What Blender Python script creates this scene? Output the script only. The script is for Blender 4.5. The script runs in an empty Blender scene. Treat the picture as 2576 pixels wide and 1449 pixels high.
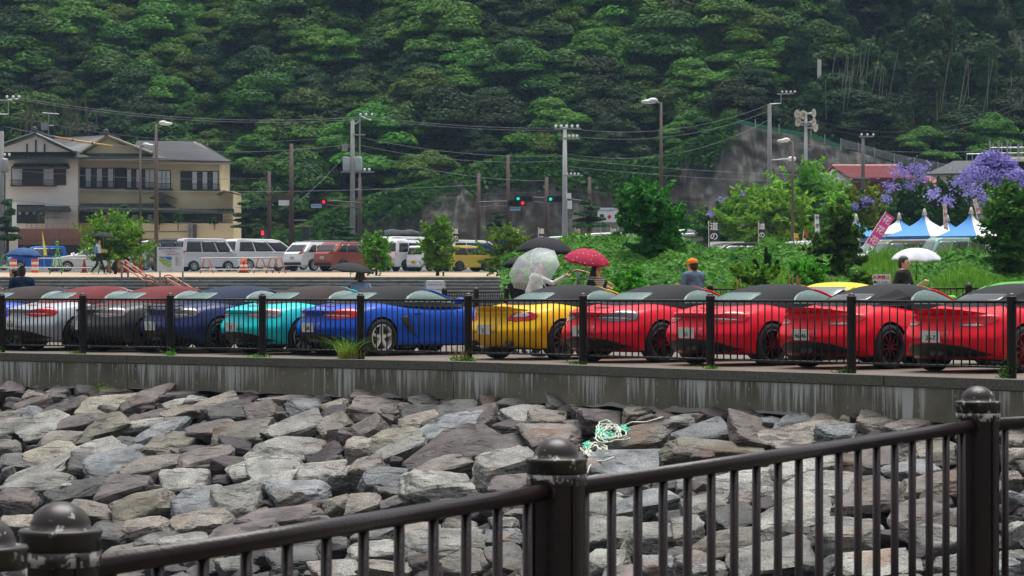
import bpy, bmesh, math, random
import numpy as np
from math import radians as R_, sin, cos, pi, atan2, sqrt, hypot
from mathutils import Vector, Matrix, noise
from mathutils.bvhtree import BVHTree
S = bpy.context.scene
COL = S.collection
rnd = random.Random(7)
nrg = np.random.default_rng(11)
# ---------------------------------------------------------------- camera, sky, sun, exposure
F, CX, HY, EYE = 7200.0, 1288.0, 736.5, 1.15      # focal length and picture centre in units of a 2576 px wide frame
cd = bpy.data.cameras.new('camera'); cam = bpy.data.objects.new('camera', cd); COL.objects.link(cam)
cd.sensor_width = 36.0; cd.lens = 36.0 * F / 2576.0
cd.clip_start = 0.1; cd.clip_end = 3000
cam.location = (0, 0, EYE); cam.rotation_euler = (R_(90) + math.atan(12.0 / F), 0, 0)
cd.dof.use_dof = True; cd.dof.focus_distance = 48.0; cd.dof.aperture_fstop = 26.0
S.camera = cam
W = bpy.data.worlds.new('World'); S.world = W; W.use_nodes = True
wn = W.node_tree; wn.nodes.clear()
sky = wn.nodes.new('ShaderNodeTexSky'); sky.sky_type = 'NISHITA'; sky.sun_disc = False
SUN_EL, SUN_AZ = R_(75), R_(12)
sky.sun_elevation = SUN_EL; sky.sun_rotation = SUN_AZ; sky.dust_density = 6.0; sky.air_density = 1.4; sky.ozone_density = 1.0
hs = wn.nodes.new('ShaderNodeHueSaturation'); hs.inputs['Saturation'].default_value = 0.28
bg = wn.nodes.new('ShaderNodeBackground'); bg.inputs['Strength'].default_value = 0.125
wo = wn.nodes.new('ShaderNodeOutputWorld')
wn.links.new(sky.outputs[0], hs.inputs['Color']); wn.links.new(hs.outputs[0], bg.inputs['Color']); wn.links.new(bg.outputs[0], wo.inputs['Surface'])
sd = bpy.data.lights.new('sun', 'SUN'); sd.energy = 2.6; sd.angle = R_(45); sd.color = (1.0, 0.99, 0.965)
sun = bpy.data.objects.new('sun', sd); COL.objects.link(sun)
sdir = Vector((sin(SUN_AZ) * cos(SUN_EL), cos(SUN_AZ) * cos(SUN_EL), sin(SUN_EL)))
sun.rotation_euler = sdir.to_track_quat('Z', 'Y').to_euler()
S.view_settings.view_transform = 'Standard'; S.view_settings.look = 'None'; S.view_settings.gamma = 1.0
S.view_settings.use_curve_mapping = False; S.view_settings.exposure = 0.32

# ---------------------------------------------------------------- helpers
def at(x, y, D): return Vector(((x - CX) / F * D, D, EYE - (y - HY) / F * D))
def lerp(a, b, t): return a + (b - a) * t
def interp(tab, x):
    return float(np.interp(x, [a for a, _ in tab], [b for _, b in tab]))
def smoothi(tab, x):
    xs = [a for a, _ in tab]; ys = [b for _, b in tab]
    if x <= xs[0]: return ys[0]
    if x >= xs[-1]: return ys[-1]
    i = max(j for j in range(len(xs) - 1) if xs[j] <= x)
    h = xs[i+1] - xs[i]; t = (x - xs[i]) / h
    def m(j):
        if j == 0: return (ys[1]-ys[0])/(xs[1]-xs[0])
        if j == len(xs)-1: return (ys[-1]-ys[-2])/(xs[-1]-xs[-2])
        return (ys[j+1]-ys[j-1])/(xs[j+1]-xs[j-1])
    t2, t3 = t*t, t*t*t
    return (2*t3-3*t2+1)*ys[i] + (t3-2*t2+t)*h*m(i) + (-2*t3+3*t2)*ys[i+1] + (t3-t2)*h*m(i+1)

class MB:
    def __init__(s): s.v = []; s.f = []; s.mi = []; s.m = 0
    def add(s, vs, fs):
        o = len(s.v); s.v.extend([tuple(p) for p in vs])
        for f in fs: s.f.append(tuple(o + i for i in f)); s.mi.append(s.m)
        return s
    def box(s, c, d, rot=None):
        x, y, z = d[0]/2, d[1]/2, d[2]/2
        vs = [Vector(p) for p in ((-x,-y,-z),(x,-y,-z),(x,y,-z),(-x,y,-z),(-x,-y,z),(x,-y,z),(x,y,z),(-x,y,z))]
        if rot is not None: vs = [rot @ p for p in vs]
        c = Vector(c)
        return s.add([p + c for p in vs], [(0,3,2,1),(4,5,6,7),(0,1,5,4),(1,2,6,5),(2,3,7,6),(3,0,4,7)])
    def hexa(s, p8): return s.add(p8, [(0,3,2,1),(4,5,6,7),(0,1,5,4),(1,2,6,5),(2,3,7,6),(3,0,4,7)])
    def tube(s, pts, r, n=8, caps=True):
        pts = [Vector(p) for p in pts]; k = len(pts)
        rs = r if isinstance(r, (list, tuple)) else [r] * k
        vs = []; prev = None
        for i, p in enumerate(pts):
            d = (pts[min(i+1, k-1)] - pts[max(i-1, 0)])
            d = d.normalized() if d.length > 1e-9 else Vector((0,0,1))
            a = prev - d * prev.dot(d) if prev is not None else (Vector((0,0,1)) if abs(d.z) < .9 else Vector((1,0,0))) 
            a = (a - d * a.dot(d)).normalized(); prev = a; b = d.cross(a)
            for j in range(n):
                t = 2*pi*j/n; vs.append(p + (a*cos(t) + b*sin(t)) * rs[i])
        fs = [(i*n+j, i*n+(j+1)%n, (i+1)*n+(j+1)%n, (i+1)*n+j) for i in range(k-1) for j in range(n)]
        if caps: fs += [tuple(range(n))[::-1], tuple((k-1)*n + j for j in range(n))]
        return s.add(vs, fs)
    def lathe(s, prof, n=16, o=(0,0,0), rot=None, caps=True):
        o = Vector(o); vs = []
        for r, z in prof:
            for j in range(n):
                t = 2*pi*j/n; p = Vector((r*cos(t), r*sin(t), z))
                vs.append(o + (rot @ p if rot is not None else p))
        k = len(prof)
        fs = [(i*n+j, i*n+(j+1)%n, (i+1)*n+(j+1)%n, (i+1)*n+j) for i in range(k-1) for j in range(n)]
        if caps: fs += [tuple(range(n))[::-1], tuple((k-1)*n + j for j in range(n))]
        return s.add(vs, fs)
    def ell(s, c, rad, rot=None, n=12, m=8):
        c = Vector(c); vs = []
        for i in range(1, m):
            ph = pi*i/m
            for j in range(n):
                t = 2*pi*j/n; p = Vector((rad[0]*sin(ph)*cos(t), rad[1]*sin(ph)*sin(t), -rad[2]*cos(ph)))
                vs.append(c + (rot @ p if rot is not None else p))
        for zz in (-rad[2], rad[2]):
            p = Vector((0,0,zz)); vs.append(c + (rot @ p if rot is not None else p))
        b = (m-1)*n
        fs = [(i*n+j, i*n+(j+1)%n, (i+1)*n+(j+1)%n, (i+1)*n+j) for i in range(m-2) for j in range(n)]
        fs += [(b, (j+1)%n, j) for j in range(n)] + [(b+1, (m-2)*n+j, (m-2)*n+(j+1)%n) for j in range(n)]
        return s.add(vs, fs)
    def quad(s, a, b, c, d): return s.add([a,b,c,d], [(0,1,2,3)])
    def slab(s, pts, n, th):       # polygon outline extruded by th along n
        pts = [Vector(p) for p in pts]; n = Vector(n).normalized() * th; k = len(pts)
        fs = [tuple(range(k)), tuple(range(2*k-1, k-1, -1))] + [(i, i+k, (i+1)%k+k, (i+1)%k) for i in range(k)]
        return s.add(pts + [p + n for p in pts], fs)
    def mesh(s, name, mats, smooth=False, recalc=False):
        me = bpy.data.meshes.new(name); me.from_pydata(s.v, [], s.f)
        for m in (mats if isinstance(mats, (list, tuple)) else [mats]): me.materials.append(m)
        if any(s.mi): me.polygons.foreach_set('material_index', s.mi)
        if recalc:
            b = bmesh.new(); b.from_mesh(me); bmesh.ops.recalc_face_normals(b, faces=b.faces); b.to_mesh(me); b.free()
        if smooth: me.polygons.foreach_set('use_smooth', [True]*len(me.polygons))
        me.update(); return me
    def build(s, name, mats, parent=None, smooth=False, recalc=True):
        return link(name, s.mesh(name, mats, smooth, recalc), parent)

def link(name, me, parent=None, loc=None, rot=None, scale=None):
    o = bpy.data.objects.new(name, me); COL.objects.link(o)
    if parent is not None: o.parent = parent
    if loc is not None: o.location = loc
    if rot is not None: o.rotation_euler = rot
    if scale is not None: o.scale = scale
    return o
def smooth_angle(o, deg=35):
    me = o.data; me.polygons.foreach_set('use_smooth', [True]*len(me.polygons))
    b = bmesh.new(); b.from_mesh(me); a = R_(deg)
    for e in b.edges:
        e.smooth = not (len(e.link_faces) == 2 and e.calc_face_angle(0) > a)
    b.to_mesh(me); b.free(); return o
def thing(name, label, cat, loc=(0,0,0), rz=0.0, group=None):
    o = bpy.data.objects.new(name, None); COL.objects.link(o); o.empty_display_size = .2
    o.location = loc; o.rotation_euler = (0, 0, rz)
    return tag(o, label, cat, group)
def tag(o, label=None, cat=None, group=None, kind=None):
    if label: o['label'] = label
    if cat: o['category'] = cat
    if group: o['group'] = group
    if kind: o['kind'] = kind
    return o
KIDS = {}
def kids(o): return [c for c in COL.objects if c.parent == o]
def dup(o, parent=None, ch=None):
    c = o.copy(); COL.objects.link(c); c.parent = parent
    for k in list(o.children): dup(k, c)
    return c
def bake(o):           # freeze modifiers
    dg = bpy.context.evaluated_depsgraph_get(); dg.update()
    me = bpy.data.meshes.new_from_object(o.evaluated_get(dg))
    o.modifiers.clear(); old = o.data; o.data = me; return o

# ---------------------------------------------------------------- materials
def nd(nt, t, **kw):
    n = nt.nodes.new(t)
    for k, v in kw.items():
        if k in n.inputs: n.inputs[k].default_value = v
        else: setattr(n, k, v)
    return n
def c4(c): return (c[0], c[1], c[2], 1.0)
def mat(name, col, rough=.6, metal=0., var=.12, scale=3., bump=0., bscale=40., coat=0., spec=.5, col2=None, emit=None, objrand=0., detail=6, trans=0.):
    m = bpy.data.materials.new(name); m.use_nodes = True; nt = m.node_tree
    b = nt.nodes['Principled BSDF']; L = nt.links.new
    b.inputs['Roughness'].default_value = rough; b.inputs['Metallic'].default_value = metal
    b.inputs['Specular IOR Level'].default_value = spec
    b.inputs['Coat Weight'].default_value = coat; b.inputs['Coat Roughness'].default_value = .06
    tc = nd(nt, 'ShaderNodeTexCoord')
    n = nd(nt, 'ShaderNodeTexNoise'); n.inputs['Scale'].default_value = scale; n.inputs['Detail'].default_value = detail
    L(tc.outputs['Object'], n.inputs['Vector'])
    r = nd(nt, 'ShaderNodeValToRGB'); r.color_ramp.elements[0].position = .3; r.color_ramp.elements[1].position = .7
    if col2 is None:
        a = [max(0, x*(1-var)) for x in col]; c = [x*(1+var) for x in col]
    else: a, c = col, col2
    r.color_ramp.elements[0].color = c4(a); r.color_ramp.elements[1].color = c4(c)
    L(n.outputs['Fac'], r.inputs['Fac']); out = r.outputs['Color']
    if objrand:
        oi = nd(nt, 'ShaderNodeObjectInfo'); h = nd(nt, 'ShaderNodeHueSaturation')
        mr = nd(nt, 'ShaderNodeMapRange'); mr.inputs['To Min'].default_value = 1-objrand; mr.inputs['To Max'].default_value = 1+objrand
        L(oi.outputs['Random'], mr.inputs['Value']); L(mr.outputs[0], h.inputs['Value']); L(out, h.inputs['Color']); out = h.outputs['Color']
    L(out, b.inputs['Base Color'])
    if bump:
        n2 = nd(nt, 'ShaderNodeTexNoise'); n2.inputs['Scale'].default_value = bscale; n2.inputs['Detail'].default_value = 5
        L(tc.outputs['Object'], n2.inputs['Vector'])
        bp = nd(nt, 'ShaderNodeBump'); bp.inputs['Strength'].default_value = bump; bp.inputs['Distance'].default_value = .02
        L(n2.outputs['Fac'], bp.inputs['Height']); L(bp.outputs[0], b.inputs['Normal'])
    if emit: b.inputs['Emission Color'].default_value = c4(emit[0]); b.inputs['Emission Strength'].default_value = emit[1]
    if trans: b.inputs['Transmission Weight'].default_value = trans
    return m
def leafmat(name, ca, cb, cc, rough=.55, objrand=.25, scale=.35, hue=0.03):
    m = bpy.data.materials.new(name); m.use_nodes = True; nt = m.node_tree; L = nt.links.new
    b = nt.nodes['Principled BSDF']; b.inputs['Roughness'].default_value = rough; b.inputs['Specular IOR Level'].default_value = .10
    g = nd(nt, 'ShaderNodeNewGeometry'); tc = nd(nt, 'ShaderNodeTexCoord')
    n = nd(nt, 'ShaderNodeTexNoise'); n.inputs['Scale'].default_value = scale; n.inputs['Detail'].default_value = 3
    L(tc.outputs['Object'], n.inputs['Vector'])
    ma = nd(nt, 'ShaderNodeMath'); ma.operation = 'MULTIPLY_ADD'; L(g.outputs['Random Per Island'], ma.inputs[0]); ma.inputs[1].default_value = .6
    mm = nd(nt, 'ShaderNodeMath'); mm.operation = 'MULTIPLY_ADD'; L(n.outputs['Fac'], mm.inputs[0]); mm.inputs[1].default_value = 1.3; mm.inputs[2].default_value = -.45
    L(mm.outputs[0], ma.inputs[2])
    r = nd(nt, 'ShaderNodeValToRGB'); e = r.color_ramp.elements
    e[0].position = 0.05; e[0].color = c4(ca); e[1].position = .95; e[1].color = c4(cc)
    k = e.new(.5); k.color = c4(cb)
    L(ma.outputs[0], r.inputs['Fac'])
    oi = nd(nt, 'ShaderNodeObjectInfo'); h = nd(nt, 'ShaderNodeHueSaturation')
    mr = nd(nt, 'ShaderNodeMapRange'); mr.inputs['To Min'].default_value = 1-objrand; mr.inputs['To Max'].default_value = 1+objrand
    mh = nd(nt, 'ShaderNodeMapRange'); mh.inputs['To Min'].default_value = .5-hue; mh.inputs['To Max'].default_value = .5+hue
    L(oi.outputs['Random'], mr.inputs['Value']); L(oi.outputs['Random'], mh.inputs['Value']); L(mr.outputs[0], h.inputs['Value']); L(mh.outputs[0], h.inputs['Hue'])
    L(r.outputs['Color'], h.inputs['Color']); L(h.outputs['Color'], b.inputs['Base Color'])
    tl = nd(nt, 'ShaderNodeBsdfTranslucent'); L(h.outputs['Color'], tl.inputs['Color']); mxs = nd(nt, 'ShaderNodeMixShader'); mxs.inputs[0].default_value = .35
    L(b.outputs[0], mxs.inputs[1]); L(tl.outputs[0], mxs.inputs[2]); L(mxs.outputs[0], nt.nodes['Material Output'].inputs['Surface'])
    return m
M = {}
M['rail'] = mat('dark brown rail paint', (.013,.008,.007), .42, bump=.15, bscale=120, spec=.25, var=.25)
M['rail_near'] = mat('wet brown rail paint', (.014,.006,.007), .3, bump=.12, bscale=90, coat=.0, spec=.35, var=.3, scale=12)
def flaked(name, base, flake, thr):
    m = mat(name, base, .35, var=.2, coat=.0, spec=.4); nt = m.node_tree; L = nt.links.new; b = nt.nodes['Principled BSDF']
    src = b.inputs['Base Color'].links[0].from_socket
    tc = nd(nt, 'ShaderNodeTexCoord'); n = nd(nt, 'ShaderNodeTexNoise'); n.inputs['Scale'].default_value = 42; n.inputs['Detail'].default_value = 8; n.inputs['Roughness'].default_value = .65
    oi = nd(nt, 'ShaderNodeObjectInfo'); va = nd(nt, 'ShaderNodeVectorMath'); L(tc.outputs['Object'], va.inputs[0]); L(oi.outputs['Location'], va.inputs[1])
    L(va.outputs[0], n.inputs['Vector']); r = nd(nt, 'ShaderNodeValToRGB'); r.color_ramp.elements[0].position = thr; r.color_ramp.elements[1].position = thr+.015
    L(n.outputs['Fac'], r.inputs['Fac']); mx = nd(nt, 'ShaderNodeMix'); mx.data_type = 'RGBA'
    L(r.outputs['Color'], mx.inputs['Factor']); L(src, mx.inputs['A']); mx.inputs['B'].default_value = c4(flake); L(mx.outputs['Result'], b.inputs['Base Color'])
    return m
M['cap_near'] = flaked('flaking brown cap paint', (.022,.015,.015), (.42,.41,.36), .60)
M['collar_near'] = flaked('flaking collar paint', (.020,.013,.013), (.34,.32,.29), .52)
M['cap_far'] = flaked('worn brown cap paint', (.045,.03,.026), (.3,.28,.25), .66)
M['asphalt'] = mat('wet brown quay concrete', (.115,.088,.064), .5, var=.25, scale=1.5, bump=.2, bscale=60)
M['plaza'] = mat('tan plaza paving', (.40,.29,.185), .6, var=.12, scale=.6)
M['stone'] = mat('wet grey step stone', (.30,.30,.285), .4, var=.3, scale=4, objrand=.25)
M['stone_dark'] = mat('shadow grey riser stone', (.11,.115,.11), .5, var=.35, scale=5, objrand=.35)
M['black'] = mat('black plastic', (.01,.01,.011), .45)
M['rubber'] = mat('black tyre rubber', (.012,.012,.013), .7, bump=.2)
M['white'] = mat('white paint', (.80,.81,.82), .4, var=.03)
M['steel'] = mat('galvanised steel', (.32,.34,.35), .45, metal=.4)
M['chrome'] = mat('dark exhaust steel', (.10,.10,.10), .3, metal=.6)
M['glass_dark'] = mat('dark tinted car glass', (.012,.014,.016), .08, spec=.8)
M['glass_teal'] = mat('rain wet teal glass', (.085,.155,.142), .2, var=.12, scale=25, bump=.25, bscale=220, spec=.35)
M['glass_car'] = mat('pale car glass', (.12,.17,.165), .1, var=.2, scale=4, spec=.8)
# ---------------------------------------------------------------- quay outline
FP = [(-420,141),(-205,146),(4,150.5),(208,154),(428,158.3),(660,162.8),(907,167.5),(1178,172.5),(1467,181),(1787,192),(2142,203),(2545,216),(3000,231),(3520,247),(4100,266)]
FENCE = []
for x, h in FP:
    D = EYE*F/h; FENCE.append(Vector(((x-CX)/F*D, D, 0)))
def offset_line(pts, d):
    out = []
    for i, p in enumerate(pts):
        t = (pts[min(i+1, len(pts)-1)] - pts[max(i-1, 0)]).normalized(); out.append(p + Vector((t.y, -t.x, 0)) * d)
    return out
EDGE = offset_line(FENCE, .62)
def edge_at(s):        # s = arclength parameter as index float
    i = min(int(s), len(EDGE)-2); return EDGE[i].lerp(EDGE[i+1], s-i)
def wall_dist(X, Y):   # signed distance to wall line, positive towards the sea
    best = 1e9; sgn = 1
    p = Vector((X, Y, 0))
    for a, b in zip(EDGE[:-1], EDGE[1:]):
        ab = b-a; t = max(0, min(1, (p-a).dot(ab)/ab.length_squared)); q = a+ab*t; d = (p-q).length
        if d < best: best = d; sgn = 1 if Vector((ab.y, -ab.x, 0)).dot(p-q) > 0 else -1
    return best*sgn
# quay deck
mb = MB(); n = len(EDGE)
far = [Vector((p.x*1.9, 112, 0)) for p in EDGE]
for i in range(n-1):
    mb.quad(EDGE[i], EDGE[i+1], far[i+1], far[i])
    mb.quad(EDGE[i]-Vector((0,0,1.2)), far[i]-Vector((0,0,1.2)), far[i+1]-Vector((0,0,1.2)), EDGE[i+1]-Vector((0,0,1.2)))
deck = mb.build('quay_deck', M['asphalt'], recalc=False); tag(deck, kind='structure')
# sea wall material: grey concrete with pale lime runs
def wallmat():
    m = bpy.data.materials.new('streaked sea wall concrete'); m.use_nodes = True; nt = m.node_tree; L = nt.links.new; b = nt.nodes['Principled BSDF']
    b.inputs['Roughness'].default_value = .75
    g = nd(nt, 'ShaderNodeTexCoord'); sp = nd(nt, 'ShaderNodeSeparateXYZ'); L(g.outputs['Object'], sp.inputs[0])
    n1 = nd(nt, 'ShaderNodeTexNoise'); n1.inputs['Scale'].default_value = 1.2; n1.inputs['Detail'].default_value = 8; L(g.outputs['Object'], n1.inputs['Vector'])
    r1 = nd(nt, 'ShaderNodeValToRGB'); r1.color_ramp.elements[0].position = .3; r1.color_ramp.elements[1].position = .75
    r1.color_ramp.elements[0].color = (.078,.071,.050,1); r1.color_ramp.elements[1].color = (.225,.205,.15,1); L(n1.outputs['Fac'], r1.inputs['Fac'])
    sk = nd(nt, 'ShaderNodeTexNoise'); sk.inputs['Scale'].default_value = 120; sk.inputs['Detail'].default_value = 2; L(g.outputs['Object'], sk.inputs['Vector'])
    skr = nd(nt, 'ShaderNodeMapRange'); skr.inputs['From Min'].default_value = .35; skr.inputs['From Max'].default_value = .65; skr.inputs['To Min'].default_value = .55; skr.inputs['To Max'].default_value = 1.4; L(sk.outputs['Fac'], skr.inputs['Value'])
    mul = nd(nt, 'ShaderNodeVectorMath'); mul.operation = 'SCALE'; L(r1.outputs['Color'], mul.inputs[0]); L(skr.outputs[0], mul.inputs['Scale'])
    # streak field
    mp = nd(nt, 'ShaderNodeMapping'); mp.inputs['Scale'].default_value = (15, 15, .45); L(g.outputs['Object'], mp.inputs['Vector'])
    n2 = nd(nt, 'ShaderNodeTexNoise'); n2.inputs['Scale'].default_value = 1.0; n2.inputs['Detail'].default_value = 7; n2.inputs['Roughness'].default_value = .65; L(mp.outputs[0], n2.inputs['Vector'])
    mp3 = nd(nt, 'ShaderNodeMapping'); mp3.inputs['Scale'].default_value = (.9, .9, .2); L(g.outputs['Object'], mp3.inputs['Vector'])
    n3 = nd(nt, 'ShaderNodeTexNoise'); n3.inputs['Scale'].default_value = 1.0; n3.inputs['Detail'].default_value = 2; L(mp3.outputs[0], n3.inputs['Vector'])
    # length of each run varies: threshold grows downwards
    zz = nd(nt, 'ShaderNodeMath'); zz.operation = 'MULTIPLY_ADD'; L(sp.outputs['Z'], zz.inputs[0]); zz.inputs[1].default_value = .30; zz.inputs[2].default_value = .085
    ad = nd(nt, 'ShaderNodeMath'); ad.operation = 'ADD'; L(n2.outputs['Fac'], ad.inputs[0]); L(zz.outputs[0], ad.inputs[1])
    ad2 = nd(nt, 'ShaderNodeMath'); ad2.operation = 'MULTIPLY_ADD'; L(n3.outputs['Fac'], ad2.inputs[0]); ad2.inputs[1].default_value = .75; L(ad.outputs[0], ad2.inputs[2])
    rr = nd(nt, 'ShaderNodeValToRGB'); rr.color_ramp.elements[0].position = .86; rr.color_ramp.elements[1].position = 1.0; L(ad2.outputs[0], rr.inputs['Fac'])
    lt = nd(nt, 'ShaderNodeMath'); lt.operation = 'LESS_THAN'; L(sp.outputs['Z'], lt.inputs[0]); lt.inputs[1].default_value = -.145
    fm = nd(nt, 'ShaderNodeMath'); fm.operation = 'MULTIPLY'; L(rr.outputs['Color'], fm.inputs[0]); L(lt.outputs[0], fm.inputs[1])
    fm2 = nd(nt, 'ShaderNodeMath'); fm2.operation = 'MULTIPLY'; L(fm.outputs[0], fm2.inputs[0]); fm2.inputs[1].default_value = .75
    # ragged pale line along the foot
    n4 = nd(nt, 'ShaderNodeTexNoise'); n4.inputs['Scale'].default_value = 1.1; n4.inputs['Detail'].default_value = 5; L(g.outputs['Object'], n4.inputs['Vector'])
    f1 = nd(nt, 'ShaderNodeMath'); f1.operation = 'MULTIPLY_ADD'; L(n4.outputs['Fac'], f1.inputs[0]); f1.inputs[1].default_value = .55; f1.inputs[2].default_value = -.885
    f2 = nd(nt, 'ShaderNodeMath'); f2.operation = 'LESS_THAN'; L(sp.outputs['Z'], f2.inputs[0]); L(f1.outputs[0], f2.inputs[1])
    f3 = nd(nt, 'ShaderNodeMath'); f3.operation = 'MULTIPLY'; L(f2.outputs[0], f3.inputs[0]); f3.inputs[1].default_value = .35
    mxx = nd(nt, 'ShaderNodeMath'); mxx.operation = 'MAXIMUM'; L(fm2.outputs[0], mxx.inputs[0]); L(f3.outputs[0], mxx.inputs[1])
    mx = nd(nt, 'ShaderNodeMix'); mx.data_type = 'RGBA'; L(mxx.outputs[0], mx.inputs['Factor']); L(mul.outputs[0], mx.inputs['A']); mx.inputs['B'].default_value = (.60,.61,.60,1)
    L(mx.outputs['Result'], b.inputs['Base Color'])
    bp = nd(nt, 'ShaderNodeBump'); bp.inputs['Strength'].default_value = .35; bp.inputs['Distance'].default_value = .01; L(sk.outputs['Fac'], bp.inputs['Height']); L(bp.outputs[0], b.inputs['Normal'])
    return m
M['wall'] = wallmat()
M['coping'] = mat('coping concrete', (.095,.09,.07), .7, var=.45, scale=30, bump=.5, bscale=90)
wall = thing('quay_wall', 'low concrete sea wall with pale lime runs below the parked cars', 'sea wall')
def edge_x(px):       # index parameter where the wall edge crosses picture column px
    for i in range(len(EDGE)-1):
        for k in range(200):
            p = edge_at(i + k/200.)
            if CX + F*p.x/p.y >= px: return i + k/200.
    return len(EDGE)-1.001
cuts = [0.0, edge_x(318), edge_x(1136), edge_x(2222), len(EDGE)-1.001]
for a, b in zip(cuts[:-1], cuts[1:]):
    k = max(8, int((b-a)*24)); g = .004
    ss = [lerp(a+g, b-g, i/k) for i in range(k+1)]
    P = [edge_at(s) for s in ss]; Nn = []
    for i in range(k+1):
        t = (P[min(i+1,k)]-P[max(i-1,0)]).normalized(); Nn.append(Vector((-t.y, t.x, 0)))
    def prism(name, z0, z1, inset, depth, m, ragged=0, lift=0):
        q = MB()
        vs = []
        for i in range(k+1):
            rz = (noise.noise(P[i]*2.3)*.04 + noise.noise(P[i]*.5)*.05) if ragged else 0
            A = P[i] + Nn[i]*inset; B = P[i] + Nn[i]*depth
            vs += [(A.x,A.y,z0+rz),(A.x,A.y,z1),(B.x,B.y,z1),(B.x,B.y,z0+rz)]
        fs = [(4*i+j, 4*i+(j+1)%4, 4*(i+1)+(j+1)%4, 4*(i+1)+j) for i in range(k) for j in range(4)] + [(0,1,2,3), tuple(4*k+j for j in (3,2,1,0))]
        q.add(vs, fs); q.build(name, m, wall)
    prism('wall_panel', -.62, -.132, .03, .5, M['wall'], 1)
    prism('coping', -.128, .012, 0, .34, M['coping'])
# form-tie marks: two rows of pale plugs
mb = MB(); s = .5
while s < len(EDGE)-1.3:
    for z in (-.24, -.46):
        p = edge_at(s); t = (edge_at(s+.01)-p).normalized(); nn = Vector((t.y,-t.x,0))
        q = p - nn*.0295; zz = z + rnd.uniform(-.015,.015); a = .017
        pts = [q + t*(a*.8*cos(2*pi*j/8)) + Vector((0,0,zz + a*1.3*sin(2*pi*j/8))) for j in range(8)]
        mb.slab(pts, nn, .004)
    s += .225
o = mb.build('tie_mark', mat('pale mortar plug', (.30,.30,.26), .8), wall); tag(o, kind='stuff')

# ---------------------------------------------------------------- rock revetment
G = .35
def slope_z(X, Y):
    d = wall_dist(X, Y); return -.66 - G*max(d, -.5)
def on_slope(x, y, lift=0.0):
    lo, hi = 18.0, 62.0
    dx, dz = (x-CX)/F, -(y-HY)/F
    for _ in range(40):
        m = (lo+hi)/2; X, Z = dx*m, EYE+dz*m
        if Z > slope_z(X, m)+lift: lo = m
        else: hi = m
    return Vector((dx*lo, lo, EYE+dz*lo))
mb = MB(); nx, ny = 90, 60
for j in range(ny+1):
    for i in range(nx+1):
        s = i/nx*(len(EDGE)-1.001); p = edge_at(s); t = (edge_at(min(s+.01,len(EDGE)-1.001))-p); t = t.normalized() if t.length>1e-6 else Vector((.7,-.7,0))
        d = -.3 + j/ny*16; q = p + Vector((t.y,-t.x,0))*d
        mb.v.append((q.x, q.y, -.66-G*d-.42+.1*noise.noise(q*1.5)))
for j in range(ny):
    for i in range(nx):
        a = j*(nx+1)+i; mb.f.append((a, a+1, a+nx+2, a+nx+1)); mb.mi.append(0)
M['rubble'] = mat('rubble darkened as gap shade', (.005,.0045,.0045), .8, var=.5, scale=6, bump=.8, bscale=12)  # near-black base colour carries the shade of the gaps between rocks
rev = mb.build('rock_revetment', M['rubble'], recalc=False); tag(rev, kind='structure')
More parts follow.
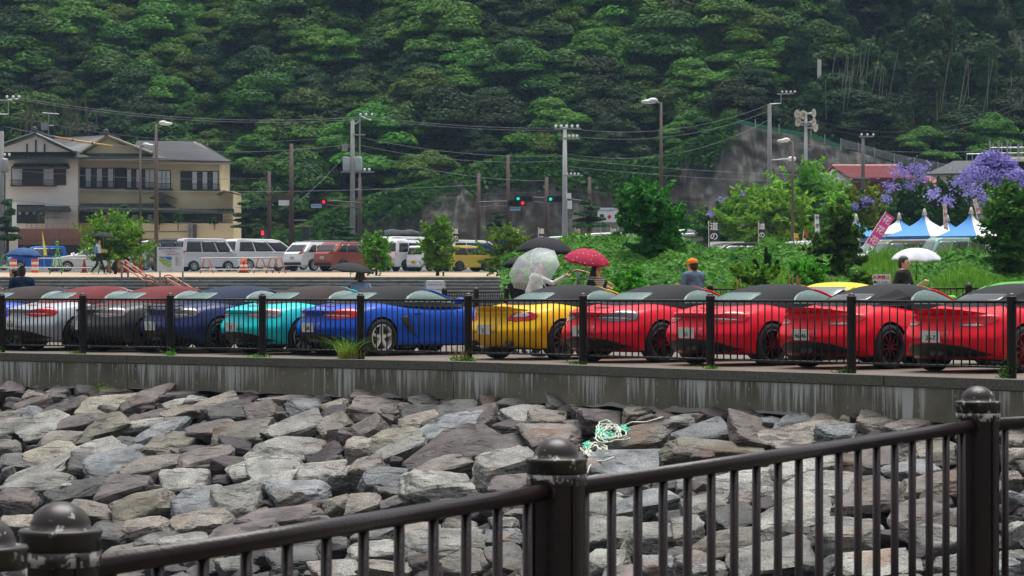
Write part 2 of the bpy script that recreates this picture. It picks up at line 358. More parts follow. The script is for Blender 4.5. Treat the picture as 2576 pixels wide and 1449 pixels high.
def rockmat(name, c, c2, spk=.5):
    m = bpy.data.materials.new(name); m.use_nodes = True; nt = m.node_tree; L = nt.links.new; b = nt.nodes['Principled BSDF']
    b.inputs['Roughness'].default_value = .55; b.inputs['Specular IOR Level'].default_value = .22
    g = nd(nt, 'ShaderNodeNewGeometry')
    oi = nd(nt, 'ShaderNodeObjectInfo')
    n1 = nd(nt, 'ShaderNodeTexNoise'); n1.inputs['Scale'].default_value = 2.2; n1.inputs['Detail'].default_value = 7; n1.inputs['Roughness'].default_value = .62; L(g.outputs['Position'], n1.inputs['Vector'])
    r1 = nd(nt, 'ShaderNodeValToRGB'); r1.color_ramp.elements[0].position = .36; r1.color_ramp.elements[1].position = .66
    r1.color_ramp.elements[0].color = c4(c); r1.color_ramp.elements[1].color = c4(c2); L(n1.outputs['Fac'], r1.inputs['Fac'])
    n2 = nd(nt, 'ShaderNodeTexNoise'); n2.inputs['Scale'].default_value = 42; n2.inputs['Detail'].default_value = 3; n2.inputs['Roughness'].default_value = .8; L(g.outputs['Position'], n2.inputs['Vector'])
    mr = nd(nt, 'ShaderNodeMapRange'); mr.inputs['From Min'].default_value = .36; mr.inputs['From Max'].default_value = .64; mr.inputs['To Min'].default_value = 1-spk; mr.inputs['To Max'].default_value = 1+spk; L(n2.outputs['Fac'], mr.inputs['Value'])
    # fracture lines and rusty stains
    v = nd(nt, 'ShaderNodeTexNoise'); v.inputs['Scale'].default_value = 1.0; v.inputs['Detail'].default_value = 6; v.inputs['Distortion'].default_value = .6
    mp = nd(nt, 'ShaderNodeMapping'); mp.inputs['Scale'].default_value = (3, 3, 16); mp.inputs['Rotation'].default_value = (.3, .35, 0); L(g.outputs['Position'], mp.inputs['Vector']); L(mp.outputs[0], v.inputs['Vector'])
    cr = nd(nt, 'ShaderNodeValToRGB'); cr.color_ramp.elements[0].position = .36; cr.color_ramp.elements[0].color = (.45,.44,.44,1); cr.color_ramp.elements[1].position = .42; cr.color_ramp.elements[1].color = (1,1,1,1); L(v.outputs['Fac'], cr.inputs['Fac'])
    s1 = nd(nt, 'ShaderNodeVectorMath'); s1.operation = 'SCALE'; L(r1.outputs['Color'], s1.inputs[0]); L(mr.outputs[0], s1.inputs['Scale'])
    s2 = nd(nt, 'ShaderNodeVectorMath'); s2.operation = 'MULTIPLY'; L(s1.outputs[0], s2.inputs[0]); L(cr.outputs['Color'], s2.inputs[1])
    st = nd(nt, 'ShaderNodeTexNoise'); st.inputs['Scale'].default_value = 1.3; st.inputs['Detail'].default_value = 5; L(g.outputs['Position'], st.inputs['Vector'])
    sr = nd(nt, 'ShaderNodeValToRGB'); sr.color_ramp.elements[0].position = .6; sr.color_ramp.elements[0].color = (0,0,0,1); sr.color_ramp.elements[1].position = .72; sr.color_ramp.elements[1].color = (.6,.6,.6,1); L(st.outputs['Fac'], sr.inputs['Fac'])
    mx = nd(nt, 'ShaderNodeMix'); mx.data_type = 'RGBA'; L(sr.outputs['Color'], mx.inputs['Factor']); L(s2.outputs[0], mx.inputs['A']); mx.inputs['B'].default_value = (.17,.085,.035,1)
    h = nd(nt, 'ShaderNodeHueSaturation'); mh = nd(nt, 'ShaderNodeMapRange'); mh.inputs['To Min'].default_value = .62; mh.inputs['To Max'].default_value = 1.18
    L(oi.outputs['Random'], mh.inputs['Value']); L(mh.outputs[0], h.inputs['Value']); L(mx.outputs['Result'], h.inputs['Color']); L(h.outputs['Color'], b.inputs['Base Color'])
    bp = nd(nt, 'ShaderNodeBump'); bp.inputs['Strength'].default_value = .7; bp.inputs['Distance'].default_value = .03
    hm = nd(nt, 'ShaderNodeMath'); hm.operation = 'MULTIPLY_ADD'; L(n2.outputs['Fac'], hm.inputs[0]); hm.inputs[1].default_value = .5; L(cr.outputs['Color'], hm.inputs[2])
    L(hm.outputs[0], bp.inputs['Height']); L(bp.outputs[0], b.inputs['Normal'])
    return m
RM = {'g': rockmat('grey granite', (.12,.12,.11), (.325,.32,.29)), 'b': rockmat('blue grey granite', (.09,.10,.105), (.27,.28,.29)),
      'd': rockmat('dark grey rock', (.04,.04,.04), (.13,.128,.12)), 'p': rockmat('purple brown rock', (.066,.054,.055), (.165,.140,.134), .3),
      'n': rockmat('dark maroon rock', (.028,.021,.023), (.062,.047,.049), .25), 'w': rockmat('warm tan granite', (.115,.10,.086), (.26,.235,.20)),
      'r': rockmat('pinkish rock', (.090,.075,.070), (.215,.185,.17), .35), 'y': rockmat('yellowish granite', (.14,.13,.10), (.29,.27,.21))}
ico = bmesh.new(); bmesh.ops.create_icosphere(ico, subdivisions=4, radius=1.0)
IV = np.array([v.co[:] for v in ico.verts]); IF_ = [tuple(v.index for v in f.verts) for f in ico.faces]; ico.free()
def rock_mesh(seed, flat=True):
    g = np.random.default_rng(seed)
    ax = np.vstack([np.eye(3), -np.eye(3)]) + g.normal(0, .17, (6,3))
    off = list(g.uniform(.72, 1.0, 6))
    ex = g.normal(0, 1, (7,3)); ex[:,2] *= .8
    nrm = np.vstack([ax, ex]); nrm /= np.linalg.norm(nrm, axis=1)[:,None]
    off = np.array(off + list(g.uniform(.82, 1.12, 7)))
    dt = np.maximum(IV @ nrm.T, 0) / off
    r = (dt**34).sum(1)**(-1/34.)
    V = IV * r[:,None]
    o = Vector(g.uniform(-50, 50, 3)); out = []
    for p in V:
        q = Vector(p); k = noise.noise(q*1.6+o)*.06 + noise.noise(q*4+o)*.035 + noise.noise(q*11+o)*.02
        e = abs(noise.noise(Vector((q.x*1.5, q.y*1.5, q.z*6))+o)); k -= .05*max(0, .12-e)/.12
        out.append(q*(1+k))
    me = bpy.data.meshes.new('rock'); me.from_pydata([tuple(p) for p in out], [], IF_)
    me.polygons.foreach_set('use_smooth', [False]*len(me.polygons)); me.materials.append(RM['g']); return me
RK = [rock_mesh(100+i) for i in range(22)]
ROCKS_A = [(70,210,190,230,0,'p'),(230,230,140,90,0,'g'),(400,210,180,70,0,'p'),(580,215,140,60,0,'d'),(780,205,220,50,0,'r'),(225,290,300,80,15,'r'),(450,310,390,110,18,'p'),(400,250,150,40,0,'d'),(690,300,330,140,10,'y'),(970,285,290,150,10,'r'),(1240,230,250,60,0,'p'),(1200,300,190,100,10,'g'),(1340,270,160,60,0,'g'),(1470,290,380,110,15,'w'),(1560,345,330,150,8,'d'),(1790,360,250,170,20,'r'),(2080,300,220,90,0,'b'),(2000,260,420,50,-5,'r'),(2290,300,200,110,15,'w'),(2270,350,170,90,0,'n'),(60,380,200,120,10,'r'),(190,350,210,60,5,'b'),(290,440,350,140,15,'g'),(80,440,300,120,15,'g'),(550,410,360,110,15,'p'),(710,460,350,190,25,'y'),(990,390,290,90,18,'p'),(1220,350,230,90,12,'w'),(400,530,310,120,12,'r'),(1010,430,330,90,10,'g'),(1160,420,200,60,5,'w'),(1060,520,290,170,8,'b'),(1170,560,310,170,0,'y'),(1470,460,330,110,0,'p'),(1620,490,410,160,12,'w'),(1600,570,250,100,-15,'n'),(2000,440,430,140,18,'g'),(2280,440,260,150,25,'w'),(1990,590,470,170,-3,'g'),(2210,640,220,110,30,'n'),(2330,520,120,150,0,'p'),(60,590,150,120,10,'w'),(130,680,260,150,0,'d'),(340,640,380,150,5,'y'),(660,640,390,180,12,'g'),(580,700,200,160,0,'d'),(850,560,180,90,0,'d'),(770,720,370,160,15,'b'),(1010,720,390,140,15,'w'),(1380,670,370,160,10,'r'),(1570,690,240,120,-10,'n'),(50,760,110,120,0,'d'),(220,770,430,110,20,'g'),(280,830,370,140,10,'g'),(530,840,180,80,0,'g'),(500,880,400,130,15,'d'),(870,880,360,230,10,'p'),(1250,830,370,190,0,'g'),(1700,740,300,150,15,'g'),(1870,750,420,160,5,'g'),(2140,760,310,130,12,'g'),(2330,780,170,170,20,'g'),(2050,890,450,210,0,'b'),(1730,870,540,130,12,'g'),(110,970,270,150,-5,'p'),(50,890,150,100,0,'d'),(600,1010,270,180,-15,'w'),(970,990,370,210,25,'y'),(1330,970,410,190,20,'b'),(1620,970,300,180,10,'g'),(2300,980,180,160,15,'w'),(1390,1090,400,160,10,'w'),(1920,1050,570,140,8,'p'),(990,1130,330,160,12,'w'),(760,1180,250,200,0,'d'),(1030,1230,230,80,0,'d'),(890,1300,400,110,8,'w'),(1280,1225,310,90,0,'g'),(1670,1150,500,110,15,'p'),(2000,1340,380,150,5,'d'),(1600,1390,260,120,0,'g'),(2300,1420,400,80,0,'g'),(2290,1240,170,100,0,'d'),(120,1090,200,100,0,'w')]
ROCKS_B = [(60,370,130,100,0,'r'),(200,320,370,130,-5,'r'),(100,250,180,50,0,'r'),(400,265,90,60,0,'n'),(510,275,200,60,0,'d'),(490,340,250,90,8,'d'),(750,320,340,130,12,'d'),(945,300,130,60,0,'n'),(480,400,250,110,12,'w'),(980,330,290,70,10,'r'),(130,460,280,190,20,'r'),(590,430,190,130,25,'n'),(710,440,400,150,15,'b'),(930,410,170,90,35,'p'),(1160,290,330,50,0,'d'),(1200,360,340,130,-5,'g'),(1330,390,270,130,-5,'w'),(1440,300,260,120,-18,'d'),(1700,390,300,110,-5,'p'),(1930,350,160,100,0,'y'),(320,520,350,150,5,'y'),(1080,440,190,80,0,'n'),(1390,500,430,200,0,'r'),(90,590,200,140,10,'w'),(330,590,370,130,22,'g'),(660,600,640,190,24,'p'),(1050,570,530,190,8,'p'),(320,680,90,90,0,'n'),(130,740,280,220,10,'w'),(590,730,430,140,18,'w'),(780,680,100,90,0,'n'),(1040,720,380,240,5,'g'),(220,800,330,190,10,'b'),(640,860,530,240,-5,'g'),(1090,830,300,110,8,'p'),(1960,530,440,160,5,'w'),(1860,700,520,200,-3,'b'),(2180,440,130,130,0,'p'),(110,980,260,180,10,'w'),(300,960,230,120,20,'p'),(250,900,160,80,0,'d'),(160,1290,380,130,5,'g'),(650,1230,560,150,8,'g'),(1040,1200,220,160,0,'b'),(1060,1100,200,120,0,'g'),(480,1160,300,100,0,'w'),(250,1400,360,100,0,'w'),(780,1370,350,150,0,'w'),(1070,1340,260,160,0,'d'),(740,1120,220,90,0,'w'),(1720,980,330,150,5,'g'),(2000,960,400,150,15,'b'),(1780,1150,370,200,0,'g'),(2080,1200,400,200,0,'g'),(1760,1350,300,160,0,'g'),(2100,1380,300,120,0,'b'),(1850,810,400,70,0,'g'),(2170,860,200,80,0,'d')]
ROCKS_C = [(90,400,240,110,0,'g'),(300,360,240,80,0,'n'),(510,375,200,70,0,'n'),(650,410,160,110,0,'b'),(190,490,400,150,12,'b'),(520,480,350,180,-20,'r'),(820,410,250,110,10,'b'),(1010,410,230,90,8,'w'),(1160,410,110,60,0,'y'),(1260,410,130,90,0,'n'),(1400,420,300,120,0,'w'),(1650,430,360,100,0,'r'),(960,520,660,160,8,'w'),(280,590,580,110,-5,'y'),(200,650,180,70,0,'n'),(1130,500,260,60,0,'b'),(510,830,430,200,10,'g'),(880,740,480,210,10,'g'),(1380,660,420,200,5,'r'),(1750,620,350,180,0,'w'),(1000,870,460,210,8,'g'),(1370,920,420,230,8,'r'),(1770,850,400,200,5,'w'),(1620,740,350,100,0,'b'),(200,1010,320,210,10,'g'),(90,840,200,100,0,'g'),(80,1150,220,150,0,'g'),(430,1060,330,130,15,'d'),(370,1220,450,160,8,'w'),(820,1060,460,220,12,'g'),(1640,1060,420,200,20,'r'),(1200,1190,420,230,10,'g'),(650,1330,540,240,10,'g'),(120,1360,240,120,0,'b'),(1380,1370,500,200,8,'g'),(1800,1200,300,200,5,'g'),(1060,1130,200,140,30,'p'),(470,960,150,100,0,'w'),(2300,660,150,180,0,'w'),(2290,800,140,100,0,'w'),(2310,950,160,180,0,'b'),(2300,1170,150,200,0,'g'),(2310,540,130,100,0,'w'),(1480,1200,180,130,0,'n'),(1870,1380,250,100,0,'g'),(260,1420,250,70,0,'g'),(1780,970,240,120,0,'n'),(2290,1350,220,180,0,'g'),(2200,1420,260,100,0,'b')]
rk = []
for lst, ox in ((ROCKS_A,0),(ROCKS_B,1400),(ROCKS_C,2700)):
    for (x,y,w,h,a,c) in lst: rk.append(((ox+x/1.697)/1.59, (1450+y/1.697)/1.59, w/1.697/1.59, h/1.697/1.59, a, c))
def place_rock(x, y, w, h, a, c, sink=0.0, i=0):
    p = on_slope(x, y, .02); s = p.y/F
    Wm = w*s*1.04; tilt = R_(21 + rnd.uniform(-7, 9)); Y = Wm*rnd.uniform(.75,1.05); Hh = h*s*1.0
    Y = min(Y, Hh*.80/sin(tilt))
    T = sqrt(max(Hh**2 - (Y*sin(tilt))**2, (.34*Hh)**2))/cos(tilt)
    T = max(T, .22)
    o = link('rock', RK[i % len(RK)], rev)
    k = 1/.88
    o.scale = (Wm/2*k, Y/2*k, T/2*k)
    o.rotation_mode = 'XYZ'
    m = Matrix.Rotation(R_(-a), 3, 'Y') @ Matrix.Rotation(tilt, 3, 'X') @ Matrix.Rotation(R_(rnd.uniform(-9,9)) + (pi if rnd.random()<.5 else 0), 3, 'Z')
    o.rotation_euler = m.to_euler('XYZ'); o.location = p - Vector((0, -.1*Y, T*.12 + sink))
    o.material_slots[0].link = 'OBJECT'; o.material_slots[0].material = RM[c]
    return o
occ = [(x,y,w,h) for x,y,w,h,_,_ in rk]
for i, (x,y,w,h,a,c) in enumerate(rk): place_rock(x,y,w,h,a,c,0,i*7+3)
# gap fillers: smaller stones wedged a little lower between the big ones, mostly dark colours to deepen the shade there
cnt = len(rk); tries = 0
def wall_foot(x):
    return interp([(0,972),(318,982),(1136,1004),(2222,1050),(2576,1062),(3000,1085)], x)
cand = []
for yy in range(960, 1500, 17):
    for xx in range(-40, 2640, 24):
        cand.append((xx + rnd.uniform(-9,9), yy + rnd.uniform(-6,6)))
rnd.shuffle(cand)
extra = []
for x, y in cand:
    if y < wall_foot(x)+2 or cnt >= 298: continue
    d = min(((x-a)/(w*.5+20))**2 + ((y-b)/(h*.5+10))**2 for a,b,w,h in occ)
    if d > 1.0:
        sc = rnd.uniform(.8,1.15); w = (60 + (y-960)*.06)*sc*(1.2 if d > 1.6 else .9); h = w*rnd.uniform(.42,.6)
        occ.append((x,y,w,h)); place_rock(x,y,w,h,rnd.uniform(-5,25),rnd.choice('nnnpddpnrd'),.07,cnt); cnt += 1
# everything deeper in the gaps, and the slope outside the view: joined rubble
low = []
for i in range(6):
    g = np.random.default_rng(900+i); b = bmesh.new(); bmesh.ops.create_icosphere(b, subdivisions=2, radius=1.0)
    V = np.array([v.co[:] for v in b.verts]); Fc = [tuple(v.index for v in f.verts) for f in b.faces]; b.free()
    nn = np.vstack([np.eye(3),-np.eye(3),g.normal(0,1,(6,3))]); nn /= np.linalg.norm(nn,axis=1)[:,None]
    r = ((np.maximum(V@nn.T,0)/g.uniform(.8,1.05,12))**14).sum(1)**(-1/14.)
    low.append((V*r[:,None], Fc))
AV, AF, AM, o_ = [], [], [], 0
def rub(X, Y, z, s, cm):
    global o_
    V, Fc = low[rnd.randrange(6)]
    m = np.array((Matrix.Rotation(rnd.uniform(0,6.3),3,'Z') @ Matrix.Rotation(rnd.uniform(-.5,.5),3,'X') @ Matrix.Diagonal((s*rnd.uniform(.8,1.3), s*rnd.uniform(.7,1), s*rnd.uniform(.5,.8)))))
    AV.append(V @ m.T + np.array((X,Y,z))); AF.extend([tuple(q+o_ for q in f) for f in Fc]); AM.extend([cm]*len(Fc)); o_ += len(V)
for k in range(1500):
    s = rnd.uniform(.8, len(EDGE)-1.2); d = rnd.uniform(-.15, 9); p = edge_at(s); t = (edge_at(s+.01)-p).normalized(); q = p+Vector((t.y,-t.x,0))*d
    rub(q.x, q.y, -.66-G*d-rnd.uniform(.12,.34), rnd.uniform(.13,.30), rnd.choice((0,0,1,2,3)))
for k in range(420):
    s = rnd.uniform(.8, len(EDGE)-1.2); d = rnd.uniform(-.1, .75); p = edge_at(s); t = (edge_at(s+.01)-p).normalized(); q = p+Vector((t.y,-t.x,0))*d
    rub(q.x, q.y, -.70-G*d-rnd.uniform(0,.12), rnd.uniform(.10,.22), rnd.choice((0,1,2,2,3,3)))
me = bpy.data.meshes.new('rubble'); me.from_pydata([tuple(v) for v in np.vstack(AV)], [], AF)
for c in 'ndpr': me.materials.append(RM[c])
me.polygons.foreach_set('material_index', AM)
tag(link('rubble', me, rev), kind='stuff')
# sea floor / water far below, near side of the inlet
mb = MB(); mb.quad((-400,-200,-7),(400,-200,-7),(400,60,-7),(-400,60,-7))
tag(mb.build('sea_water', mat('dull green sea water', (.02,.035,.03), .08, bump=.4, bscale=3), recalc=False), kind='structure')

# ---------------------------------------------------------------- railings
def cap_profile(s=1.0):
    pr = [(.064,-1.15),(.064,-.052)]
    return pr
def railing(root, tops, near, nb, parts=True, span_skip=(), caps_m=None, post_m=None, dome_h=.052, base_drop=1.15):
    pm = post_m or M['rail']; n = 20 if near else 12
    body = MB(); body.lathe([(.066,-base_drop),(.066,-.085),(.064,-.083)], n).lathe([(.066*1.0,-.083),(.0635,-.083)], n)
    if near:
        for a in range(4):
            t = a*pi/2+.6; body.box((.066*cos(t), .066*sin(t), -.62), (.008,.008,1.06), Matrix.Rotation(t,3,'Z'))
    pme = body.mesh('post', pm, False)
    cap = MB()
    cap.lathe([(.0675,-.083),(.069,-.083),(.069,-.058),(.071,-.0565),(.0715,-.05),(.069,-.0475),(.054,-.0465)] + [(.0525*cos(a), -.0465+.0465*sin(a)) for a in [i*pi/2/7 for i in range(8)]], n*2 if near else 12)
    cme = cap.mesh('post_cap', caps_m[0], True)
    bp = MB(); bp.tube([(0,0,-.995),(0,0,-.125)], .0115, 10 if near else 6)
    bme = bp.mesh('baluster', pm, True)
    sk = MB(); sk.lathe([(.031,0),(.029,.012)], 16 if near else 8); sme = sk.mesh('rail_socket', pm)
    for k, p in enumerate(tops):
        po = link('post', pme, root, p); link('post_cap', cme, po)
        smooth_angle(po, 40) if k == 0 else None
    for k, (a, b) in enumerate(zip(tops[:-1], tops[1:])):
        if k in span_skip: continue
        d = (b-a); u = Vector((d.x,d.y,0)).normalized(); sl = d.z/hypot(d.x,d.y); u3 = Vector((u.x,u.y,sl))
        q = MB(); q.tube([a+u3*.05+Vector((0,0,-.122)), b-u3*.05+Vector((0,0,-.122))], .0195, 14 if near else 8)
        q.build('top_rail', pm, root, True)
        q = MB(); q.tube([a+u3*.05+Vector((0,0,-1.0)), b-u3*.05+Vector((0,0,-1.0))], .015, 10 if near else 6)
        q.build('bottom_rail', pm, root, True)
        for e, sg in ((a,1),(b,-1)):
            for zz in (-.122,-1.0):
                so = link('rail_socket', sme, root, e+u3*(.062*sg)+Vector((0,0,zz))); so.rotation_mode = 'QUATERNION'; so.rotation_quaternion = (u3*sg).to_track_quat('Z','Y')
        N = nb[k] if isinstance(nb, (list,tuple)) else nb
        for i in range(1, N):
            link('baluster', bme, root, a+d*(i/N))
fence = thing('quay_railing', 'dark brown railing with round capped posts along the quay edge in front of the cars', 'railing', (0,0,0))
railing(fence, [p + Vector((0,0,EYE)) for p in FENCE], False, [14,18]+[20]*20, caps_m=(M['cap_far'],))
# second railing behind the sports cars
SF = [(1118,722,66.5),(1198,722,69.5),(1274,721,72.5),(1420,718,70),(1586,716,67),(1786,714,64),(2000,713,62),(2215,712,60.8),(2437,711,59.7),(2680,709,58.6)]
t2 = [at(*q) for q in SF]
f2 = thing('inner_railing', 'second dark brown railing behind the sports cars at the foot of the green bank', 'railing')
railing(f2, t2, False, [13,13,10,12,13,15,15,15,15], caps_m=(M['cap_far'],), base_drop=1.42)
SF2 = [(-60,723,66),(164,722.5,66.2),(495,722,66.6),(831,722,66.6)]
f3 = thing('left_inner_railing', 'dark brown railing mostly hidden behind the roofs of the left hand sports cars', 'railing')
railing(f3, [at(*q) for q in SF2], False, [18,18,18], caps_m=(M['cap_far'],), base_drop=1.42)
# near railing on a rising ramp
NT = [at(152,1261,4.88), at(1400,1100,6.57), at(2460,970.5,8.89), at(3500,925,10.6)]
nf = thing('near_railing', 'wet brown foreground railing with big flaking dome topped posts', 'railing')
railing(nf, NT, True, [13,20,18], caps_m=(M['cap_near'],), post_m=M['rail_near'])
nf2 = thing('corner_railing', 'second flaking dome topped post cut off by the lower left corner', 'railing')
railing(nf2, [at(-43,1297,4.52), at(-1300,1500,3.6)], True, [12], caps_m=(M['cap_near'],), post_m=M['rail_near'])
for o in (nf, nf2):
    for c in o.children:
        if c.name.startswith('post'):
            q = MB(); q.lathe([(.0672,-.084),(.0695,-.084),(.0695,-.108),(.0672,-.109)], 32); q.build('collar', M['collar_near'], c, True)
# near walkway under the foreground railing
mb = MB(); 
Wk = [Vector((-9,1.5,-.45)), NT[0]*1.0, NT[1], NT[2], NT[3], Vector((16,15.5,0.0))]
top = [Vector((p.x-.12, p.y+.12, (p.z-1.15) if 0<i<5 else p.z-.0)) for i,p in enumerate(Wk)]
top[0].z = -.42; top[-1].z = -.05
for a, b in zip(top[:-1], top[1:]):
    a2, b2 = a+Vector((6,-8,0)), b+Vector((6,-8,0))
    mb.quad(a, b, b2, a2); mb.quad(a, a-Vector((0,0,7)), b-Vector((0,0,7)), b)
tag(mb.build('near_walkway', M['coping'], recalc=False), kind='structure')
# ---------------------------------------------------------------- sports cars
def paint(name, c, c2=None, rough=.32, metal=0.0):
    m = mat(name, c, rough, metal, var=.05, scale=2, bump=.05, bscale=260, coat=.25, spec=.08)
    return m
def cube_lattice(nx, ny, nz):
    idx = {}; V = []; Fs = []
    def vid(i, j, k):
        if (i,j,k) not in idx: idx[(i,j,k)] = len(V); V.append((2*i/nx-1, 2*j/ny-1, 2*k/nz-1))
        return idx[(i,j,k)]
    for i in range(nx):
        for j in range(ny):
            Fs.append((vid(i,j,0),vid(i,j+1,0),vid(i+1,j+1,0),vid(i+1,j,0))); Fs.append((vid(i,j,nz),vid(i+1,j,nz),vid(i+1,j+1,nz),vid(i,j+1,nz)))
    for i in range(nx):
        for k in range(nz):
            Fs.append((vid(i,0,k),vid(i+1,0,k),vid(i+1,0,k+1),vid(i,0,k+1))); Fs.append((vid(i,ny,k),vid(i,ny,k+1),vid(i+1,ny,k+1),vid(i+1,ny,k)))
    for j in range(ny):
        for k in range(nz):
            Fs.append((vid(0,j,k),vid(0,j,k+1),vid(0,j+1,k+1),vid(0,j+1,k))); Fs.append((vid(nx,j,k),vid(nx,j+1,k),vid(nx,j+1,k+1),vid(nx,j,k+1)))
    return V, Fs
T_DECK = [(-2.2,.765),(-2.1,.81),(-1.9,.862),(-1.6,.918),(-1.2,.962),(-.8,.965),(-.3,.945),(.3,.93),(.8,.925),(1.0,.88),(1.4,.80),(1.8,.69),(2.0,.61),(2.19,.50)]
HWT = [(-2.2,.74),(-2.0,.84),(-1.7,.885),(-1.2,.905),(-.7,.885),(-.2,.868),(.4,.868),(.9,.885),(1.3,.895),(1.7,.86),(2.0,.78),(2.19,.66)]
RX = [(0,-1.95),(.1,-2.05),(.28,-2.155),(.45,-2.185),(.62,-2.12),(.8,-2.05),(.93,-2.06),(1,-2.10)]
FX = [(0,2.0),(.2,2.15),(.5,2.185),(.8,2.10),(1,1.98)]
SH = [(0,.93),(.1,.965),(.3,.975),(.5,1.0),(.62,.995),(.78,.965),(.9,.93),(1,.87)]
WX = (-1.175, 1.30)
def body_point(a, b, c):
    t = (c+1)/2
    xr = smoothi(RX, t) + .40*abs(b)**3.0; xf = smoothi(FX, t) - .62*abs(b)**2.6
    x = lerp(xr, xf, (a+1)/2)
    zb = .17 + .09*max(0, (-x-1.5)/.6) + .04*max(0, (x-1.7)/.4)
    zt = smoothi(T_DECK, x) + .03*math.exp(-((x+1.1)/.5)**2)*math.exp(-((abs(b)-.8)/.25)**2) + .075*math.exp(-((x-1.3)/.42)**2)*math.exp(-((abs(b)-.82)/.2)**2) - .085*abs(b)**4
    z = lerp(zb, zt, t)
    hw = smoothi(HWT, x)*smoothi(SH, t)
    # flared haunches over the wheels, pinched waist between
    for w in WX: hw += .018*math.exp(-(((x-w)/.42)**2 + ((z-.52)/.30)**2))
    if -.8 < x < .9: hw -= .03*sin(pi*(x+.8)/1.7)*math.exp(-((z-.50)/.2)**2)
    return Vector((x, b*hw, z))
V0, F0 = cube_lattice(52, 18, 14)
def make_body_mesh():
    vs = [body_point(a,b,c) for a,b,c in V0]
    me = bpy.data.meshes.new('body'); me.from_pydata([tuple(v) for v in vs], [], F0); o = link('tmp_body', me)
    m = o.modifiers.new('s', 'SUBSURF'); m.levels = 1; m.render_levels = 1; bake(o)
    cut = MB()
    for w in WX:
        for s in (-1, 1):
            cut.lathe([(.372,-.17),(.372,.17)], 40, (w, s*.86, .345), Matrix.Rotation(pi/2, 3, 'X'))
    c = cut.build('tmp_cut', M['black'])
    mo = o.modifiers.new('b', 'BOOLEAN'); mo.operation = 'DIFFERENCE'; mo.object = c; mo.solver = 'EXACT'; bake(o)
    me = o.data; me.materials.clear()
    mi = []
    for p in me.polygons:
        q = p.center; k = 0
        for w in WX:
            if hypot(q.x-w, q.z-.345) < .3735 and abs(q.y) > .66 and abs(p.normal.y) < .9 and abs(hypot(q.x-w, q.z-.345)-.372) < .004: k = 1
            if hypot(q.x-w, q.z-.345) < .372 and abs(abs(q.y)-.69) < .01: k = 1
        if q.z < .2 : k = 1
        mi.append(k)
    bpy.data.objects.remove(c); bpy.data.objects.remove(o)
    me.materials.append(None); me.materials.append(M['black'])
    me.polygons.foreach_set('material_index', mi)
    me.polygons.foreach_set('use_smooth', [True]*len(me.polygons)); 
    b = bmesh.new(); b.from_mesh(me)
    for e in b.edges: e.smooth = not (len(e.link_faces)==2 and e.calc_face_angle(0) > R_(42))
    b.to_mesh(me); b.free()
    return me
BODY = make_body_mesh()
def bvh_of(me): return BVHTree.FromPolygons([v.co.copy() for v in me.vertices], [tuple(p.vertices) for p in me.polygons])
BODY_BVH = bvh_of(BODY)
GT = [(-1.46,.93),(-1.2,1.05),(-.9,1.165),(-.6,1.245),(-.3,1.282),(0,1.29),(.25,1.27),(.42,1.225),(.7,1.085),(1.04,.89)]
GB = [(-1.46,.42),(-1.2,.60),(-.9,.69),(-.5,.745),(0,.765),(.5,.765),(.8,.75),(1.04,.66)]
def green_mesh(ht=GT, wb=GB, x0=-1.46, x1=1.04, nx=44, nt=26):
    vs = []
    for i in range(nx+1):
        x = lerp(x0, x1, i/nx); zb = smoothi(T_DECK, x)-.05; H = max(.01, smoothi(ht, x)-zb); B = smoothi(wb, x)
        for j in range(nt+1):
            th = pi*j/nt; cy, sz = cos(th), sin(th)
            s = abs(sz)**(2/2.5); y = (abs(cy)**(2/2.9))*(1 if cy > 0 else -1)
            vs.append((x, y*B*(1-.16*s), zb+H*s))
    fs = [(i*(nt+1)+j, (i+1)*(nt+1)+j, (i+1)*(nt+1)+j+1, i*(nt+1)+j+1) for i in range(nx) for j in range(nt)]
    me = bpy.data.meshes.new('roof'); me.from_pydata(vs, [], fs); me.polygons.foreach_set('use_smooth', [True]*len(fs))
    return me
ROOF = green_mesh(); ROOF_BVH = bvh_of(ROOF)
